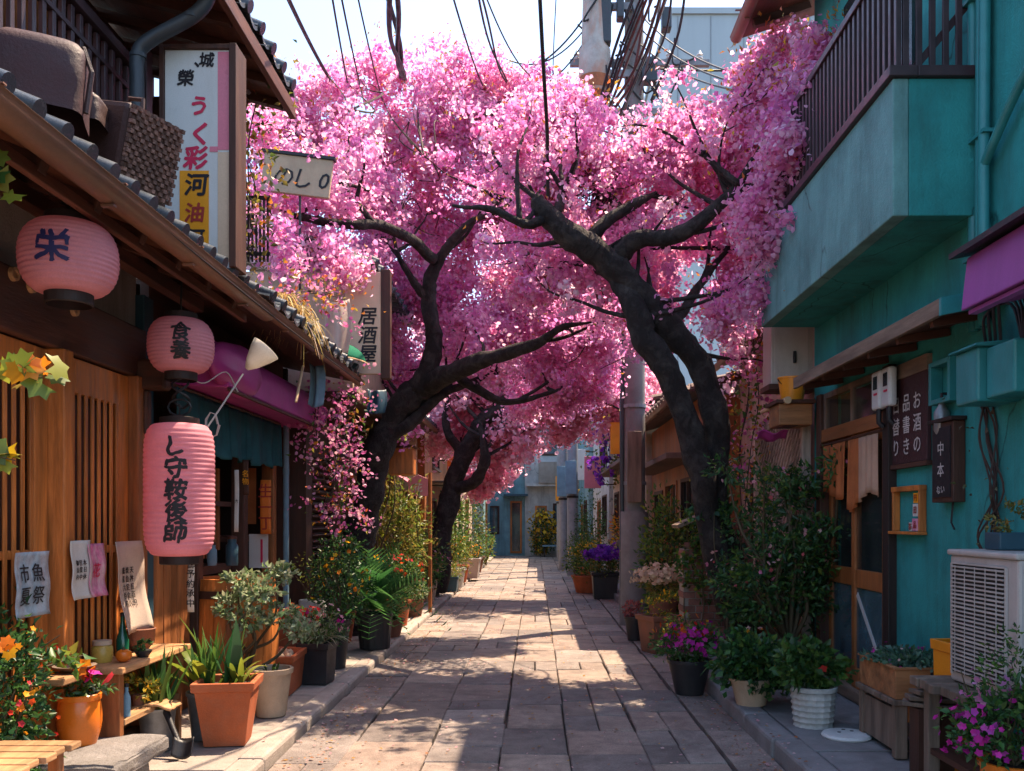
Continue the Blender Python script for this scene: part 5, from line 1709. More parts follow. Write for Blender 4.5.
# ================================================================== END of the street
e1 = thing("teal_end_house", "teal grey end house with an orange doorway facing down the street", "house", (-2.5, 38, 0))
def front_wall(t, x0, x1, y, h, ops, wall, fm, depth=5):
    mb = MB()
    xs = sorted({x0, x1, *[o[1] for o in ops], *[o[2] for o in ops]})
    for a, b in zip(xs, xs[1:]):
        z = 0
        for c0, c1 in sorted([(o[3], o[4]) for o in ops if o[1] <= a + 1e-6 and o[2] >= b - 1e-6]):
            if c0 > z:
                mb.box((a, y, z), (b, y + 0.15, c0))
            z = c1
        mb.box((a, y, z), (b, y + 0.15, h))
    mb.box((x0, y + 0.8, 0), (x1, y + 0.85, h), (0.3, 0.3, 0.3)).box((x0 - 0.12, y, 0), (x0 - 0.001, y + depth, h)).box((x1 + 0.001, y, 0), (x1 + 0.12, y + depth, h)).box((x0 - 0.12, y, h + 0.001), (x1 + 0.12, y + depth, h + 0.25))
    mb.build("wall", wall, t)
    for k, a, b, z0, z1 in ops:
        f = MB()
        w = 0.08
        f.box((a, y - 0.03, z0), (a + w, y + 0.06, z1)).box((b - w, y - 0.03, z0), (b, y + 0.06, z1)).box((a + w, y - 0.03, z1 - w), (b - w, y + 0.06, z1)).box((a + w, y - 0.03, z0), (b - w, y + 0.06, z0 + w))
        o = f.build(k, fm if k == 'window' else M['wood_door'], t)
        MB().box((a + w, y + 0.02, z0 + w), (b - w, y + 0.03, z1 - w)).build("pane", M['glass_blue'] if k == 'window' else M['glass'], o)


front_wall(e1, -4.5, -0.45, 38, 5.6, [('door', -1.05, -0.55, 0.1, 2.3), ('window', -2.4, -1.5, 0.9, 2.1)], M['blue_stucco'], M['wood_dark'])
MB().box((-1.3, 37.4, 2.5), (-0.3, 37.99, 2.58)).build("canopy", M['tarp_blue'], e1)
e2 = thing("grey_end_house", "tall grey rendered end house with a jutting upper bay", "house", (1.5, 37.7, 0))
front_wall(e2, -0.30, 4.6, 37.75, 8.2, [('door', 0.0, 0.5, 0.1, 2.1), ('window', 0.75, 1.5, 0.9, 2.2), ('window', 0.3, 1.1, 4.2, 5.4)], M['grey_stucco'], M['wood_dark'])
MB().box((-0.35, 37.2, 2.9), (1.9, 37.745, 3.02)).build("ledge", M['grey_stucco'], e2)
mb = MB().box((0.15, 37.1, 3.021), (1.8, 37.745, 3.9))
mb.build("bay", M['dull_plaster'], e2)
t = plant("yellow_end_bush", "yellow flowering bush at the foot of the grey end house", (0.35, 37.3, 0.0), cat="bush")
foliage(t, (0.35, 37.2, 0.9), (0.55, 0.4, 0.9), 900, 0.13, GREEN + YELLOW, 130)
flowers(t, (0.35, 37.2, 1.2), (0.6, 0.4, 0.6), 90, 0.09, YELLOW, 131)
t = thing("blue_street_bench", "small blue bench in front of the grey end house", "bench", (0.6, 36.6, 0))
MB().box((0.3, 36.4, 0.42), (1.1, 36.8, 0.48)).build("seat", M['cloth_blue'], t)
for x in (0.35, 0.99):
    MB().box((x, 36.45, 0), (x + 0.06, 36.75, 0.419)).build("leg", M['iron'], t)
tower = thing("pale_block", "large plain pale blue grey office block rising far behind the street", "building", (15, 64, 0))
mb = MB().box((8.95, 60, 0), (24, 76, 35.2))
mb.build("wall", M['clad'], tower)
mb = MB()
for k in range(7):
    mb.box((9.5 + k * 2.2, 59.96, 0), (9.54 + k * 2.2, 59.995, 35.1))
mb.build("panel_seam", M['steel'], tower)
MB().box((8.8, 59.85, 35.201), (24.1, 76.1, 35.6)).build("parapet", M['clad'], tower)

# ================================================================== RIGHT: teal building
RX = 2.5
h3 = thing("teal_house", "two storey teal rendered house with jutting balcony, nearest on the right side", "house", (RX, 6, 0.115))
mb = MB()
mb.box((RX, 2.2, 0.1), (RX + 0.16, 6.22, 3.2)).box((RX, 6.22, 2.58), (RX + 0.16, 7.82, 3.2)).box((RX, 2.2, 3.2), (RX + 0.16, 8.05, 6.15)).box((RX, 7.82, 0.1), (RX + 0.16, 8.05, 3.2))
mb.box((RX + 0.161, 7.95, 0.1), (RX + 4, 8.05, 6.15))
mb.box((RX + 0.02, 2.05, 0.1), (RX + 4, 2.19, 6.15))
mb.build("wall", M['teal'], h3)
MB().box((RX + 1.4, 6.0, 0.1), (RX + 1.45, 7.9, 3.0)).box((RX + 0.17, 5.96, 0.1), (RX + 1.4, 6.0, 3.0)).box((RX + 0.17, 7.9, 0.1), (RX + 1.4, 7.94, 3.0)).box((RX + 0.17, 6.0, 2.96), (RX + 1.4, 7.9, 3.0)).build("room_lining", M['wood_black'], h3)
# balcony
bx0, by0, by1, bz0, bz1 = 2.0, 5.03, 7.95, 3.2, 3.97
bal = MB().box((bx0, by0, bz0), (bx0 + 0.09, by1, bz1)).build("balcony", M['teal_skylit'], h3, bevel=0.008)
MB().box((bx0 + 0.091, by0 + 0.002, bz0 + 0.002), (RX - 0.001, by0 + 0.09, bz1)).build("balcony_end", M['teal'], bal, bevel=0.006)
MB().box((bx0 + 0.091, by1 - 0.09, bz0 + 0.002), (RX - 0.001, by1 - 0.002, bz1)).build("balcony_end", M['teal'], bal)
MB().box((bx0 + 0.091, by0 + 0.091, bz0 + 0.003), (RX - 0.001, by1 - 0.091, bz0 + 0.12)).build("balcony_floor", M['teal'], bal)
MB().box((bx0 - 0.03, by0 - 0.03, bz1 + 0.001), (bx0 + 0.13, by1 + 0.03, bz1 + 0.06)).box((bx0 + 0.131, by0 - 0.03, bz1 + 0.001), (RX - 0.002, by0 + 0.13, bz1 + 0.06)).build("coping", M['rail'], bal, bevel=0.005)
rl = MB()
n = 34
for k in range(n + 1):
    y = by0 + 0.03 + (by1 - by0 - 0.08) * k / n
    rl.box((bx0 + 0.03, y, bz1 + 0.06), (bx0 + 0.06, y + 0.034, 4.72))
for k in range(6):
    x = bx0 + 0.07 + k * 0.075
    rl.box((x, by0 + 0.03, bz1 + 0.06), (x + 0.034, by0 + 0.05, 4.72))
rl.build("baluster", M['rail'], bal, bevel=0.003)
MB().box((bx0 + 0.015, by0 - 0.0, 4.721), (bx0 + 0.08, by1, 4.775)).box((bx0 + 0.081, by0, 4.721), (RX - 0.002, by0 + 0.07, 4.775)).build("hand_rail", M['rail'], bal, bevel=0.006)
MB().beam((bx0 + 0.14, by0 + 0.07, 4.05), (RX - 0.05, by0 + 0.08, 4.42), 0.03, 0.04).build("brace", M['rail'], bal)
MB().box((RX - 0.03, 5.9, 4.1), (RX - 0.002, 7.2, 5.6)).build("balcony_window", M['glass_dark'], h3)
MB().prism([(1.95, 6.05), (2.9, 6.35), (2.9, 6.42), (1.95, 6.12)], 2.2, 8.5).build("roof_eave", M['wood_red_y'], h3)
half_gutter(2.2, 8.55, 1.91, 6.08, 0.055, h3, M['copper'])
for k in range(8):
    MB().beam((1.99, 2.6 + k * 0.8, 6.02), (2.5, 2.6 + k * 0.8, 6.19), 0.06, 0.07).build("rafter", M['wood_dark_x'], h3)
# small canopy over the door
cn = MB().prism([(2.17, 2.60), (RX - 0.002, 2.66), (RX - 0.002, 2.72), (2.17, 2.66)], 4.78, 7.45).build("door_canopy", M['wood_dark_y'], h3, bevel=0.006)
MB().box((2.14, 4.77, 2.585), (2.169, 7.46, 2.675)).build("canopy_edge", M['wood_grey_y'], cn, bevel=0.004)
MB().prism([(2.14, 2.58), (RX - 0.002, 2.65), (RX - 0.002, 2.73), (2.14, 2.675)], 4.74, 4.768).build("canopy_end", M['teal_paint'], cn)
for k in range(6):
    MB().beam((2.18, 4.95 + k * 0.47, 2.58), (2.49, 4.95 + k * 0.47, 2.632), 0.045, 0.045).build("rafter", M['wood_dark_x'], cn)
# doorway
MB().box((RX - 0.06, 6.22, 0.115), (RX + 0.1, 6.33, 2.578)).build("door_post", M['wood_black'], h3, bevel=0.008)
MB().box((RX - 0.06, 7.71, 0.115), (RX + 0.1, 7.82, 2.578)).build("door_post", M['wood_dark'], h3, bevel=0.008)
MB().box((RX - 0.05, 6.331, 2.16), (RX + 0.1, 7.709, 2.27)).build("lintel", M['wood_warm_y'], h3, bevel=0.008)
MB().box((RX - 0.08, 6.331, 0.115), (RX + 0.12, 7.709, 0.2)).build("threshold", M['wood_grey_y'], h3, bevel=0.008)


def door_leaf(y0, y1, x, glassname, two=True):
    w = 0.075
    f = MB()
    f.box((x - 0.02, y0, 0.2), (x + 0.02, y0 + w, 2.16)).box((x - 0.02, y1 - w, 0.2), (x + 0.02, y1, 2.16))
    for z0, z1 in ((0.2, 0.36), (0.98, 1.12), (2.08, 2.16)):
        f.box((x - 0.019, y0 + w, z0), (x + 0.019, y1 - w, z1))
    o = f.build("door", M['wood_warm'], h3, bevel=0.006)
    MB().box((x - 0.004, y0 + w, 1.12), (x + 0.004, y1 - w, 2.08)).build("pane", M['glass'], o)
    MB().box((x - 0.004, y0 + w, 0.36), (x + 0.004, y1 - w, 0.98)).build("pane", M[glassname], o)
    MB().lathe([(0.02, 0), (0.02, 0.006), (0.014, 0.006)], (0, 0, 0), 12)
    return o


d1 = door_leaf(6.335, 7.03, RX - 0.01, 'glass_blue')
MB().beam((RX - 0.016, 6.45, 0.45), (RX - 0.016, 6.94, 0.93), 0.003, 0.045, up=(0, -1, 1)).build("white_tape", M['plastic_white'], d1)
d2 = door_leaf(7.035, 7.705, RX + 0.035, 'glass_blue')
tw = MB().box((RX - 0.03, 6.34, 2.27), (RX + 0.0, 6.40, 2.575)).box((RX - 0.03, 7.64, 2.27), (RX + 0.0, 7.70, 2.575)).box((RX - 0.03, 7.0, 2.27), (RX + 0.0, 7.05, 2.575)).box((RX - 0.03, 6.40, 2.53), (RX + 0.0, 7.0, 2.575)).box((RX - 0.03, 7.05, 2.53), (RX + 0.0, 7.64, 2.575)).build("transom_window", M['wood_grey'], h3)
MB().box((RX - 0.018, 6.40, 2.27), (RX - 0.012, 7.0, 2.53)).box((RX - 0.018, 7.05, 2.27), (RX - 0.012, 7.64, 2.53)).build("pane", M['glass'], tw)
for y, z, r in ((7.30, 2.38, 0.022), (7.12, 2.34, 0.018), (7.45, 2.42, 0.018), (6.9, 1.9, 0.022)):
    t = thing("hanging_bulb", f"small warm bulb glowing inside the teal house, {'seen through the door glass' if z < 2 else {7.30: 'largest behind the transom glass', 7.12: 'behind the transom nearest the white meters', 7.45: 'behind the far end of the transom'}[y]}", "light bulb", (RX + 0.5, y, z))
    MB().lathe([(0.003, -r), (r * 0.8, -r * 0.6), (r, 0), (r * 0.7, r * 0.8), (0.006, r * 1.6)], (RX + 0.5, y, z), 12).build("glass_globe", M['bulb'], t, smooth=True)
    MB().tube([(RX + 0.5, y, z + r * 1.6), (RX + 0.5, y, 2.96)], 0.004, 5).build("cord", M['iron'], t)
t = thing("door_curtain", "orange and cream half curtain hung over the upper glass of the wooden door", "curtain", (RX - 0.06, 6.9, 1.6))
for y0, y1, z0, m, ph in ((6.40, 6.78, 1.66, 'curtain_cream', 0), (6.79, 7.0, 1.60, 'curtain_orange', 2), (7.08, 7.62, 1.70, 'curtain_orange', 4)):
    MB().grid(lambda u, v: Vector((RX - 0.062 + 0.012 * math.sin(u * 22 + ph) * (1.2 - v), y0 + (y1 - y0) * u, z0 + 0.04 * math.sin(u * 4 + ph) * (1 - v) + (2.12 - z0) * v)), 40, 8).build("cloth", M[m], t, smooth='full', solid=0.003)
MB().tube([(RX - 0.062, 6.335, 2.13), (RX - 0.062, 7.705, 2.13)], 0.01, 6).build("rod", M['wood_dark_y'], t)
# meters
for k, (y, lab) in enumerate(((6.08, "white electricity meter box high beside the dark door post, nearer one"), (6.26, "white meter box next to the nearer meter under the door canopy"))):
    t = thing("meter_box", lab, "meter box", (RX - 0.06, y, 2.3))
    MB().box((RX - 0.12, y - 0.03, 2.27), (RX - 0.062, y + 0.12, 2.54)).build("body", M['plastic_white'], t, bevel=0.02)
    MB().box((RX - 0.124, y - 0.0, 2.41), (RX - 0.1205, y + 0.07, 2.50)).build("window", M['glass_dark'], t)
    MB().box((RX - 0.124, y - 0.0, 2.37), (RX - 0.1205, y + 0.06, 2.385)).build("label_strip", M['ink_red'], t)
    MB().tube([(RX - 0.1, y + 0.02, 2.27), (RX - 0.1, y + 0.02, 2.18), (RX - 0.07, y + 0.02, 2.15)], 0.02, 8).build("conduit", M['iron'], t, smooth=True)


def wall_point(px, py):
    y = RX * FPX / (px - CX)
    return y, EYE - (py - CY) * y / FPX


# notice board with chalk writing
ya, za = wall_point(893, 384); yb, _ = wall_point(932, 370); _, zb = wall_point(893, 466)
t = thing("notice_board", "dark reddish notice board with pale brush characters on the teal wall", "notice board", (RX, ya, zb))
MB().box((RX - 0.03, yb, zb), (RX - 0.002, ya, za - 0.0)).build("board", M['bag_maroon'], t, bevel=0.004)
MB().box((RX - 0.045, yb - 0.02, zb - 0.03), (RX - 0.002, ya + 0.02, zb - 0.001)).build("ledge", M['wood_dark_y'], t)
MB().box((RX - 0.035, yb - 0.01, za + 0.001), (RX - 0.002, ya - 0.05, za + 0.10)).build("top_sheet", M['wood_grey_y'], t)
lettering("お酒の\n品書き\n日替り", 0.125, M['chalk'], t, flat_xf((RX - 0.034, (ya + yb) / 2, (za + zb) / 2 - 0.03), (0, -1, 0)), bold=0.008, step=1.15, colstep=1.35)
# black menu box
ya, yb, za, zb = 5.50, 5.22, 2.08, 1.605
t = thing("menu_box", "black box shaped menu sign with pale writing, fixed to the teal wall", "sign", (RX, ya, zb))
MB().box((RX - 0.075, yb, zb), (RX - 0.002, ya, za)).build("box", M['wood_dark'], t, bevel=0.005)
MB().box((RX - 0.095, yb - 0.02, za + 0.001), (RX - 0.002, ya + 0.02, za + 0.025)).build("lid", M['wood_black'], t, bevel=0.003)
fcx = MB().box((RX - 0.082, yb + 0.025, zb + 0.03), (RX - 0.0755, ya - 0.025, za - 0.03)).build("face", M['ink'], t)
lettering("中本", 0.09, M['chalk'], fcx, flat_xf((RX - 0.084, (ya + yb) / 2, (za + zb) / 2 + 0.02), (0, -1, 0)), bold=0.004, step=1.4)
lettering("い\nな", 0.055, M['chalk'], fcx, flat_xf((RX - 0.084, (ya + yb) / 2, zb + 0.075), (0, -1, 0)), bold=0.004)
MB().tube([(RX - 0.02, yb + 0.12, zb), (RX - 0.03, yb + 0.12, zb - 0.12), (RX - 0.03, yb + 0.08, zb - 0.16)], 0.006, 6).build("hook", M['iron'], t)
# small wooden frame shelf
ya, za = wall_point(899, 488); yb, zb2 = wall_point(927, 488); _, zb = wall_point(899, 531)
t = thing("card_shelf", "little orange wood frame shelf with printed cards, low on the teal wall", "shelf", (RX, ya, zb))
f = MB()
f.box((RX - 0.05, ya - 0.025, zb), (RX - 0.002, ya, za)).box((RX - 0.05, yb, zb), (RX - 0.002, yb + 0.02, za)).box((RX - 0.055, yb - 0.005, za - 0.03), (RX - 0.002, ya + 0.005, za + 0.005)).box((RX - 0.07, yb - 0.01, zb - 0.02), (RX - 0.002, ya + 0.02, zb))
f.build("frame", M['wood_door'], t, bevel=0.004)
for (o0, o1, z0, z1, m, tx) in ((0.03, 0.11, 0.10, 0.18, 'paper_white', "田"), (0.03, 0.12, 0.005, 0.085, 'paper_pink', "品"), (0.03, 0.10, 0.185, 0.25, 'sign_yellow', "円"), (0.125, 0.17, 0.005, 0.06, 'paper_white', "茶")):
    cd = MB().box((RX - 0.045, yb + o0, zb + z0), (RX - 0.04, yb + o1, zb + z1)).build("card", M[m], t)
    lettering(tx, 0.05, M['ink_dkred'], cd, flat_xf((RX - 0.047, yb + (o0 + o1) / 2, zb + (z0 + z1) / 2), (0, -1, 0)))

# teal utility boxes and conduits on the wall
t = thing("utility_box", "teal painted utility boxes with pipes on the upper part of the wall", "utility box", (RX, 5.0, 2.2))
y1, z1 = wall_point(945, 350); y0, z0 = wall_point(1030, 410)
MB().box((RX - 0.23, 4.62, 2.11), (RX - 0.002, 4.86, 2.39)).build("body", M['teal_paint'], t, bevel=0.012)
MB().prism([(RX - 0.26, 2.391), (RX - 0.002, 2.391), (RX - 0.002, 2.43), (RX - 0.25, 2.405)], 4.59, 4.89).build("lid", M['teal_paint'], t, bevel=0.004)
MB().box((RX - 0.19, 4.34, 2.12), (RX - 0.002, 4.61, 2.38)).build("side_box", M['teal_paint'], t, bevel=0.012)
fr = MB()
fr.box((RX - 0.08, 5.26, 2.2), (RX - 0.002, 5.29, 2.46)).box((RX - 0.08, 5.51, 2.2), (RX - 0.002, 5.54, 2.46)).box((RX - 0.08, 5.29, 2.43), (RX - 0.002, 5.51, 2.46)).box((RX - 0.08, 5.29, 2.2), (RX - 0.002, 5.51, 2.23))
fr.build("frame", M['teal_paint'], t, bevel=0.004)
mb = MB()
for k, (yy, r) in enumerate(((5.06, 0.03), (4.97, 0.024), (4.905, 0.03))):
    mb.tube([(RX - 0.035 - 0.01 * k, yy, 2.56), (RX - 0.035 - 0.01 * k, yy, 3.4), (RX - 0.035, yy, 5.9)], r, 10)
for z in (2.95, 3.6, 4.4):
    mb.box((RX - 0.08, 4.86, z), (RX - 0.002, 5.10, z + 0.02))
sp = smooth_path([(RX - 0.05, 4.93, 3.42, 0), (RX - 0.06, 4.8, 3.50, 0), (RX - 0.06, 4.55, 3.68, 0), (RX - 0.06, 4.2, 3.85, 0)], 5)
mb.tube([p[:3] for p in sp], 0.026, 8)
mb.build("conduit", M['teal_paint'], t, smooth=True)
MB().box((RX - 0.09, 5.18, 3.38), (RX - 0.002, 5.34, 3.62)).build("old_bracket", M['teal_paint'], t, bevel=0.03)
mb = MB()
for k in range(4):
    sp = smooth_path([(RX - 0.12, 4.75 - 0.05 * k, 2.42, 0), (RX - 0.16, 4.68 - 0.05 * k, 2.56 + 0.03 * k, 0), (RX - 0.12, 4.5 - 0.04 * k, 2.58, 0), (RX - 0.1, 4.42, 2.36, 0)], 5)
    mb.tube([p[:3] for p in sp], 0.008, 6)
mb.build("wire", M['cable'], t, smooth=True)
t = thing("wall_lantern", "small dark wall lamp between the notice board and the teal boxes", "lamp", (RX, 5.62, 2.02))
MB().lathe([(0.03, -0.09), (0.045, -0.06), (0.045, 0.05), (0.02, 0.09), (0.02, 0.13)], (RX - 0.05, 5.42, 2.1), 14).build("body", M['zinc'], t, smooth=True)
MB().tube([(RX - 0.05, 5.42, 2.2), (RX - 0.05, 5.42, 2.26), (RX - 0.01, 5.42, 2.26)], 0.01, 6).build("arm", M['iron'], t)
vine("bare_vine", "bare dark vine stems clinging to the teal wall under the utility boxes", [(RX - 0.02, 4.98, 2.2), (RX - 0.02, 4.9, 1.95), (RX - 0.02, 4.82, 1.65), (RX - 0.02, 4.9, 1.4), (RX - 0.02, 4.84, 1.2)], 60, 0.11, 0.03, [(0.10, 0.06, 0.03), (0.08, 0.10, 0.04)], 140, nst=7)
t = thing("blue_tray", "small blue plastic planter standing on the air conditioner", "planter", (2.30, 4.36, 1.355))
MB().box((2.22, 4.30, 1.355), (2.39, 4.45, 1.44)).build("tray", M['tarp_blue'], t, bevel=0.008)
foliage(t, (2.30, 4.37, 1.50), (0.09, 0.08, 0.07), 120, 0.035, OLIVE, 141)

# purple awning at the right frame edge
t = thing("purple_awning", "purple boxed shop awning with a dark lid at the right frame edge", "awning", (2.3, 4.0, 2.6))
MB().prism([(2.08, 2.52), (2.11, 2.78), (RX - 0.003, 2.86), (RX - 0.003, 2.60)], 2.6, 4.40).build("body", M['purple'], t, bevel=0.008)
MB().prism([(2.04, 2.782), (2.04, 2.81), (RX - 0.003, 2.90), (RX - 0.003, 2.865)], 2.58, 4.44).build("lid", M['iron'], t)
MB().box((2.11, 2.7, 2.50), (2.15, 4.38, 2.519)).build("valance_bar", M['purple'], t)

# air conditioner (grille faces the street)
ax0, ax1, ay0, ay1, az0, az1 = 2.10, 2.43, 3.93, 4.58, 0.69, 1.325
t = thing("air_conditioner", "beige outdoor air conditioner unit with a slatted grille on a wooden stand", "air conditioner", (ax0, ay0, az0))
MB().box((ax0 + 0.012, ay0, az0), (ax1, ay1, az1)).build("casing", M['ac'], t, bevel=0.014)
MB().box((ax0 - 0.003, ay0 - 0.008, az1 - 0.001), (ax1 + 0.004, ay1 + 0.008, az1 + 0.028)).build("top_cover", M['ac'], t, bevel=0.01)
gy0, gy1 = ay0 + 0.10, ay1 - 0.05
MB().box((ax0 + 0.005, gy0 - 0.005, az0 + 0.05), (ax0 + 0.0115, gy1 + 0.005, az1 - 0.045)).build("grille_back", M['ac_dark'], t)
mb = MB()
rr = random.Random(4)
for k in range(27):
    z = az0 + 0.06 + k * 0.0198
    tn = rr.uniform(0.8, 1.1)
    mb.box((ax0 - 0.007, gy0, z), (ax0 + 0.0045, gy1, z + 0.0078 + rr.uniform(-.001, .001)), (tn, tn, tn))
for k in range(5):
    y = gy0 + 0.05 + k * 0.1
    mb.box((ax0 - 0.010, y, az0 + 0.055), (ax0 - 0.0075, y + 0.005, az1 - 0.05))
mb.build("grille", M['ac'], t)
MB().box((ax0 - 0.002, gy0 - 0.015, az0 + 0.04), (ax0 + 0.011, gy0 - 0.005, az1 - 0.04)).box((ax0 - 0.002, gy1 + 0.005, az0 + 0.04), (ax0 + 0.011, gy1 + 0.015, az1 - 0.04)).box((ax0 - 0.002, gy0 - 0.005, az1 - 0.044), (ax0 + 0.011, gy1 + 0.005, az1 - 0.036)).build("grille_frame", M['ac'], t)
MB().box((ax0 + 0.035, ay0 - 0.003, az1 - 0.06), (ax0 + 0.07, ay0 - 0.0005, az1 - 0.04)).build("badge", M['ink_blue'], t)
MB().box((ax0 + 0.10, ay0 - 0.006, az0 + 0.12), (ax0 + 0.24, ay0 - 0.0005, az0 + 0.32)).build("service_panel", M['ac'], t, bevel=0.004)
t = thing("unit_stand", "weathered grey wooden stand under the air conditioner stacked with scrap boards", "stand", (2.2, 4.3, 0.12))
mb = MB()
for k in range(8):
    tn = random.uniform(.7, 1.1)
    mb.box((1.98 + random.uniform(-.03, .02), 3.90 + k * 0.105, 0.640), (2.47, 3.995 + k * 0.105, 0.685), (tn, tn, tn))
mb.build("top_plank", M['wood_grey'], t, bevel=0.005)
for x in (2.02, 2.39):
    for y in (3.94, 4.62):
        MB().box((x, y, 0.12), (x + 0.06, y + 0.06, 0.639)).build("leg", M['wood_grey'], t, bevel=0.004)
MB().box((2.03, 3.95, 0.30), (2.46, 4.68, 0.33)).build("low_plank", M['wood_dark_y'], t)

# planter table
t = thing("planter_table", "rough grey wooden table carrying the herb box beside the air conditioner", "table", (2.27, 5.5, 0.12))
mb = MB()
for k in range(6):
    tn = random.uniform(.75, 1.15)
    mb.box((2.06, 5.17 + k * 0.105, 0.43), (2.47, 5.265 + k * 0.105, 0.462), (tn, tn, tn))
mb.build("tabletop", M['wood_grey'], t, bevel=0.005)
for x in (2.08, 2.38):
    for y in (5.19, 5.72):
        MB().box((x, y, 0.12), (x + 0.07, y + 0.06, 0.429)).build("leg", M['wood_grey'], t, bevel=0.005)
MB().box((2.09, 5.251, 0.16), (2.115, 5.719, 0.40)).build("side_board", M['wood_grey'], t)
MB().box((2.151, 5.20, 0.33), (2.379, 5.225, 0.425)).build("apron", M['wood_warm'], t)
hx0, hx1, hy0, hy1, hz0 = 2.08, 2.455, 5.19, 5.77, 0.464
t = thing("herb_box", "shallow orange wooden crate planted with low blue green herbs", "planter", ((hx0 + hx1) / 2, (hy0 + hy1) / 2, hz0))
mb = MB()
mb.box((hx0, hy0, hz0), (hx1, hy0 + 0.02, hz0 + 0.17)).box((hx0, hy1 - 0.02, hz0), (hx1, hy1, hz0 + 0.17)).box((hx0, hy0 + 0.02, hz0), (hx0 + 0.02, hy1 - 0.02, hz0 + 0.17)).box((hx1 - 0.02, hy0 + 0.02, hz0), (hx1, hy1 - 0.02, hz0 + 0.17)).box((hx0 + 0.02, hy0 + 0.02, hz0 + 0.001), (hx1 - 0.02, hy1 - 0.02, hz0 + 0.018))
mb.box((hx0 - 0.01, hy0 - 0.01, hz0 + 0.171), (hx1 + 0.005, hy0 + 0.025, hz0 + 0.184)).box((hx0 - 0.01, hy1 - 0.025, hz0 + 0.171), (hx1 + 0.005, hy1 + 0.01, hz0 + 0.184)).box((hx0 - 0.01, hy0 + 0.025, hz0 + 0.171), (hx0 + 0.025, hy1 - 0.025, hz0 + 0.184))
mb.build("crate", M['wood_crate'], t, bevel=0.003)
MB().box((hx0 + 0.20, hy0 - 0.006, hz0 + 0.003), (hx0 + 0.235, hy0 - 0.0005, hz0 + 0.168)).build("strap", M['iron'], t)
MB().box((hx0 + 0.021, hy0 + 0.021, hz0 + 0.018), (hx1 - 0.021, hy1 - 0.021, hz0 + 0.15)).build("soil", M['soil'], t)
hc = ((hx0 + hx1) / 2, (hy0 + hy1) / 2, hz0 + 0.19)
foliage(t, hc, (0.19, 0.28, 0.05), 1300, 0.036, [(0.08, 0.17, 0.12), (0.11, 0.21, 0.14), (0.06, 0.14, 0.07)], 150, width=0.7, clump=12)
flowers(t, hc, (0.19, 0.28, 0.07), 34, 0.012, MAGENTA + PINKISH, 151)
t = thing("orange_bin", "small orange square bin between the herb box and the air conditioner", "bin", (2.36, 5.0, 0.12))
square_pot(t, (2.36, 5.0, 0.12), 0.21, 0.18, 0.71, M['orange_plastic'], R(4), soil=False)
t = thing("scrap_board", "weathered scrap boards piled on the stand in front of the air conditioner", "boards", (2.15, 4.75, 0.5))
for k in range(4):
    mt = Matrix.Translation((2.12 + 0.03 * k, 4.80 + 0.02 * k, 0.50 + 0.030 * k)) @ Matrix.Rotation(R(-25 + 17 * k), 4, 'Z') @ Matrix.Rotation(R(3), 4, 'Y')
    MB().box((-0.15, -0.05, 0), (0.17, 0.06, 0.022), (1 - .12 * k, 1 - .12 * k, 1 - .12 * k), mt).build("board", M['wood_grey'], t, bevel=0.003)
MB().box((2.03, 4.76, 0.12), (2.22, 4.88, 0.495)).build("support_block", M['wood_dark'], t)

# petunia pot bottom right
c = P(1012, 771, 3.85)
c = Vector((c.x, 3.85, 0.27))
t = thing("petunia_pot", "orange pot overflowing with bright magenta petunias at the bottom right corner", "potted plant", c)
round_pot(t, c, 0.125, 0.20, M['orange_glaze'], 0.6, belly=0.12)
pc = c + Vector((0.0, 0, 0.36))
stems(t, c + Vector((0, 0, 0.17)), [pc + Vector((random.uniform(-.22, .2), random.uniform(-.15, .15), random.uniform(-.1, .3))) for _ in range(12)], 0.006, 152)
foliage(t, pc, (0.23, 0.2, 0.19), 1500, 0.036, GREEN + [(0.06, 0.16, 0.05)], 153, width=0.6, clump=16)
flowers(t, pc + Vector((-0.03, -0.03, -0.04)), (0.23, 0.2, 0.16), 150, 0.0175, MAGENTA + [(0.55, 0.08, 0.42)], 154, clump=5)
flowers(t, pc + Vector((0, 0, 0.14)), (0.18, 0.16, 0.12), 34, 0.017, [(0.55, 0.25, 0.42), (0.50, 0.18, 0.36)], 155)
foliage(t, pc + Vector((0.03, 0, 0.26)), (0.16, 0.12, 0.16), 260, 0.032, GREEN, 156, clump=8)
t = thing("plant_stool", "dark wooden stool holding up the petunia pot", "stool", (c.x, c.y, 0.12))
MB().lathe([(0.13, 0.115), (0.135, 0.125), (0.135, 0.148), (0.001, 0.149)], (c.x, c.y, 0.12), 24).build("seat", M['wood_dark'], t)
for a in range(4):
    x, y = c.x + 0.09 * math.cos(a * 1.571 + .78), c.y + 0.09 * math.sin(a * 1.571 + .78)
    MB().tube([(x, y, 0.116), (x, y, 0.236)], 0.018, 8).build("leg", M['wood_dark'], t)

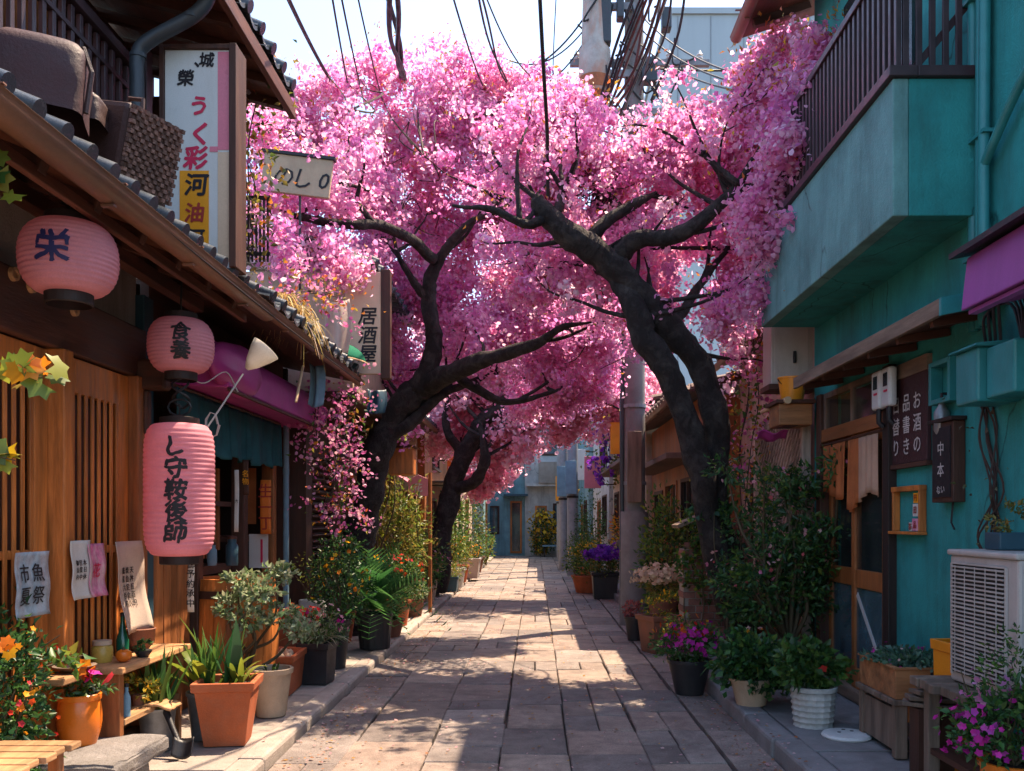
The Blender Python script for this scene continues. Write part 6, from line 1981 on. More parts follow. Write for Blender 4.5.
# things on the right pavement
ZR = 0.12
c = Vector((1.98, 5.72, ZR))
t = thing("plastic_disc", "round white plastic disc with holes lying on the right pavement", "disc", c)
MB().lathe([(0.15, 0.002), (0.155, 0.012), (0.145, 0.026), (0.06, 0.034), (0.001, 0.035)], c, 36, cap1=False).build("disc", M['plastic_white'], t, smooth=True)
mb = MB()
for a, b in ((0.04, 0.02), (-0.05, -0.01), (0.0, 0.06)):
    mb.lathe([(0.012, 0), (0.012, 0.003)], (c.x + a, c.y + b, c.z + 0.0335), 12)
mb.build("hole", M['iron'], t)
c = Vector((1.87, 6.05, ZR))
t = plant("woven_pot_plant", "round white basket weave pot with leafy green plant on the right pavement", c)
r, h = 0.145, 0.27
mb = MB()
n = 48
vs, fs = [], []
for i in range(19):
    z = h * 0.86 * i / 18
    for k in range(n):
        a = 2 * math.pi * k / n
        w = 0.006 * math.sin(k * math.pi / 3 + i * 1.05) * math.sin(k * math.pi / 3 - i * 1.05) * 2
        rr = r * (0.85 + 0.15 * i / 18) + w
        vs.append((c.x + rr * math.cos(a), c.y + rr * math.sin(a), c.z + z))
for i in range(18):
    for k in range(n):
        fs.append((i * n + k, i * n + (k + 1) % n, (i + 1) * n + (k + 1) % n, (i + 1) * n + k))
mb.add(vs, fs)
mb.lathe([(r * 1.0, h * 0.86), (r * 1.08, h * 0.88), (r * 1.1, h * 0.98), (r * 1.05, h), (r * 0.92, h * 0.98), (r * 0.9, h * 0.84), (0.001, h * 0.84)], c, n, cap0=False, cap1=False)
mb.build("pot", M['white_pot'], t, smooth=True)
foliage(t, c + Vector((-0.02, 0, 0.40)), (0.21, 0.2, 0.15), 900, 0.06, GREEN, 160, width=0.65)
flowers(t, c + Vector((0, 0, 0.42)), (0.2, 0.2, 0.12), 6, 0.03, REDS, 161)
c = Vector((1.62, 6.75, ZR))
t = plant("lush_pot_plant", "low lush green plant hiding its pale pot beside the white woven pot", c)
round_pot(t, c, 0.15, 0.2, M['buff'])
foliage(t, c + Vector((0.05, 0, 0.32)), (0.30, 0.30, 0.22), 2000, 0.06, GREEN + DARKGREEN + [(0.05, 0.16, 0.04)], 162, width=0.6, clump=20)
straps(t, c + Vector((-0.02, 0.1, 0.25)), 50, 0.5, 0.016, OLIVE + GREEN, 163, 0.9, 0.7, arch=0.9)
flowers(t, c + Vector((0.05, 0, 0.35)), (0.28, 0.28, 0.2), 14, 0.022, ORANGE + PINKISH, 164)
c = Vector((1.33, 7.75, 0.006))
t = plant("magenta_flower_pot", "black tapered pot of magenta and red flowers standing on the street edge", c)
round_pot(t, c, 0.18, 0.30, M['black_pot'], 0.66)
foliage(t, c + Vector((0, 0, 0.42)), (0.27, 0.25, 0.17), 1000, 0.045, GREEN, 165)
flowers(t, c + Vector((0.05, 0, 0.42)), (0.29, 0.26, 0.17), 120, 0.028, MAGENTA, 166, clump=6)
flowers(t, c + Vector((-0.06, 0.1, 0.56)), (0.2, 0.2, 0.12), 34, 0.026, REDS + ORANGE, 167)
foliage(t, c + Vector((-0.1, 0, 0.58)), (0.17, 0.17, 0.13), 240, 0.035, LIME, 168)
c = Vector((1.62, 8.4, ZR))
t = plant("hydrangea_pot", "tilted brown square pot with trailing yellow leaves, near the pole foot", (1.42, 10.2, 0.006))
square_pot(t, (1.40, 10.2, 0.006), 0.36, 0.28, 0.42, M['terra_dark'], R(25))
foliage(t, (1.45, 10.2, 0.55), (0.24, 0.2, 0.14), 260, 0.05, LIME + YELLOW[:1], 169)
t = plant("dried_hydrangea", "pale dried hydrangea heads in a brown pot behind the tilted square pot", (1.55, 10.9, ZR))
round_pot(t, (1.55, 10.9, ZR), 0.17, 0.42, M['terra_dark'])
flowers(t, (1.50, 10.9, 0.80), (0.30, 0.22, 0.14), 330, 0.03, [(0.60, 0.42, 0.28), (0.68, 0.50, 0.36)], 170, clump=16)
foliage(t, (1.50, 10.9, 0.68), (0.24, 0.2, 0.13), 200, 0.07, OLIVE, 171)
t = plant("red_leaf_pot", "small dark pot with reddish leaves at the utility pole foot", (1.24, 11.2, 0.006))
round_pot(t, (1.24, 11.2, 0.006), 0.12, 0.3, M['black_pot'])
foliage(t, (1.22, 11.2, 0.38), (0.17, 0.17, 0.09), 220, 0.05, [(0.30, 0.06, 0.06), (0.40, 0.12, 0.10), (0.22, 0.05, 0.05)], 172)
t = plant("clay_pot_flower", "clay pot with small yellow and red flowers under the big right shrub", (2.05, 8.75, ZR))
round_pot(t, (2.05, 8.75, ZR), 0.15, 0.34, M['terra'])
foliage(t, (2.05, 8.75, 0.62), (0.2, 0.2, 0.17), 340, 0.05, GREEN + LIME, 173)
flowers(t, (2.05, 8.75, 0.64), (0.2, 0.2, 0.15), 18, 0.026, YELLOW + REDS, 174)
t = thing("orange_cone_bag", "folded orange cloth bag hanging among pots behind the magenta flowers", "bag", (1.6, 9.6, ZR))
MB().lathe([(0.10, 0), (0.12, 0.1), (0.07, 0.38), (0.03, 0.5)], (1.62, 9.5, ZR), 16, sy=0.6).build("cloth", M['curtain_orange'], t, smooth=True)
for (x, y, sx, sz, m, lab) in ((2.32, 8.25, 0.34, 0.42, 'wood_crate', "reddish wooden crate stacked under the lattice fence"), (2.3, 8.95, 0.36, 0.36, 'wood_grey', "grey wooden crate behind the reddish crate")):
    t = thing("wooden_crate", lab, "crate", (x, y, ZR))
    mb = MB()
    for k in range(4):
        z = ZR + k * sz / 4
        mb.box((x - sx / 2, y - 0.2, z + 0.005), (x - sx / 2 + 0.016, y + 0.2, z + sz / 4 - 0.012)).box((x - sx / 2 + 0.016, y - 0.2, z + 0.005), (x + sx / 2, y - 0.184, z + sz / 4 - 0.012)).box((x - sx / 2 + 0.016, y + 0.184, z + 0.005), (x + sx / 2, y + 0.2, z + sz / 4 - 0.012))
    mb.build("slats", M[m], t, bevel=0.002)
    for sx_ in (-1, 1):
        MB().box((x + sx_ * (sx / 2 - 0.035) - 0.015, y - 0.183, ZR), (x + sx_ * (sx / 2 - 0.035) + 0.015, y - 0.15, ZR + sz)).build("corner_post", M[m], t)

# big shrub in front of the lattice
c = Vector((2.14, 7.6, ZR))
t = plant("flowering_shrub", "large dark green shrub speckled with small pink blooms, in front of the pale lattice", c, cat="shrub")
round_pot(t, c, 0.2, 0.4, M['terra_dark'])
rs = random.Random(77)
tips = [c + Vector((rs.uniform(-.55, .32), rs.uniform(-.4, .3), rs.uniform(.8, 1.85))) for _ in range(26)]
stems(t, c + Vector((0, 0, 0.3)), tips, 0.02, 175, wig=0.1)
for i, tp in enumerate(tips):
    q = c.lerp(tp, 0.72)
    foliage(t, tp, (0.17, 0.17, 0.15), 105, 0.062, DARKGREEN + GREEN + ([LIME[0]] if i % 3 == 0 else []), 400 + i, width=0.42, clump=7, shell=0.2)
    foliage(t, q, (0.18, 0.18, 0.17), 95, 0.062, DARKGREEN + GREEN, 440 + i, width=0.42, clump=6, shell=0.2)
    flowers(t, tp, (0.16, 0.16, 0.14), 6, 0.02, PINKISH + [(0.6, 0.12, 0.14)], 480 + i, clump=2, zmin=-0.9)
t = plant("climbing_ivy", "dark green ivy clinging around the foot of the right cherry trunk", (1.72, 8.3, ZR), cat="ivy")
foliage(t, (1.66, 8.4, 1.55), (0.20, 0.16, 0.30), 300, 0.065, GREEN + DARKGREEN, 179, width=0.8)
foliage(t, (1.92, 8.3, 1.0), (0.12, 0.12, 0.5), 150, 0.06, GREEN + DARKGREEN, 178, width=0.8)
stems(t, (1.80, 8.3, ZR), [(1.66, 8.3, 1.8), (1.9, 8.2, 1.5), (1.6, 8.3, 1.3)], 0.01, 180)
vine("garden_vine", "yellow and pink flowering vine climbing between the right trunk and the lattice", [P(748, 520, 9.2), P(742, 450, 9.3), P(752, 400, 9.4), P(748, 340, 9.4), P(758, 290, 9.4)], 700, 0.16, 0.06, LIME + YOUNG + GREEN, 181, 330, PV, 0.028)

# lattice fence and yard wall behind the teal house
t = thing("lattice_fence", "pale pinkish diagonal lattice fence panel beside the wooden door", "fence", (2.42, 8.75, 0.12))
mb = MB()
y0, y1, z0, z1 = 8.08, 9.75, 0.9, 2.42
for s in (-1, 1):
    for k in range(-16, 34):
        a = Vector((2.42 + 0.008 * s, y0 + k * 0.105 if s > 0 else y0 + k * 0.105, z0))
        pts = []
        for tt in (0, 1):
            pts.append((y0 + k * 0.105 + s * tt * (z1 - z0), z0 + tt * (z1 - z0)))
        (ya_, za_), (yb_, zb_) = pts
        lo, hi = 0.0, 1.0
        d = yb_ - ya_
        ts = sorted([(y0 - ya_) / d, (y1 - ya_) / d])
        lo, hi = max(0, ts[0]), min(1, ts[1])
        if hi - lo > 0.03:
            mb.beam((a.x, ya_ + d * lo, za_ + (zb_ - za_) * lo), (a.x, ya_ + d * hi, za_ + (zb_ - za_) * hi), 0.012, 0.028, up=(0, -s, 1))
mb.build("lattice", M['lattice_white'], t)
for ya_ in (y0 - 0.06, y1 + 0.001):
    MB().box((2.38, ya_, 0.12), (2.46, ya_ + 0.058, 2.5)).build("post", M['lattice_white'], t, bevel=0.005)
MB().box((2.385, y0, z1 + 0.001), (2.455, y1, z1 + 0.06)).box((2.385, y0, 0.84), (2.455, y1, 0.899)).build("rail", M['lattice_white'], t, bevel=0.004)
mb = MB()
for k in range(14):
    tn = random.uniform(.8, 1.15)
    mb.box((2.40, y0 + k * 0.119, 0.13), (2.43, y0 + k * 0.119 + 0.114, 0.838), (tn, tn, tn))
mb.build("board", M['wood_warm'], t)
street_house("pink_shed", "low pinkish boarded house set back behind the lattice fence on the right", 1, 2.62, 8.2, 11.4, 3.5, M['pink_stucco'], M['roof_brown'], [('window', 9.9, 10.9, 1.2, 2.2)], eave=0.3)
t = thing("wall_cabinet", "beige metal cabinet mounted under the far end of the teal balcony", "cabinet", (2.3, 8.4, 2.8))
a, b = P(771, 329, 8.3), P(813, 384, 8.3)
MB().box((a.x, 8.3, b.z), (b.x + 0.1, 8.6, a.z + 0.1)).build("body", M['box_beige'], t, bevel=0.01)
MB().box((a.x + 0.03, 8.292, b.z + 0.02), (b.x - 0.04, 8.2995, a.z + 0.08)).build("door", M['box_beige'], t, bevel=0.006)
MB().box((a.x + 0.20, 8.262, b.z + 0.19), (a.x + 0.225, 8.2915, b.z + 0.30)).build("handle", M['iron'], t, bevel=0.004)
MB().box((a.x - 0.02, 8.28, b.z - 0.05), (RX + 0.12, 8.62, b.z - 0.001)).build("bracket", M['wood_dark_x'], t)
MB().tube([P(818, 380, 8.15), P(818, 330, 8.15)], 0.045, 10).build("pipe", M['pink_stucco'], t, smooth=True)
t = thing("vent_block", "pale concrete vent block with two holes tucked under the balcony", "vent block", P(828, 350, 7.9))
a, b = P(820, 328, 7.9), P(836, 352, 7.9)
f = MB()
f.box((a.x, 7.9, b.z), (a.x + 0.03, 8.0, a.z)).box((b.x - 0.02, 7.9, b.z), (b.x, 8.0, a.z)).box((a.x + 0.03, 7.9, b.z), (b.x - 0.02, 8.0, b.z + 0.03)).box((a.x + 0.03, 7.9, a.z - 0.03), (b.x - 0.02, 8.0, a.z)).box((a.x + 0.03, 7.9, (a.z + b.z) / 2 - 0.015), (b.x - 0.02, 8.0, (a.z + b.z) / 2 + 0.015))
f.build("block", M['sign_white'], t)
MB().box((a.x + 0.03, 7.97, b.z + 0.03), (b.x - 0.02, 7.98, a.z - 0.03)).build("hole", M['iron'], t)
c = P(792, 402, 7.98)
t = thing("orange_bucket", "orange plastic bucket set on the small wooden hutch under the canopy", "bucket", c)
mb = MB().lathe([(0.095, 0), (0.12, 0.20), (0.128, 0.20), (0.128, 0.215), (0.11, 0.215), (0.088, 0.01)], c, 28, cap1=False)
mb.build("body", M['orange_plastic'], t, smooth=True)
MB().tube([c + Vector((0.125 * math.cos(k / 10 * math.pi), -0.125 * abs(math.sin(k / 10 * math.pi)) * 0.6, 0.20 - 0.08 * math.sin(k / 10 * math.pi))) for k in range(11)], 0.005, 5).build("handle", M['iron'], t)
t = thing("wood_hutch", "small brown wooden hutch on the lattice fence holding the orange bucket", "box", (c.x, 8.0, c.z - 0.25))
MB().box((c.x - 0.16, 7.98 - 0.17, c.z - 0.22), (c.x + 0.13, 7.98 + 0.17, c.z - 0.035)).build("box", M['wood_crate'], t, bevel=0.008)
MB().box((c.x - 0.19, 7.98 - 0.20, c.z - 0.034), (c.x + 0.15, 7.98 + 0.19, c.z - 0.002)).build("lid", M['wood_dark_x'], t, bevel=0.004)
MB().box((c.x - 0.10, 7.98 - 0.14, z1 + 0.062), (c.x + 0.02, 7.98 + 0.16, c.z - 0.221)).build("support", M['wood_dark'], t)
t = thing("bamboo_pole", "short pale bamboo pole sticking out towards the street below the orange bucket", "pole", P(775, 412, 8.3))
MB().tube([P(762, 412, 8.6), P(788, 400, 7.75)], [0.02, 0.032], 10).build("pole", M['bamboo'], t, smooth=True)
t = thing("pink_cloth", "crumpled magenta cloth draped below the wooden hutch", "cloth", P(775, 432, 8.2))
cc = P(774, 430, 8.0)
MB().grid(lambda u, v: Vector((cc.x - 0.12 + 0.26 * u, 8.05 + 0.2 * v, cc.z - 0.03 + 0.018 * math.sin(u * 9) + 0.02 * math.cos(v * 7) - 0.05 * v)), 16, 10).build("cloth", M['magenta'], t, smooth='full', solid=0.006)
t = thing("brick_pillar", "old brick garden pillar and low wall beside the right cherry trunk", "wall", (1.72, 9.5, 0.12))
mb = MB()
for r_ in range(20):
    for k in range(5):
        tn = random.uniform(.65, 1.25)
        x = 1.52 + k * 0.135 + (0.06 if r_ % 2 else 0)
        if r_ > 15 - k * 0 and k < (r_ - 15):
            continue
        mb.box((x, 9.25, 0.12 + r_ * 0.072), (x + 0.125, 9.55, 0.12 + r_ * 0.072 + 0.063), (tn, tn * .97, tn * .95))
mb.build("bricks", M['brick'], t, bevel=0.004)
MB().box((1.53, 9.262, 0.12), (2.20, 9.54, 1.2)).build("mortar", M['dull_plaster'], t)
MB().beam((1.46, 9.4, 1.43), (2.0, 9.4, 1.66), 0.4, 0.04, up=(0, 0, 1)).build("coping", M['wood_grey_y'], t, bevel=0.006)

street_house("timber_row_house", "brown timber row house with a small ledge roof, right side beyond the brick pillar", 1, 2.15, 11.6, 16.4, 3.1, M['wood_warm'], M['roof_brown'],
             [('window', 12.2, 13.2, 1.0, 2.1), ('door', 13.6, 14.8, 0.1, 2.1), ('ledge', 11.7, 16.2, 2.3, 2.38), ('window', 15.1, 16.1, 1.0, 2.0)], eave=0.4)
street_house("beige_row_house", "beige rendered row house with a wide window, right side beyond the utility pole", 1, 2.05, 16.7, 23.5, 3.6, M['cream_stucco'], M['roof_brown'],
             [('window', 17.1, 19.4, 1.15, 2.4), ('ledge', 16.8, 19.8, 0.98, 1.08), ('ledge', 16.8, 23.2, 2.6, 2.68), ('door', 20.2, 21.6, 0.1, 2.2), ('window', 21.9, 23.1, 1.1, 2.2)], eave=0.4)
street_house("grey_row_house", "grey rendered row house near the far right end of the street", 1, 1.95, 23.8, 30.0, 4.6, M['grey_stucco'], M['roof_brown'],
             [('window', 24.4, 26.0, 1.1, 2.2), ('door', 26.6, 28.0, 0.1, 2.1), ('window', 24.4, 27.0, 2.9, 4.0)], roofk='flat')
street_house("slate_row_house", "blue grey row house at the far right end of the street", 1, 1.8, 30.3, 37.4, 5.0, M['blue_stucco'], M['roof_brown'],
             [('window', 31.0, 33.0, 1.0, 2.2), ('door', 33.6, 35.0, 0.1, 2.1)], roofk='flat')
c = Vector((1.33, 17.2, 0.006))
t = plant("purple_flower_pot", "dark tub heaped with vivid purple flowers just beyond the utility pole", c)
square_pot(t, c, 0.5, 0.42, 0.5, M['black_pot'])
foliage(t, c + Vector((0, 0, 0.62)), (0.36, 0.34, 0.26), 700, 0.07, GREEN + OLIVE, 190)
flowers(t, c + Vector((0.03, 0, 0.82)), (0.36, 0.34, 0.18), 260, 0.045, PURPLE, 191, clump=12)
c = Vector((1.05, 18.6, 0.006))
t = plant("orange_pot_bush", "orange pot with a bushy yellow green plant left of the purple flowers", c)
round_pot(t, c, 0.28, 0.36, M['terra'])
foliage(t, c + Vector((0, 0, 0.62)), (0.45, 0.42, 0.38), 1100, 0.075, LIME + GREEN, 192)
flowers(t, c + Vector((0.1, 0, 0.85)), (0.35, 0.3, 0.2), 30, 0.045, YELLOW, 193)
t = plant("amber_bush", "amber orange leafed bush against the beige row house", (1.75, 17.6, ZR), cat="bush")
foliage(t, (1.78, 17.6, 1.05), (0.32, 0.4, 0.6), 700, 0.08, YELLOW + ORANGE + OLIVE, 194)
stems(t, (1.78, 17.6, ZR), [(1.7, 17.5, 1.3), (1.85, 17.7, 1.2), (1.8, 17.4, 0.9)], 0.015, 195)
for (x, y, z, rx, ry, rz, n, pal, seed, lab) in ((1.75, 12.0, 1.0, 0.36, 0.5, 0.8, 1500, GREEN + LIME[:2], 196, "green garden bush standing right behind the utility pole"),
                                               (1.5, 24.0, 1.2, 0.4, 0.8, 1.1, 1000, GREEN, 197, "dark green far bush at the right side before the grey row house"),
                                               (1.2, 31.5, 0.6, 0.35, 0.8, 0.6, 500, GREEN + LIME, 198, "small bright bush at the foot of the far poles")):
    t = plant("shrub", lab, (x, y, ZR), cat="shrub")
    stems(t, (x, y, 0.02), [(x + random.uniform(-.2, .2), y + random.uniform(-.2, .2), z + random.uniform(-.2, .5) * rz) for _ in range(7)], 0.016, seed)
    foliage(t, (x, y, z), (rx, ry, rz), n, 0.085, pal, seed, clump=22)
vine("wisteria", "hanging wisteria with violet clusters on the beige row house", [P(606, 415, 20), P(612, 440, 20), P(620, 470, 19.5), P(628, 450, 19)], 420, 0.35, 0.1, GREEN + OLIVE, 199, 520, PURPLE, 0.06)

# ------------------------------------------------------------------ more planting and clutter down both sides
def kerb_pot(label, x, y, z, r, h, m, pal, seed, fl=None, hz=0.28, straplike=False):
    t = plant("kerb_pot_plant", label, (x, y, z))
    round_pot(t, (x, y, z), r, h, M[m])
    if straplike:
        straps(t, (x, y, z + h * 0.9), 60, hz * 2.2, 0.022, pal, seed, 0.8, 0.85, arch=0.8)
    else:
        foliage(t, (x, y, z + h + hz * 0.7), (r * 1.8, r * 1.8, hz), 620, 0.06, pal, seed, clump=16)
    if fl:
        flowers(t, (x, y, z + h + hz * 0.8), (r * 1.8, r * 1.8, hz), 44, 0.034, fl, seed + 1)


kerb_pot("clay pot of airy olive foliage between the flowering creeper and the cycad", -2.28, 10.6, ZL, 0.16, 0.36, 'terra', OLIVE + GREEN, 601, None, 0.42)
kerb_pot("dark pot of yellow daisies behind the red salvia pot", -2.3, 11.9, ZL, 0.16, 0.40, 'black_pot', GREEN, 603, YELLOW, 0.34)
kerb_pot("terracotta pot of upright grassy leaves in front of the ochre house", -2.15, 14.9, ZL, 0.19, 0.36, 'terra', LIME + GREEN, 605, None, 0.4, True)
kerb_pot("buff pot with pink flowers below the pink shop board", -1.92, 15.9, ZL, 0.2, 0.38, 'buff', GREEN, 607, PINKISH + MAGENTA[:1], 0.3)
kerb_pot("white pot of lime foliage just past the third cherry trunk", -1.72, 19.2, ZL, 0.24, 0.42, 'white_pot', LIME, 609, None, 0.4)
kerb_pot("clay pot of orange flowers before the long buff trough", -1.75, 20.8, ZL, 0.22, 0.4, 'terra', GREEN + OLIVE, 611, ORANGE, 0.35)
kerb_pot("low clay pot of dark leaves past the long buff trough", -1.68, 24.6, ZL, 0.28, 0.45, 'terra_dark', GREEN, 613, None, 0.5)
kerb_pot("dark pot of tall green leaves against the timber row house", 1.85, 12.6, ZR, 0.2, 0.42, 'black_pot', GREEN + LIME[:1], 615, None, 0.5)
kerb_pot("terracotta pot of red flowers against the timber row house window", 1.82, 13.8, ZR, 0.2, 0.38, 'terra', GREEN, 617, REDS, 0.34)
kerb_pot("buff pot of trailing lime leaves right before the purple flowers", 1.75, 15.6, ZR, 0.22, 0.4, 'buff', LIME + GREEN, 619, None, 0.4)
kerb_pot("clay pot with yellow blooms past the orange pot bush", 1.25, 20.8, 0.006, 0.24, 0.42, 'terra', GREEN + LIME, 621, YELLOW, 0.4)
kerb_pot("dark pot of green leaves at the foot of the nearest far pole", 1.2, 23.6, 0.006, 0.24, 0.42, 'black_pot', GREEN, 623, None, 0.45)
t = plant("climbing_ivy", "light green ivy creeping over the old brick pillar", (1.7, 9.3, 0.9), cat="ivy")
foliage(t, (1.66, 9.22, 1.15), (0.20, 0.07, 0.42), 420, 0.055, GREEN + LIME[:2], 630, width=0.8, clump=10)
stems(t, (1.6, 9.22, ZR), [(1.55, 9.23, 1.5), (1.7, 9.23, 1.3), (1.8, 9.23, 1.5)], 0.008, 631)
for (x, y, z, w_, h_, m, lab) in ((-1.80, 20.5, 2.2, 0.4, 0.75, 'paper_orange', "orange upright shop sign projecting from the brown house on the left"), (-1.75, 24.2, 2.4, 0.4, 0.8, 'sign_white', "white upright shop sign projecting from the brown house farther on"),
                              (-1.70, 28.6, 2.6, 0.45, 0.9, 'sign_cream', "cream upright sign near the far left end of the lane"), (1.60, 17.0, 2.75, 0.35, 0.6, 'sign_yellow', "yellow sign plate on the beige row house behind the utility pole"),
                              (1.45, 22.6, 2.3, 0.42, 0.8, 'pink_board', "pink upright sign between the utility pole and the far poles"), (1.40, 29.2, 2.8, 0.5, 1.0, 'sign_white', "white upright sign near the far right end of the lane")):
    t = thing("projecting_sign", lab, "sign", (x, y, z))
    sgn_ = 1 if x > 0 else -1
    MB().box((x - w_ / 2, y, z), (x + w_ / 2, y + 0.09, z + h_)).build("board", M[m], t, bevel=0.01)
    for dz in (0.08, h_ - 0.1):
        MB().box((x + sgn_ * w_ / 2, y + 0.03, z + dz), (x + sgn_ * (w_ / 2 + 0.45), y + 0.06, z + dz + 0.03)).build("bracket", M['iron'], t)
for y, z0, z1, lab in ((20.0, 4.3, 4.0, "slack wire crossing the lane above the brown house door"), (26.0, 5.0, 4.4, "slack wire crossing the lane near the far poles"), (31.0, 4.2, 4.9, "slack wire crossing the lane near its far end")):
    t = thing("street_wire", lab, "wire", (-2.2, y, z0), "wires across the lane")
    MB().tube([(-2.2 + 4.3 * k / 12, y + 0.1 * k, z0 + (z1 - z0) * k / 12 - 1.2 * (k / 12) * (1 - k / 12)) for k in range(13)], 0.014, 5).build("wire", M['cable'], t)

# ================================================================== utility poles and cables
def utility_pole(label, x, y, h, r, sleeve=True, gear=False):
    t = thing("utility_pole", label, "utility pole", (x, y, 0.0))
    mb = MB()
    mb.tube([(x, y, 0), (x, y, h * 0.5), (x, y, h)], [r, r * 0.92, r * 0.78], 20)
    mb.build("shaft", M['steel'] if not sleeve else M['concrete'], t, smooth=True)
    if sleeve:
        s = MB().lathe([(r * 1.28, 0), (r * 1.27, 1.6), (r * 1.24, 1.62)], (x, y, 0), 22)
        for z in (0.5, 1.05):
            s.lathe([(r * 1.29, z), (r * 1.30, z + 0.01), (r * 1.29, z + 0.02)], (x, y, 0), 22, cap0=False, cap1=False)
        s.build("base_sleeve", M['concrete'], t, smooth=True)
    return t


UP = utility_pole("grey concrete utility pole with a thick base sleeve at the right kerb", 1.42, 12.9, 10.2, 0.165)
MB().box((1.30, 12.64, 1.75), (1.50, 12.735, 2.75)).build("meter_plate", M['wood_grey'], UP, bevel=0.01)
MB().tube([(1.245, 12.86, 0.1), (1.245, 12.86, 4.5), (1.26, 12.86, 7)], 0.035, 8).build("riser_pipe", M['slate_pipe'], UP, smooth=True)
mb = MB()
for z in (2.0, 3.1, 4.2, 5.5, 7.0):
    mb.lathe([(0.175, z), (0.175, z + 0.05)], (1.42, 12.9, 0), 20)
mb.build("band", M['steel'], UP)
cx_, cz_ = P(594, 80, 12.9).x, 7.52
can = MB().lathe([(0.001, 0), (0.20, 0.0), (0.225, 0.05), (0.225, 0.62), (0.19, 0.66), (0.17, 1.3), (0.17, 1.9), (0.12, 1.95), (0.001, 1.96)], (cx_, 12.75, cz_), 28)
can.build("transformer_can", M['pole_can'], UP, smooth=True)
MB().lathe([(0.10, -0.13), (0.205, -0.001)], (cx_, 12.75, cz_), 20).lathe([(0.227, 0.04), (0.229, 0.2), (0.227, 0.22)], (cx_, 12.75, cz_), 28, cap0=False, cap1=False).build("rusty_base", M['rust'], UP, smooth=True)
for dz in (0.25, 1.2):
    MB().box((cx_, 12.72, cz_ + dz), (1.42, 12.78, cz_ + dz + 0.1)).build("bracket", M['steel'], UP)
for k, z in enumerate((7.3, 8.0, 9.2)):
    MB().box((0.5, 12.86, z), (2.5, 12.94, z + 0.09)).build("crossarm", M['steel'], UP, bevel=0.006)
    mb = MB()
    for q in range(5):
        mb.lathe([(0.03, 0), (0.05, 0.02), (0.03, 0.05), (0.05, 0.07), (0.03, 0.10), (0.015, 0.14)], (0.6 + q * 0.44, 12.9, z + 0.09), 10)
    mb.build("insulator", M['plastic_white'], UP, smooth=True)
for dx, z, sx, sz in ((-0.35, 8.2, 0.16, 0.75), (-0.17, 8.55, 0.10, 0.6), (0.3, 7.65, 0.22, 0.35), (0.5, 8.4, 0.14, 0.3)):
    MB().box((1.42 + dx - sx, 12.60, z), (1.42 + dx, 12.78, z + sz)).build("junction_box", M['slate_pipe'], UP, bevel=0.02)
mb = MB()
rr = random.Random(12)
for k in range(34):
    a = Vector((rr.uniform(0.95, 2.1), 12.6 + rr.uniform(-.1, .2), rr.uniform(7.0, 9.5)))
    b = a + Vector((rr.uniform(-.5, .5), 0.05, rr.uniform(-.6, .3)))
    m_ = a.lerp(b, .5) + Vector((rr.uniform(-.2, .2), -0.05, -0.25))
    sp = smooth_path([(*a, 0), (*m_, 0), (*b, 0)], 6)
    mb.tube([p[:3] for p in sp], 0.014, 5)
mb.build("jumper_wire", M['cable'], UP, smooth=True)
for x, y, h, r, m, lab in ((1.02, 24.5, 9.0, 0.15, 'steel', "dark grey steel pole at the far right kerb, nearest of the far poles"), (0.85, 27.0, 8.5, 0.14, 'steel', "blue grey steel pole in the middle of the far poles"), (0.95, 33.0, 8.0, 0.16, 'steel', "blue grey steel pole farthest down the street")):
    t = utility_pole(lab, x, y, h, r, False)
    MB().box((x - 0.2, y - 0.25, 2.2), (x + 0.1, y - 0.16, 3.1)).build("sign_plate", M['cloth_blue'] if y < 30 else M['sign_yellow'], t, bevel=0.01)
    MB().lathe([(r * 1.08, 2.1), (r * 1.08, 2.16)], (x, y, 0), 16).build("band", M['iron'], t)

CG = "overhead cables"
def cable(label, pts, r, m='cable', sag=0.0, strands=1):
    t = thing("overhead_cable", label, "cable", pts[0], CG)
    a, b = Vector(pts[0]), Vector(pts[-1])
    mb = MB()
    rr = random.Random(int(a.x * 1000) + int(b.z * 777))
    for s in range(strands):
        o = Vector((rr.uniform(-1, 1), rr.uniform(-1, 1), rr.uniform(-1, 1))) * r * (1.6 if strands > 1 else 0)
        if len(pts) == 2:
            q = []
            for k in range(15):
                tt = k / 14
                p = a.lerp(b, tt) + o
                p.z -= 4 * sag * tt * (1 - tt)
                if strands > 1:
                    p += Vector((math.sin(tt * 7 + s * 2), math.cos(tt * 5 + s), math.sin(tt * 6 + s * 3))) * r * 0.9
                q.append(p)
        else:
            q = [Vector(p[:3]) + o for p in smooth_path([(*p, 0) for p in pts], 6)]
        mb.tube(q, r * 0.62, 6)
    mb.build("wire", M[m], t, smooth=True)
    return t


TOP = Vector((1.3, 12.7, 8.9))
cable("thick cable crossing the sky above the timber house roof at far left", [P(262, -60, 6.0), P(342, 96, 13.0)], 0.032, sag=0.1)
cable("thin wire left of the pair above the left blossom", [P(326, -40, 6.5), P(352, 105, 13.0)], 0.016, sag=0.05)
cable("second thin wire of the pair above the left blossom", [P(334, -40, 6.8), P(366, 110, 13.0)], 0.016, sag=0.05)
cable("wire dropping steeply into the blossom left of the thick black cable", [P(350, -40, 7.0), P(386, 112, 13.0)], 0.014, sag=0.08)
cable("thick black twisted cable dropping behind the left crown", [P(382, -50, 6.5), P(402, 80, 12.5)], 0.04, sag=0.1, strands=3)
cable("thin line right of the thick black twisted cable", [P(440, -50, 6.5), P(486, 92, 12.5)], 0.016, sag=0.1)
cable("double line dropping into the middle of the blossom", [P(468, -50, 6.5), P(508, 84, 12.5)], 0.018, 'cable', 0.15, 2)
cable("wire reaching the middle blossom from the pole side", [P(476, -30, 8.0), P(530, 75, 12.0)], 0.014, sag=0.15)
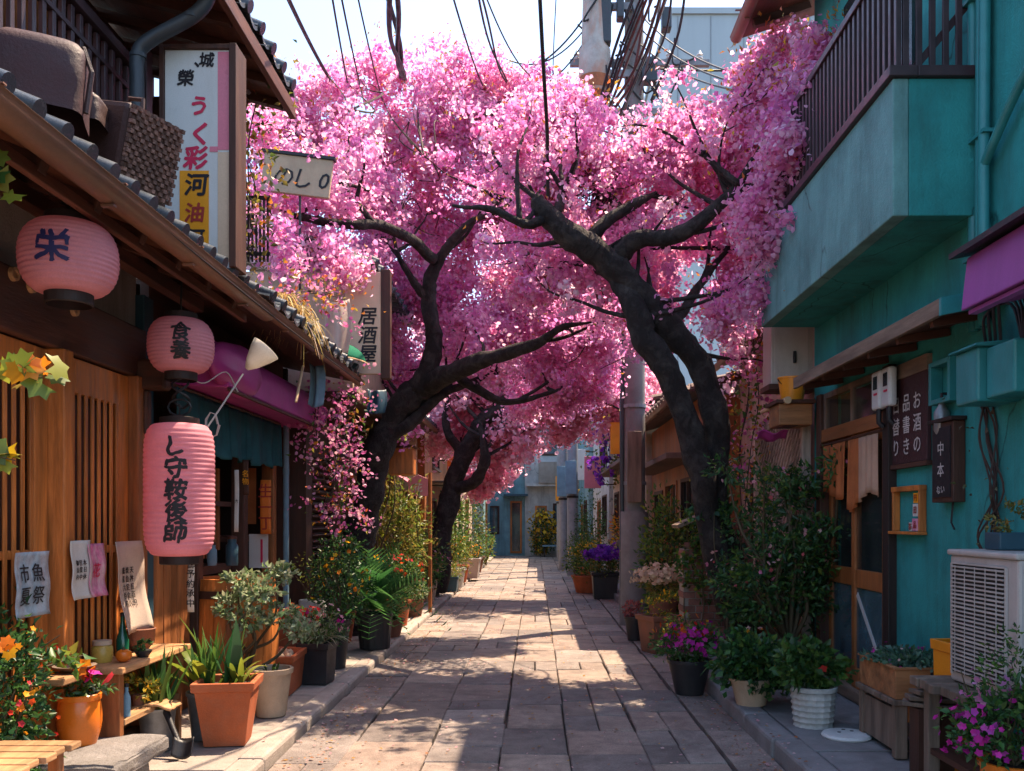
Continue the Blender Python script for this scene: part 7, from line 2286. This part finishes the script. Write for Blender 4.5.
cable("long thick cable hanging straight down in front of the blossom to the right tree limb", [P(537, -60, 6.6), P(543, 60, 7.2), P(547, 130, 7.7), P(548, 196, 8.0)], 0.026, 'cable', 0, 1)
cable("thin loose wire hanging beside the long hanging cable", [P(558, -40, 9.0), P(553, 70, 9.2), P(556, 120, 9.5)], 0.009)
for k, (x0, x1, y1, r, m) in enumerate(((648, 588, 150, 0.020, 'cable'), (656, 596, 140, 0.024, 'cable_red'), (640, 578, 190, 0.016, 'cable'), (662, 610, 110, 0.026, 'cable_red'), (668, 604, 150, 0.018, 'cable'))):
    cable(["thick cable in the bundle sweeping down past the transformer, leftmost", "reddish cable in the bundle sweeping past the transformer", "thinnest long cable of the bundle, reaching lowest into the blossom", "thick reddish cable ending highest in the bundle", "black cable at the right side of the bundle"][k],
          [P(x0 + 18, -60, 8.6), P((x0 + x1) / 2 + 6, 40 + 6 * k, 9.4), P(x1, y1, 10.0)], r, m, 0, 2)
for k, (xt, xb, yb) in enumerate(((640, 622, 118), (676, 640, 84), (690, 652, 100))):
    cable("one of the thin dark cables filling the sagging bundle beside the transformer", [P(xt, -60, 9.2), P((xt + xb) / 2 + 9, 30, 9.8), P(xb, yb, 10.4)], 0.017, 'cable' if k % 3 else 'cable_red', 0, 2)
cable("reddish vertical cable hanging right of the bundle", [P(668, -40, 10.5), P(655, 30, 10.5), P(640, 95, 10.6)], 0.022, 'cable_red')
for k, (ya_, yb_) in enumerate(((14, 74), (28, 84), (44, 92))):
    cable(["upper line from the pole to the teal house eave", "middle line from the pole to the teal house eave", "lower line from the pole to the teal house eave"][k], [P(640, ya_, 12.8), P(738 + 4 * k, yb_, 8.6)], 0.016, sag=0.12)
cable("horizontal line in front of the pale block", [P(650, 68, 13.0), P(742, 70, 13.0)], 0.025, sag=0.02)
for k, (x0, y0_, r) in enumerate(((498, 72, 0.02), (505, 58, 0.016), (515, 85, 0.016))):
    cable(["thick line from the left blossom up to the transformer", "thin line from the middle blossom up to the transformer", "sagging thin line below the transformer's left side"][k], [P(x0, y0_, 12.6), P(584, 18 + 12 * k, 12.8)], r, 'cable', 0.25)
cable("wire along the tiled eaves on the left carrying the lamp cords", [(-1.8, 3.0, 2.93), (-1.80, 6.3, 2.90), (-1.84, 9.5, 2.95)], 0.01)

# ================================================================== cherry trees
def limb(mb, pts, seed=0, sub=6, seg=12, rough=0.22, wig=0.03):
    sp = smooth_path([(*P(px, py, y), r) for px, py, y, r in pts], sub)
    rr = random.Random(seed + int(pts[0][0]))
    q, rad = [], []
    for p in sp:
        n = noise.noise_vector(Vector(p[:3]) * 2.3 + Vector((seed, 0, 0))) * wig * 2
        q.append(Vector(p[:3]) + n)
        rad.append(max(0.004, p[3] * (1 + 0.12 * noise.noise(Vector(p[:3]) * 4))))
    mb.tube(q, rad, seg, rough=rough)
    return q


TREES, MAIN = [], []
def plan(*a, **k):
    TREES.append((a, k))


def clear_of_limbs(cl, rng):
    """blossom grows off the twigs, not out of the old wood: keep the thick limbs mostly bare"""
    N = np.array(MAIN)
    keep = np.ones(len(cl), bool)
    for i, c in enumerate(cl):
        m = (N[:, 1] > c[1] - 0.15) & (N[:, 1] < c[1] + 3.5)
        if not m.any():
            continue
        q = N[m]
        d = np.hypot(q[:, 0] / q[:, 1] - c[0] / c[1], (q[:, 2] - EYE) / q[:, 1] - (c[2] - EYE) / c[1]) * q[:, 1]
        if (d < q[:, 3] + 0.11).any() and rng.random() < 0.88:
            keep[i] = False
    return cl[keep]


def cherry(name, label, base, limbs, lobes, nclump, per, size, pal, seed, clump_r=0.15, young=600, twig_n=140, gap=-0.02, extra=(), nbr=38, bl=1.0):
    t = thing("cherry_tree", label, "tree", base)
    mb = MB()
    nodes = []
    for i, l in enumerate(limbs):
        q = limb(mb, l, seed + i, seg=20 if l[0][3] > 0.1 else 10)
        nodes += q[len(q) // 3:]
    mb.build("trunk", M['bark'], t, smooth='full')
    br = MB()
    rb = random.Random(seed * 3)
    extra_nodes = []
    hub = [n for n in nodes if n.z > 2.6]
    for i in range(nbr):
        a = rb.choice(hub)
        d = Vector((rb.uniform(-1, 1), rb.uniform(-0.25, 1.0), rb.uniform(-0.1, 1.0))).normalized()
        L = rb.uniform(0.6, 1.5) * bl
        pts, p = [(*a, 0.027 * bl)], a.copy()
        for q in range(4):
            d = (d + Vector((rb.uniform(-.42, .42), rb.uniform(-.42, .42), rb.uniform(-.25, .4)))).normalized()
            p = p + d * L / 4
            pts.append((*p, 0.027 * bl * (1 - (q + 1) / 4.4)))
        sp = smooth_path(pts, 4)
        br.tube([x[:3] for x in sp], [max(0.004, x[3]) for x in sp], 7, rough=0.2)
        extra_nodes += [Vector(x[:3]) for x in sp[7:]]
    br.build("branch", M['bark'], t, smooth='full')
    nodes = nodes + extra_nodes
    rng = np.random.default_rng(seed)
    C = np.array([P(px, py, y) for px, py, y, rx, rz in lobes])
    S = np.array([(rx * y / FPX, (rx + rz) * 0.5 * y / FPX * 0.6, rz * y / FPX) for px, py, y, rx, rz in lobes])
    if extra:
        C = np.concatenate([C, np.array([e[:3] for e in extra])])
        S = np.concatenate([S, np.array([e[3:6] for e in extra])])
    w = S.prod(1) ** 0.75
    w /= w.sum()
    cl = []
    while len(cl) < nclump:
        i = rng.choice(len(C), p=w)
        d = unit(1, rng)[0]
        p = C[i] + d * S[i] * rng.uniform(0.25, 1.05) ** 0.6
        if noise.noise(Vector(p) * 2.1 + Vector((seed, 3, 0))) < gap:
            continue
        cl.append(p)
    cl += [np.array(n) + rng.normal(size=3) * 0.13 * bl for n in extra_nodes for _ in range(2) if rng.random() < 0.5]
    cl = np.array(cl)
    cl = clear_of_limbs(cl, rng)
    # twigs from the limbs to some of the clumps, then short ones between clumps
    tw = MB()
    N = np.array([tuple(v) for v in nodes])
    for i in rng.choice(np.nonzero(cl[:, 2] - EYE < 0.575 * cl[:, 1])[0], twig_n, replace=False):
        d = np.linalg.norm(N - cl[i], axis=1)
        j = int(np.argmin(d + rng.uniform(0, 0.5, len(d))))
        if d[j] > 2.6:
            continue
        a, b = Vector(N[j]), Vector(cl[i])
        L = (b - a).length
        m1 = a.lerp(b, 0.4) + Vector(rng.normal(size=3)) * L * 0.10
        m2 = a.lerp(b, 0.75) + Vector(rng.normal(size=3)) * L * 0.10
        r0 = min(0.016, 0.005 + 0.005 * L)
        sp = smooth_path([(*a, r0), (*m1, r0 * .7), (*m2, r0 * .45), (*b, 0.004)], 4)
        tw.tube([p[:3] for p in sp], [p[3] for p in sp], 5)
    tw.build("twig", M['twig'], t, smooth=True)
    k = np.repeat(np.arange(len(cl)), per)
    n = len(k)
    rs = clump_r * rng.uniform(0.55, 1.35, len(cl))
    st = np.abs(rng.normal(size=(len(cl), 3))) * 0.35 + 0.75
    off = rng.normal(size=(n, 3)) * 0.55 * rs[k][:, None] * st[k]
    pos = cl[k] + off
    nr = off / (np.linalg.norm(off, axis=1)[:, None] + 1e-6) + rng.normal(size=(n, 3)) * 0.55
    nr /= np.linalg.norm(nr, axis=1)[:, None]
    P_ = np.array(pal)
    cc = P_[rng.integers(0, len(P_), len(cl))]
    col = cc[k] * 0.65 + P_[rng.integers(0, len(P_), n)] * 0.35
    col = np.clip(col * rng.uniform(0.85, 1.15, (n, 1)), 0, 0.95)
    v, f, c = florets(pos, nr, size * rng.uniform(0.7, 1.25, n), col, rng, 0.35, 5)
    raw_mesh("crown", v, f, c, M['blossom'], t)
    if young:
        # young leaves gather near the outside and top of the crown
        hi = np.nonzero(cl[:, 2] > np.percentile(cl[:, 2], 55))[0]
        i = np.concatenate([rng.integers(0, len(cl), young // 2), rng.choice(hi, young // 2)])
        p = cl[i] + rng.normal(size=(len(i), 3)) * clump_r * 1.25
        top = cl[rng.choice(np.nonzero(cl[:, 2] / cl[:, 1] > np.percentile(cl[:, 2] / cl[:, 1], 78))[0], 46)]
        sp_ = []
        for q in top:                                   # leafy shoots standing out of the crown
            d = np.array((rng.normal() * 0.5, rng.normal() * 0.4, rng.uniform(0.5, 1.0)))
            for u in np.linspace(0.25, 1, 9):
                sp_.append(q + d * u * 0.42 * bl + rng.normal(size=3) * 0.035)
        p = np.concatenate([p[:young], np.array(sp_)])
        ax = rng.normal(size=(len(p), 3)); ax[:, 2] += 0.5; ax /= np.linalg.norm(ax, axis=1)[:, None]
        v, f, c = leaves(p, ax, 0.055, palette(len(p), YOUNG, rng, 0.25), rng, 0.4)
        raw_mesh("young_foliage", v, f, c, M['leaf'], t)
    return t


plan("cherry_tree", "right cherry tree with two twisting dark trunks leaning over the street", (1.95, 8.5, 0.11),
       [[(746, 690, 8.5, .25), (744, 662, 8.5, .17), (736, 620, 8.5, .145), (722, 545, 8.5, .13), (714, 490, 8.5, .125), (714, 440, 8.45, .13), (710, 400, 8.4, .125), (696, 358, 8.4, .118), (664, 322, 8.35, .125), (632, 288, 8.3, .13), (598, 254, 8.25, .125), (564, 232, 8.2, .115), (543, 214, 8.15, .10), (538, 196, 8.1, .055)],
        [(728, 610, 8.42, .12), (706, 500, 8.32, .12), (692, 440, 8.27, .122), (676, 390, 8.25, .118), (654, 352, 8.25, .125), (636, 318, 8.27, .115), (622, 284, 8.3, .09), (612, 262, 8.3, .07)],
        [(614, 262, 8.3, .09), (640, 240, 8.2, .085), (672, 233, 8.1, .08), (698, 226, 8.05, .07), (722, 204, 8.0, .06), (740, 182, 7.95, .045), (752, 155, 7.9, .022)],
        [(586, 246, 8.3, .07), (606, 222, 8.35, .06), (632, 205, 8.4, .045), (656, 188, 8.5, .022)],
        [(545, 216, 8.1, .05), (520, 222, 8.0, .04), (490, 214, 8.0, .03), (452, 206, 8.0, .012)],
        [(552, 222, 8.2, .05), (560, 190, 8.4, .035), (575, 160, 8.6, .02), (582, 120, 8.8, .01)],
        [(738, 185, 7.9, .035), (716, 165, 8.0, .028), (702, 150, 8.1, .015)],
        [(668, 322, 8.35, .06), (690, 300, 8.6, .045), (715, 262, 8.8, .03), (735, 240, 8.9, .012)]],
       [(545, 135, 9.4, 65, 60), (600, 165, 9.6, 66, 48), (660, 165, 9.4, 70, 52), (715, 150, 8.9, 60, 55), (765, 110, 8.5, 50, 55), (800, 70, 8.3, 38, 40), (812, 120, 8.2, 28, 40), (770, 190, 8.5, 45, 55), (725, 230, 9.1, 60, 60), (660, 235, 9.6, 60, 55), (590, 215, 9.8, 65, 60), (540, 250, 9.9, 60, 60),
        (735, 300, 9.1, 38, 50), (690, 300, 9.4, 50, 50), (590, 320, 11.6, 60, 55), (540, 340, 12.0, 60, 50), (585, 375, 12.0, 32, 32), (545, 395, 12.2, 50, 30), (645, 285, 10.0, 42, 36), (722, 340, 9.2, 25, 30), (785, 45, 8.8, 30, 25), (765, 215, 7.5, 28, 55), (795, 120, 7.2, 30, 45), (815, 65, 7.3, 26, 34), (752, 280, 7.8, 22, 40), (790, 170, 6.9, 28, 52), (815, 112, 6.7, 24, 42), (834, 75, 6.6, 15, 32)],
       3350, 34, 0.0245, BLOSSOM, 201, 0.115, 3000, 180)
plan("cherry_tree", "left cherry tree with a dark trunk bending towards the street", (-2.35, 11.5, 0.06),
       [[(349, 636, 11.5, .34), (350, 615, 11.5, .24), (354, 580, 11.5, .215), (362, 530, 11.5, .20), (370, 486, 11.5, .19), (382, 440, 11.5, .185), (400, 405, 11.5, .17), (422, 386, 11.5, .15), (446, 374, 11.2, .125), (478, 362, 10.8, .10), (510, 351, 10.4, .08), (540, 341, 10.1, .055), (566, 330, 9.9, .035), (592, 322, 9.8, .012)],
        [(418, 392, 11.5, .14), (430, 362, 11.45, .125), (433, 330, 11.4, .105), (428, 300, 11.3, .095), (430, 276, 11.2, .08), (444, 252, 11.1, .065), (462, 232, 11, .05), (492, 215, 10.9, .035), (530, 200, 10.8, .015)],
        [(436, 262, 11.1, .07), (412, 240, 10.7, .065), (384, 228, 10.3, .062), (350, 224, 10.0, .055), (318, 220, 9.8, .045), (290, 214, 9.6, .03), (264, 206, 9.5, .012)],
        [(430, 300, 11.3, .06), (412, 282, 11.2, .05), (402, 262, 11.1, .035), (396, 235, 11.0, .015)],
        [(452, 372, 11.4, .07), (470, 388, 11.4, .06), (498, 400, 11.3, .05), (530, 396, 11.2, .03), (552, 390, 11.2, .012)],
        [(384, 440, 11.45, .09), (408, 424, 11.5, .085), (432, 404, 11.6, .075), (462, 384, 11.7, .05), (500, 372, 11.8, .02)],
        [(372, 226, 10.2, .04), (352, 200, 10.1, .03), (330, 180, 10.0, .018)]],
       [(262, 150, 9.6, 22, 60), (272, 225, 9.4, 32, 42), (330, 215, 9.5, 45, 35), (296, 240, 8.6, 38, 26), (268, 180, 8.5, 20, 26), (315, 262, 8.9, 40, 20), (345, 262, 9.4, 35, 22), (290, 140, 10.9, 45, 45), (330, 115, 11.2, 60, 50), (390, 100, 11.6, 65, 55), (450, 95, 12.0, 65, 50), (505, 100, 12.2, 55, 50), (295, 195, 10.6, 58, 55), (345, 180, 11.0, 60, 55), (410, 170, 12.0, 65, 60), (470, 165, 12.2, 65, 60), (520, 170, 12.2, 50, 55), (520, 225, 12.5, 60, 50), (470, 215, 12.6, 55, 45), (560, 250, 12.6, 50, 45),  (290, 250, 9.9, 50, 38), (335, 262, 10.3, 60, 40), (390, 260, 12.0, 55, 55),
        (455, 260, 12.3, 60, 55), (510, 280, 12.3, 55, 50), (405, 320, 12.2, 38, 55), (395, 370, 12.3, 25, 45), (470, 320, 12.4, 55, 45), (440, 300, 12.4, 50, 50)],
       2800, 33, 0.028, BLOSSOM, 202, 0.135, 3000, 180)
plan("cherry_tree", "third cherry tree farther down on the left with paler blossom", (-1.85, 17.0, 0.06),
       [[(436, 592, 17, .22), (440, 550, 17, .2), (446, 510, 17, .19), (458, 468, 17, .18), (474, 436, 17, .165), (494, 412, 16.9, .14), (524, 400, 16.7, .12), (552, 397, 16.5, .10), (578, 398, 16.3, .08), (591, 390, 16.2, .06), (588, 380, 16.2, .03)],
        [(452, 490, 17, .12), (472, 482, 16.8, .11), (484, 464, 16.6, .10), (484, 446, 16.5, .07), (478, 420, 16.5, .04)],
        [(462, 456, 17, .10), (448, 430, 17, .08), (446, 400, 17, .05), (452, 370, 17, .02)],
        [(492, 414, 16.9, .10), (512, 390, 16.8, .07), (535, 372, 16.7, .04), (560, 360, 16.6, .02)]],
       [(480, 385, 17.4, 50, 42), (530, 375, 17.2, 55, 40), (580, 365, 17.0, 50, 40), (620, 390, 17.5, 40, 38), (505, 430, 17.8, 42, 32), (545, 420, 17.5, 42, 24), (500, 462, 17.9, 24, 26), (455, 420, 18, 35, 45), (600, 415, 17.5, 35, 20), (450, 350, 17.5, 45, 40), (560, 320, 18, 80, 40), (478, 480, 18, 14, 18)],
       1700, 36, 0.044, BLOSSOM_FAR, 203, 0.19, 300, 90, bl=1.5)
for a, k in TREES:
    for l in a[3]:
        if l[0][3] >= 0.06:
            MAIN += [(p[0], p[1], p[2], p[3]) for p in smooth_path([(*P(px, py, y), r) for px, py, y, r in l], 5) if p[3] > 0.03]
for a, k in TREES:
    cherry(*a, **k)
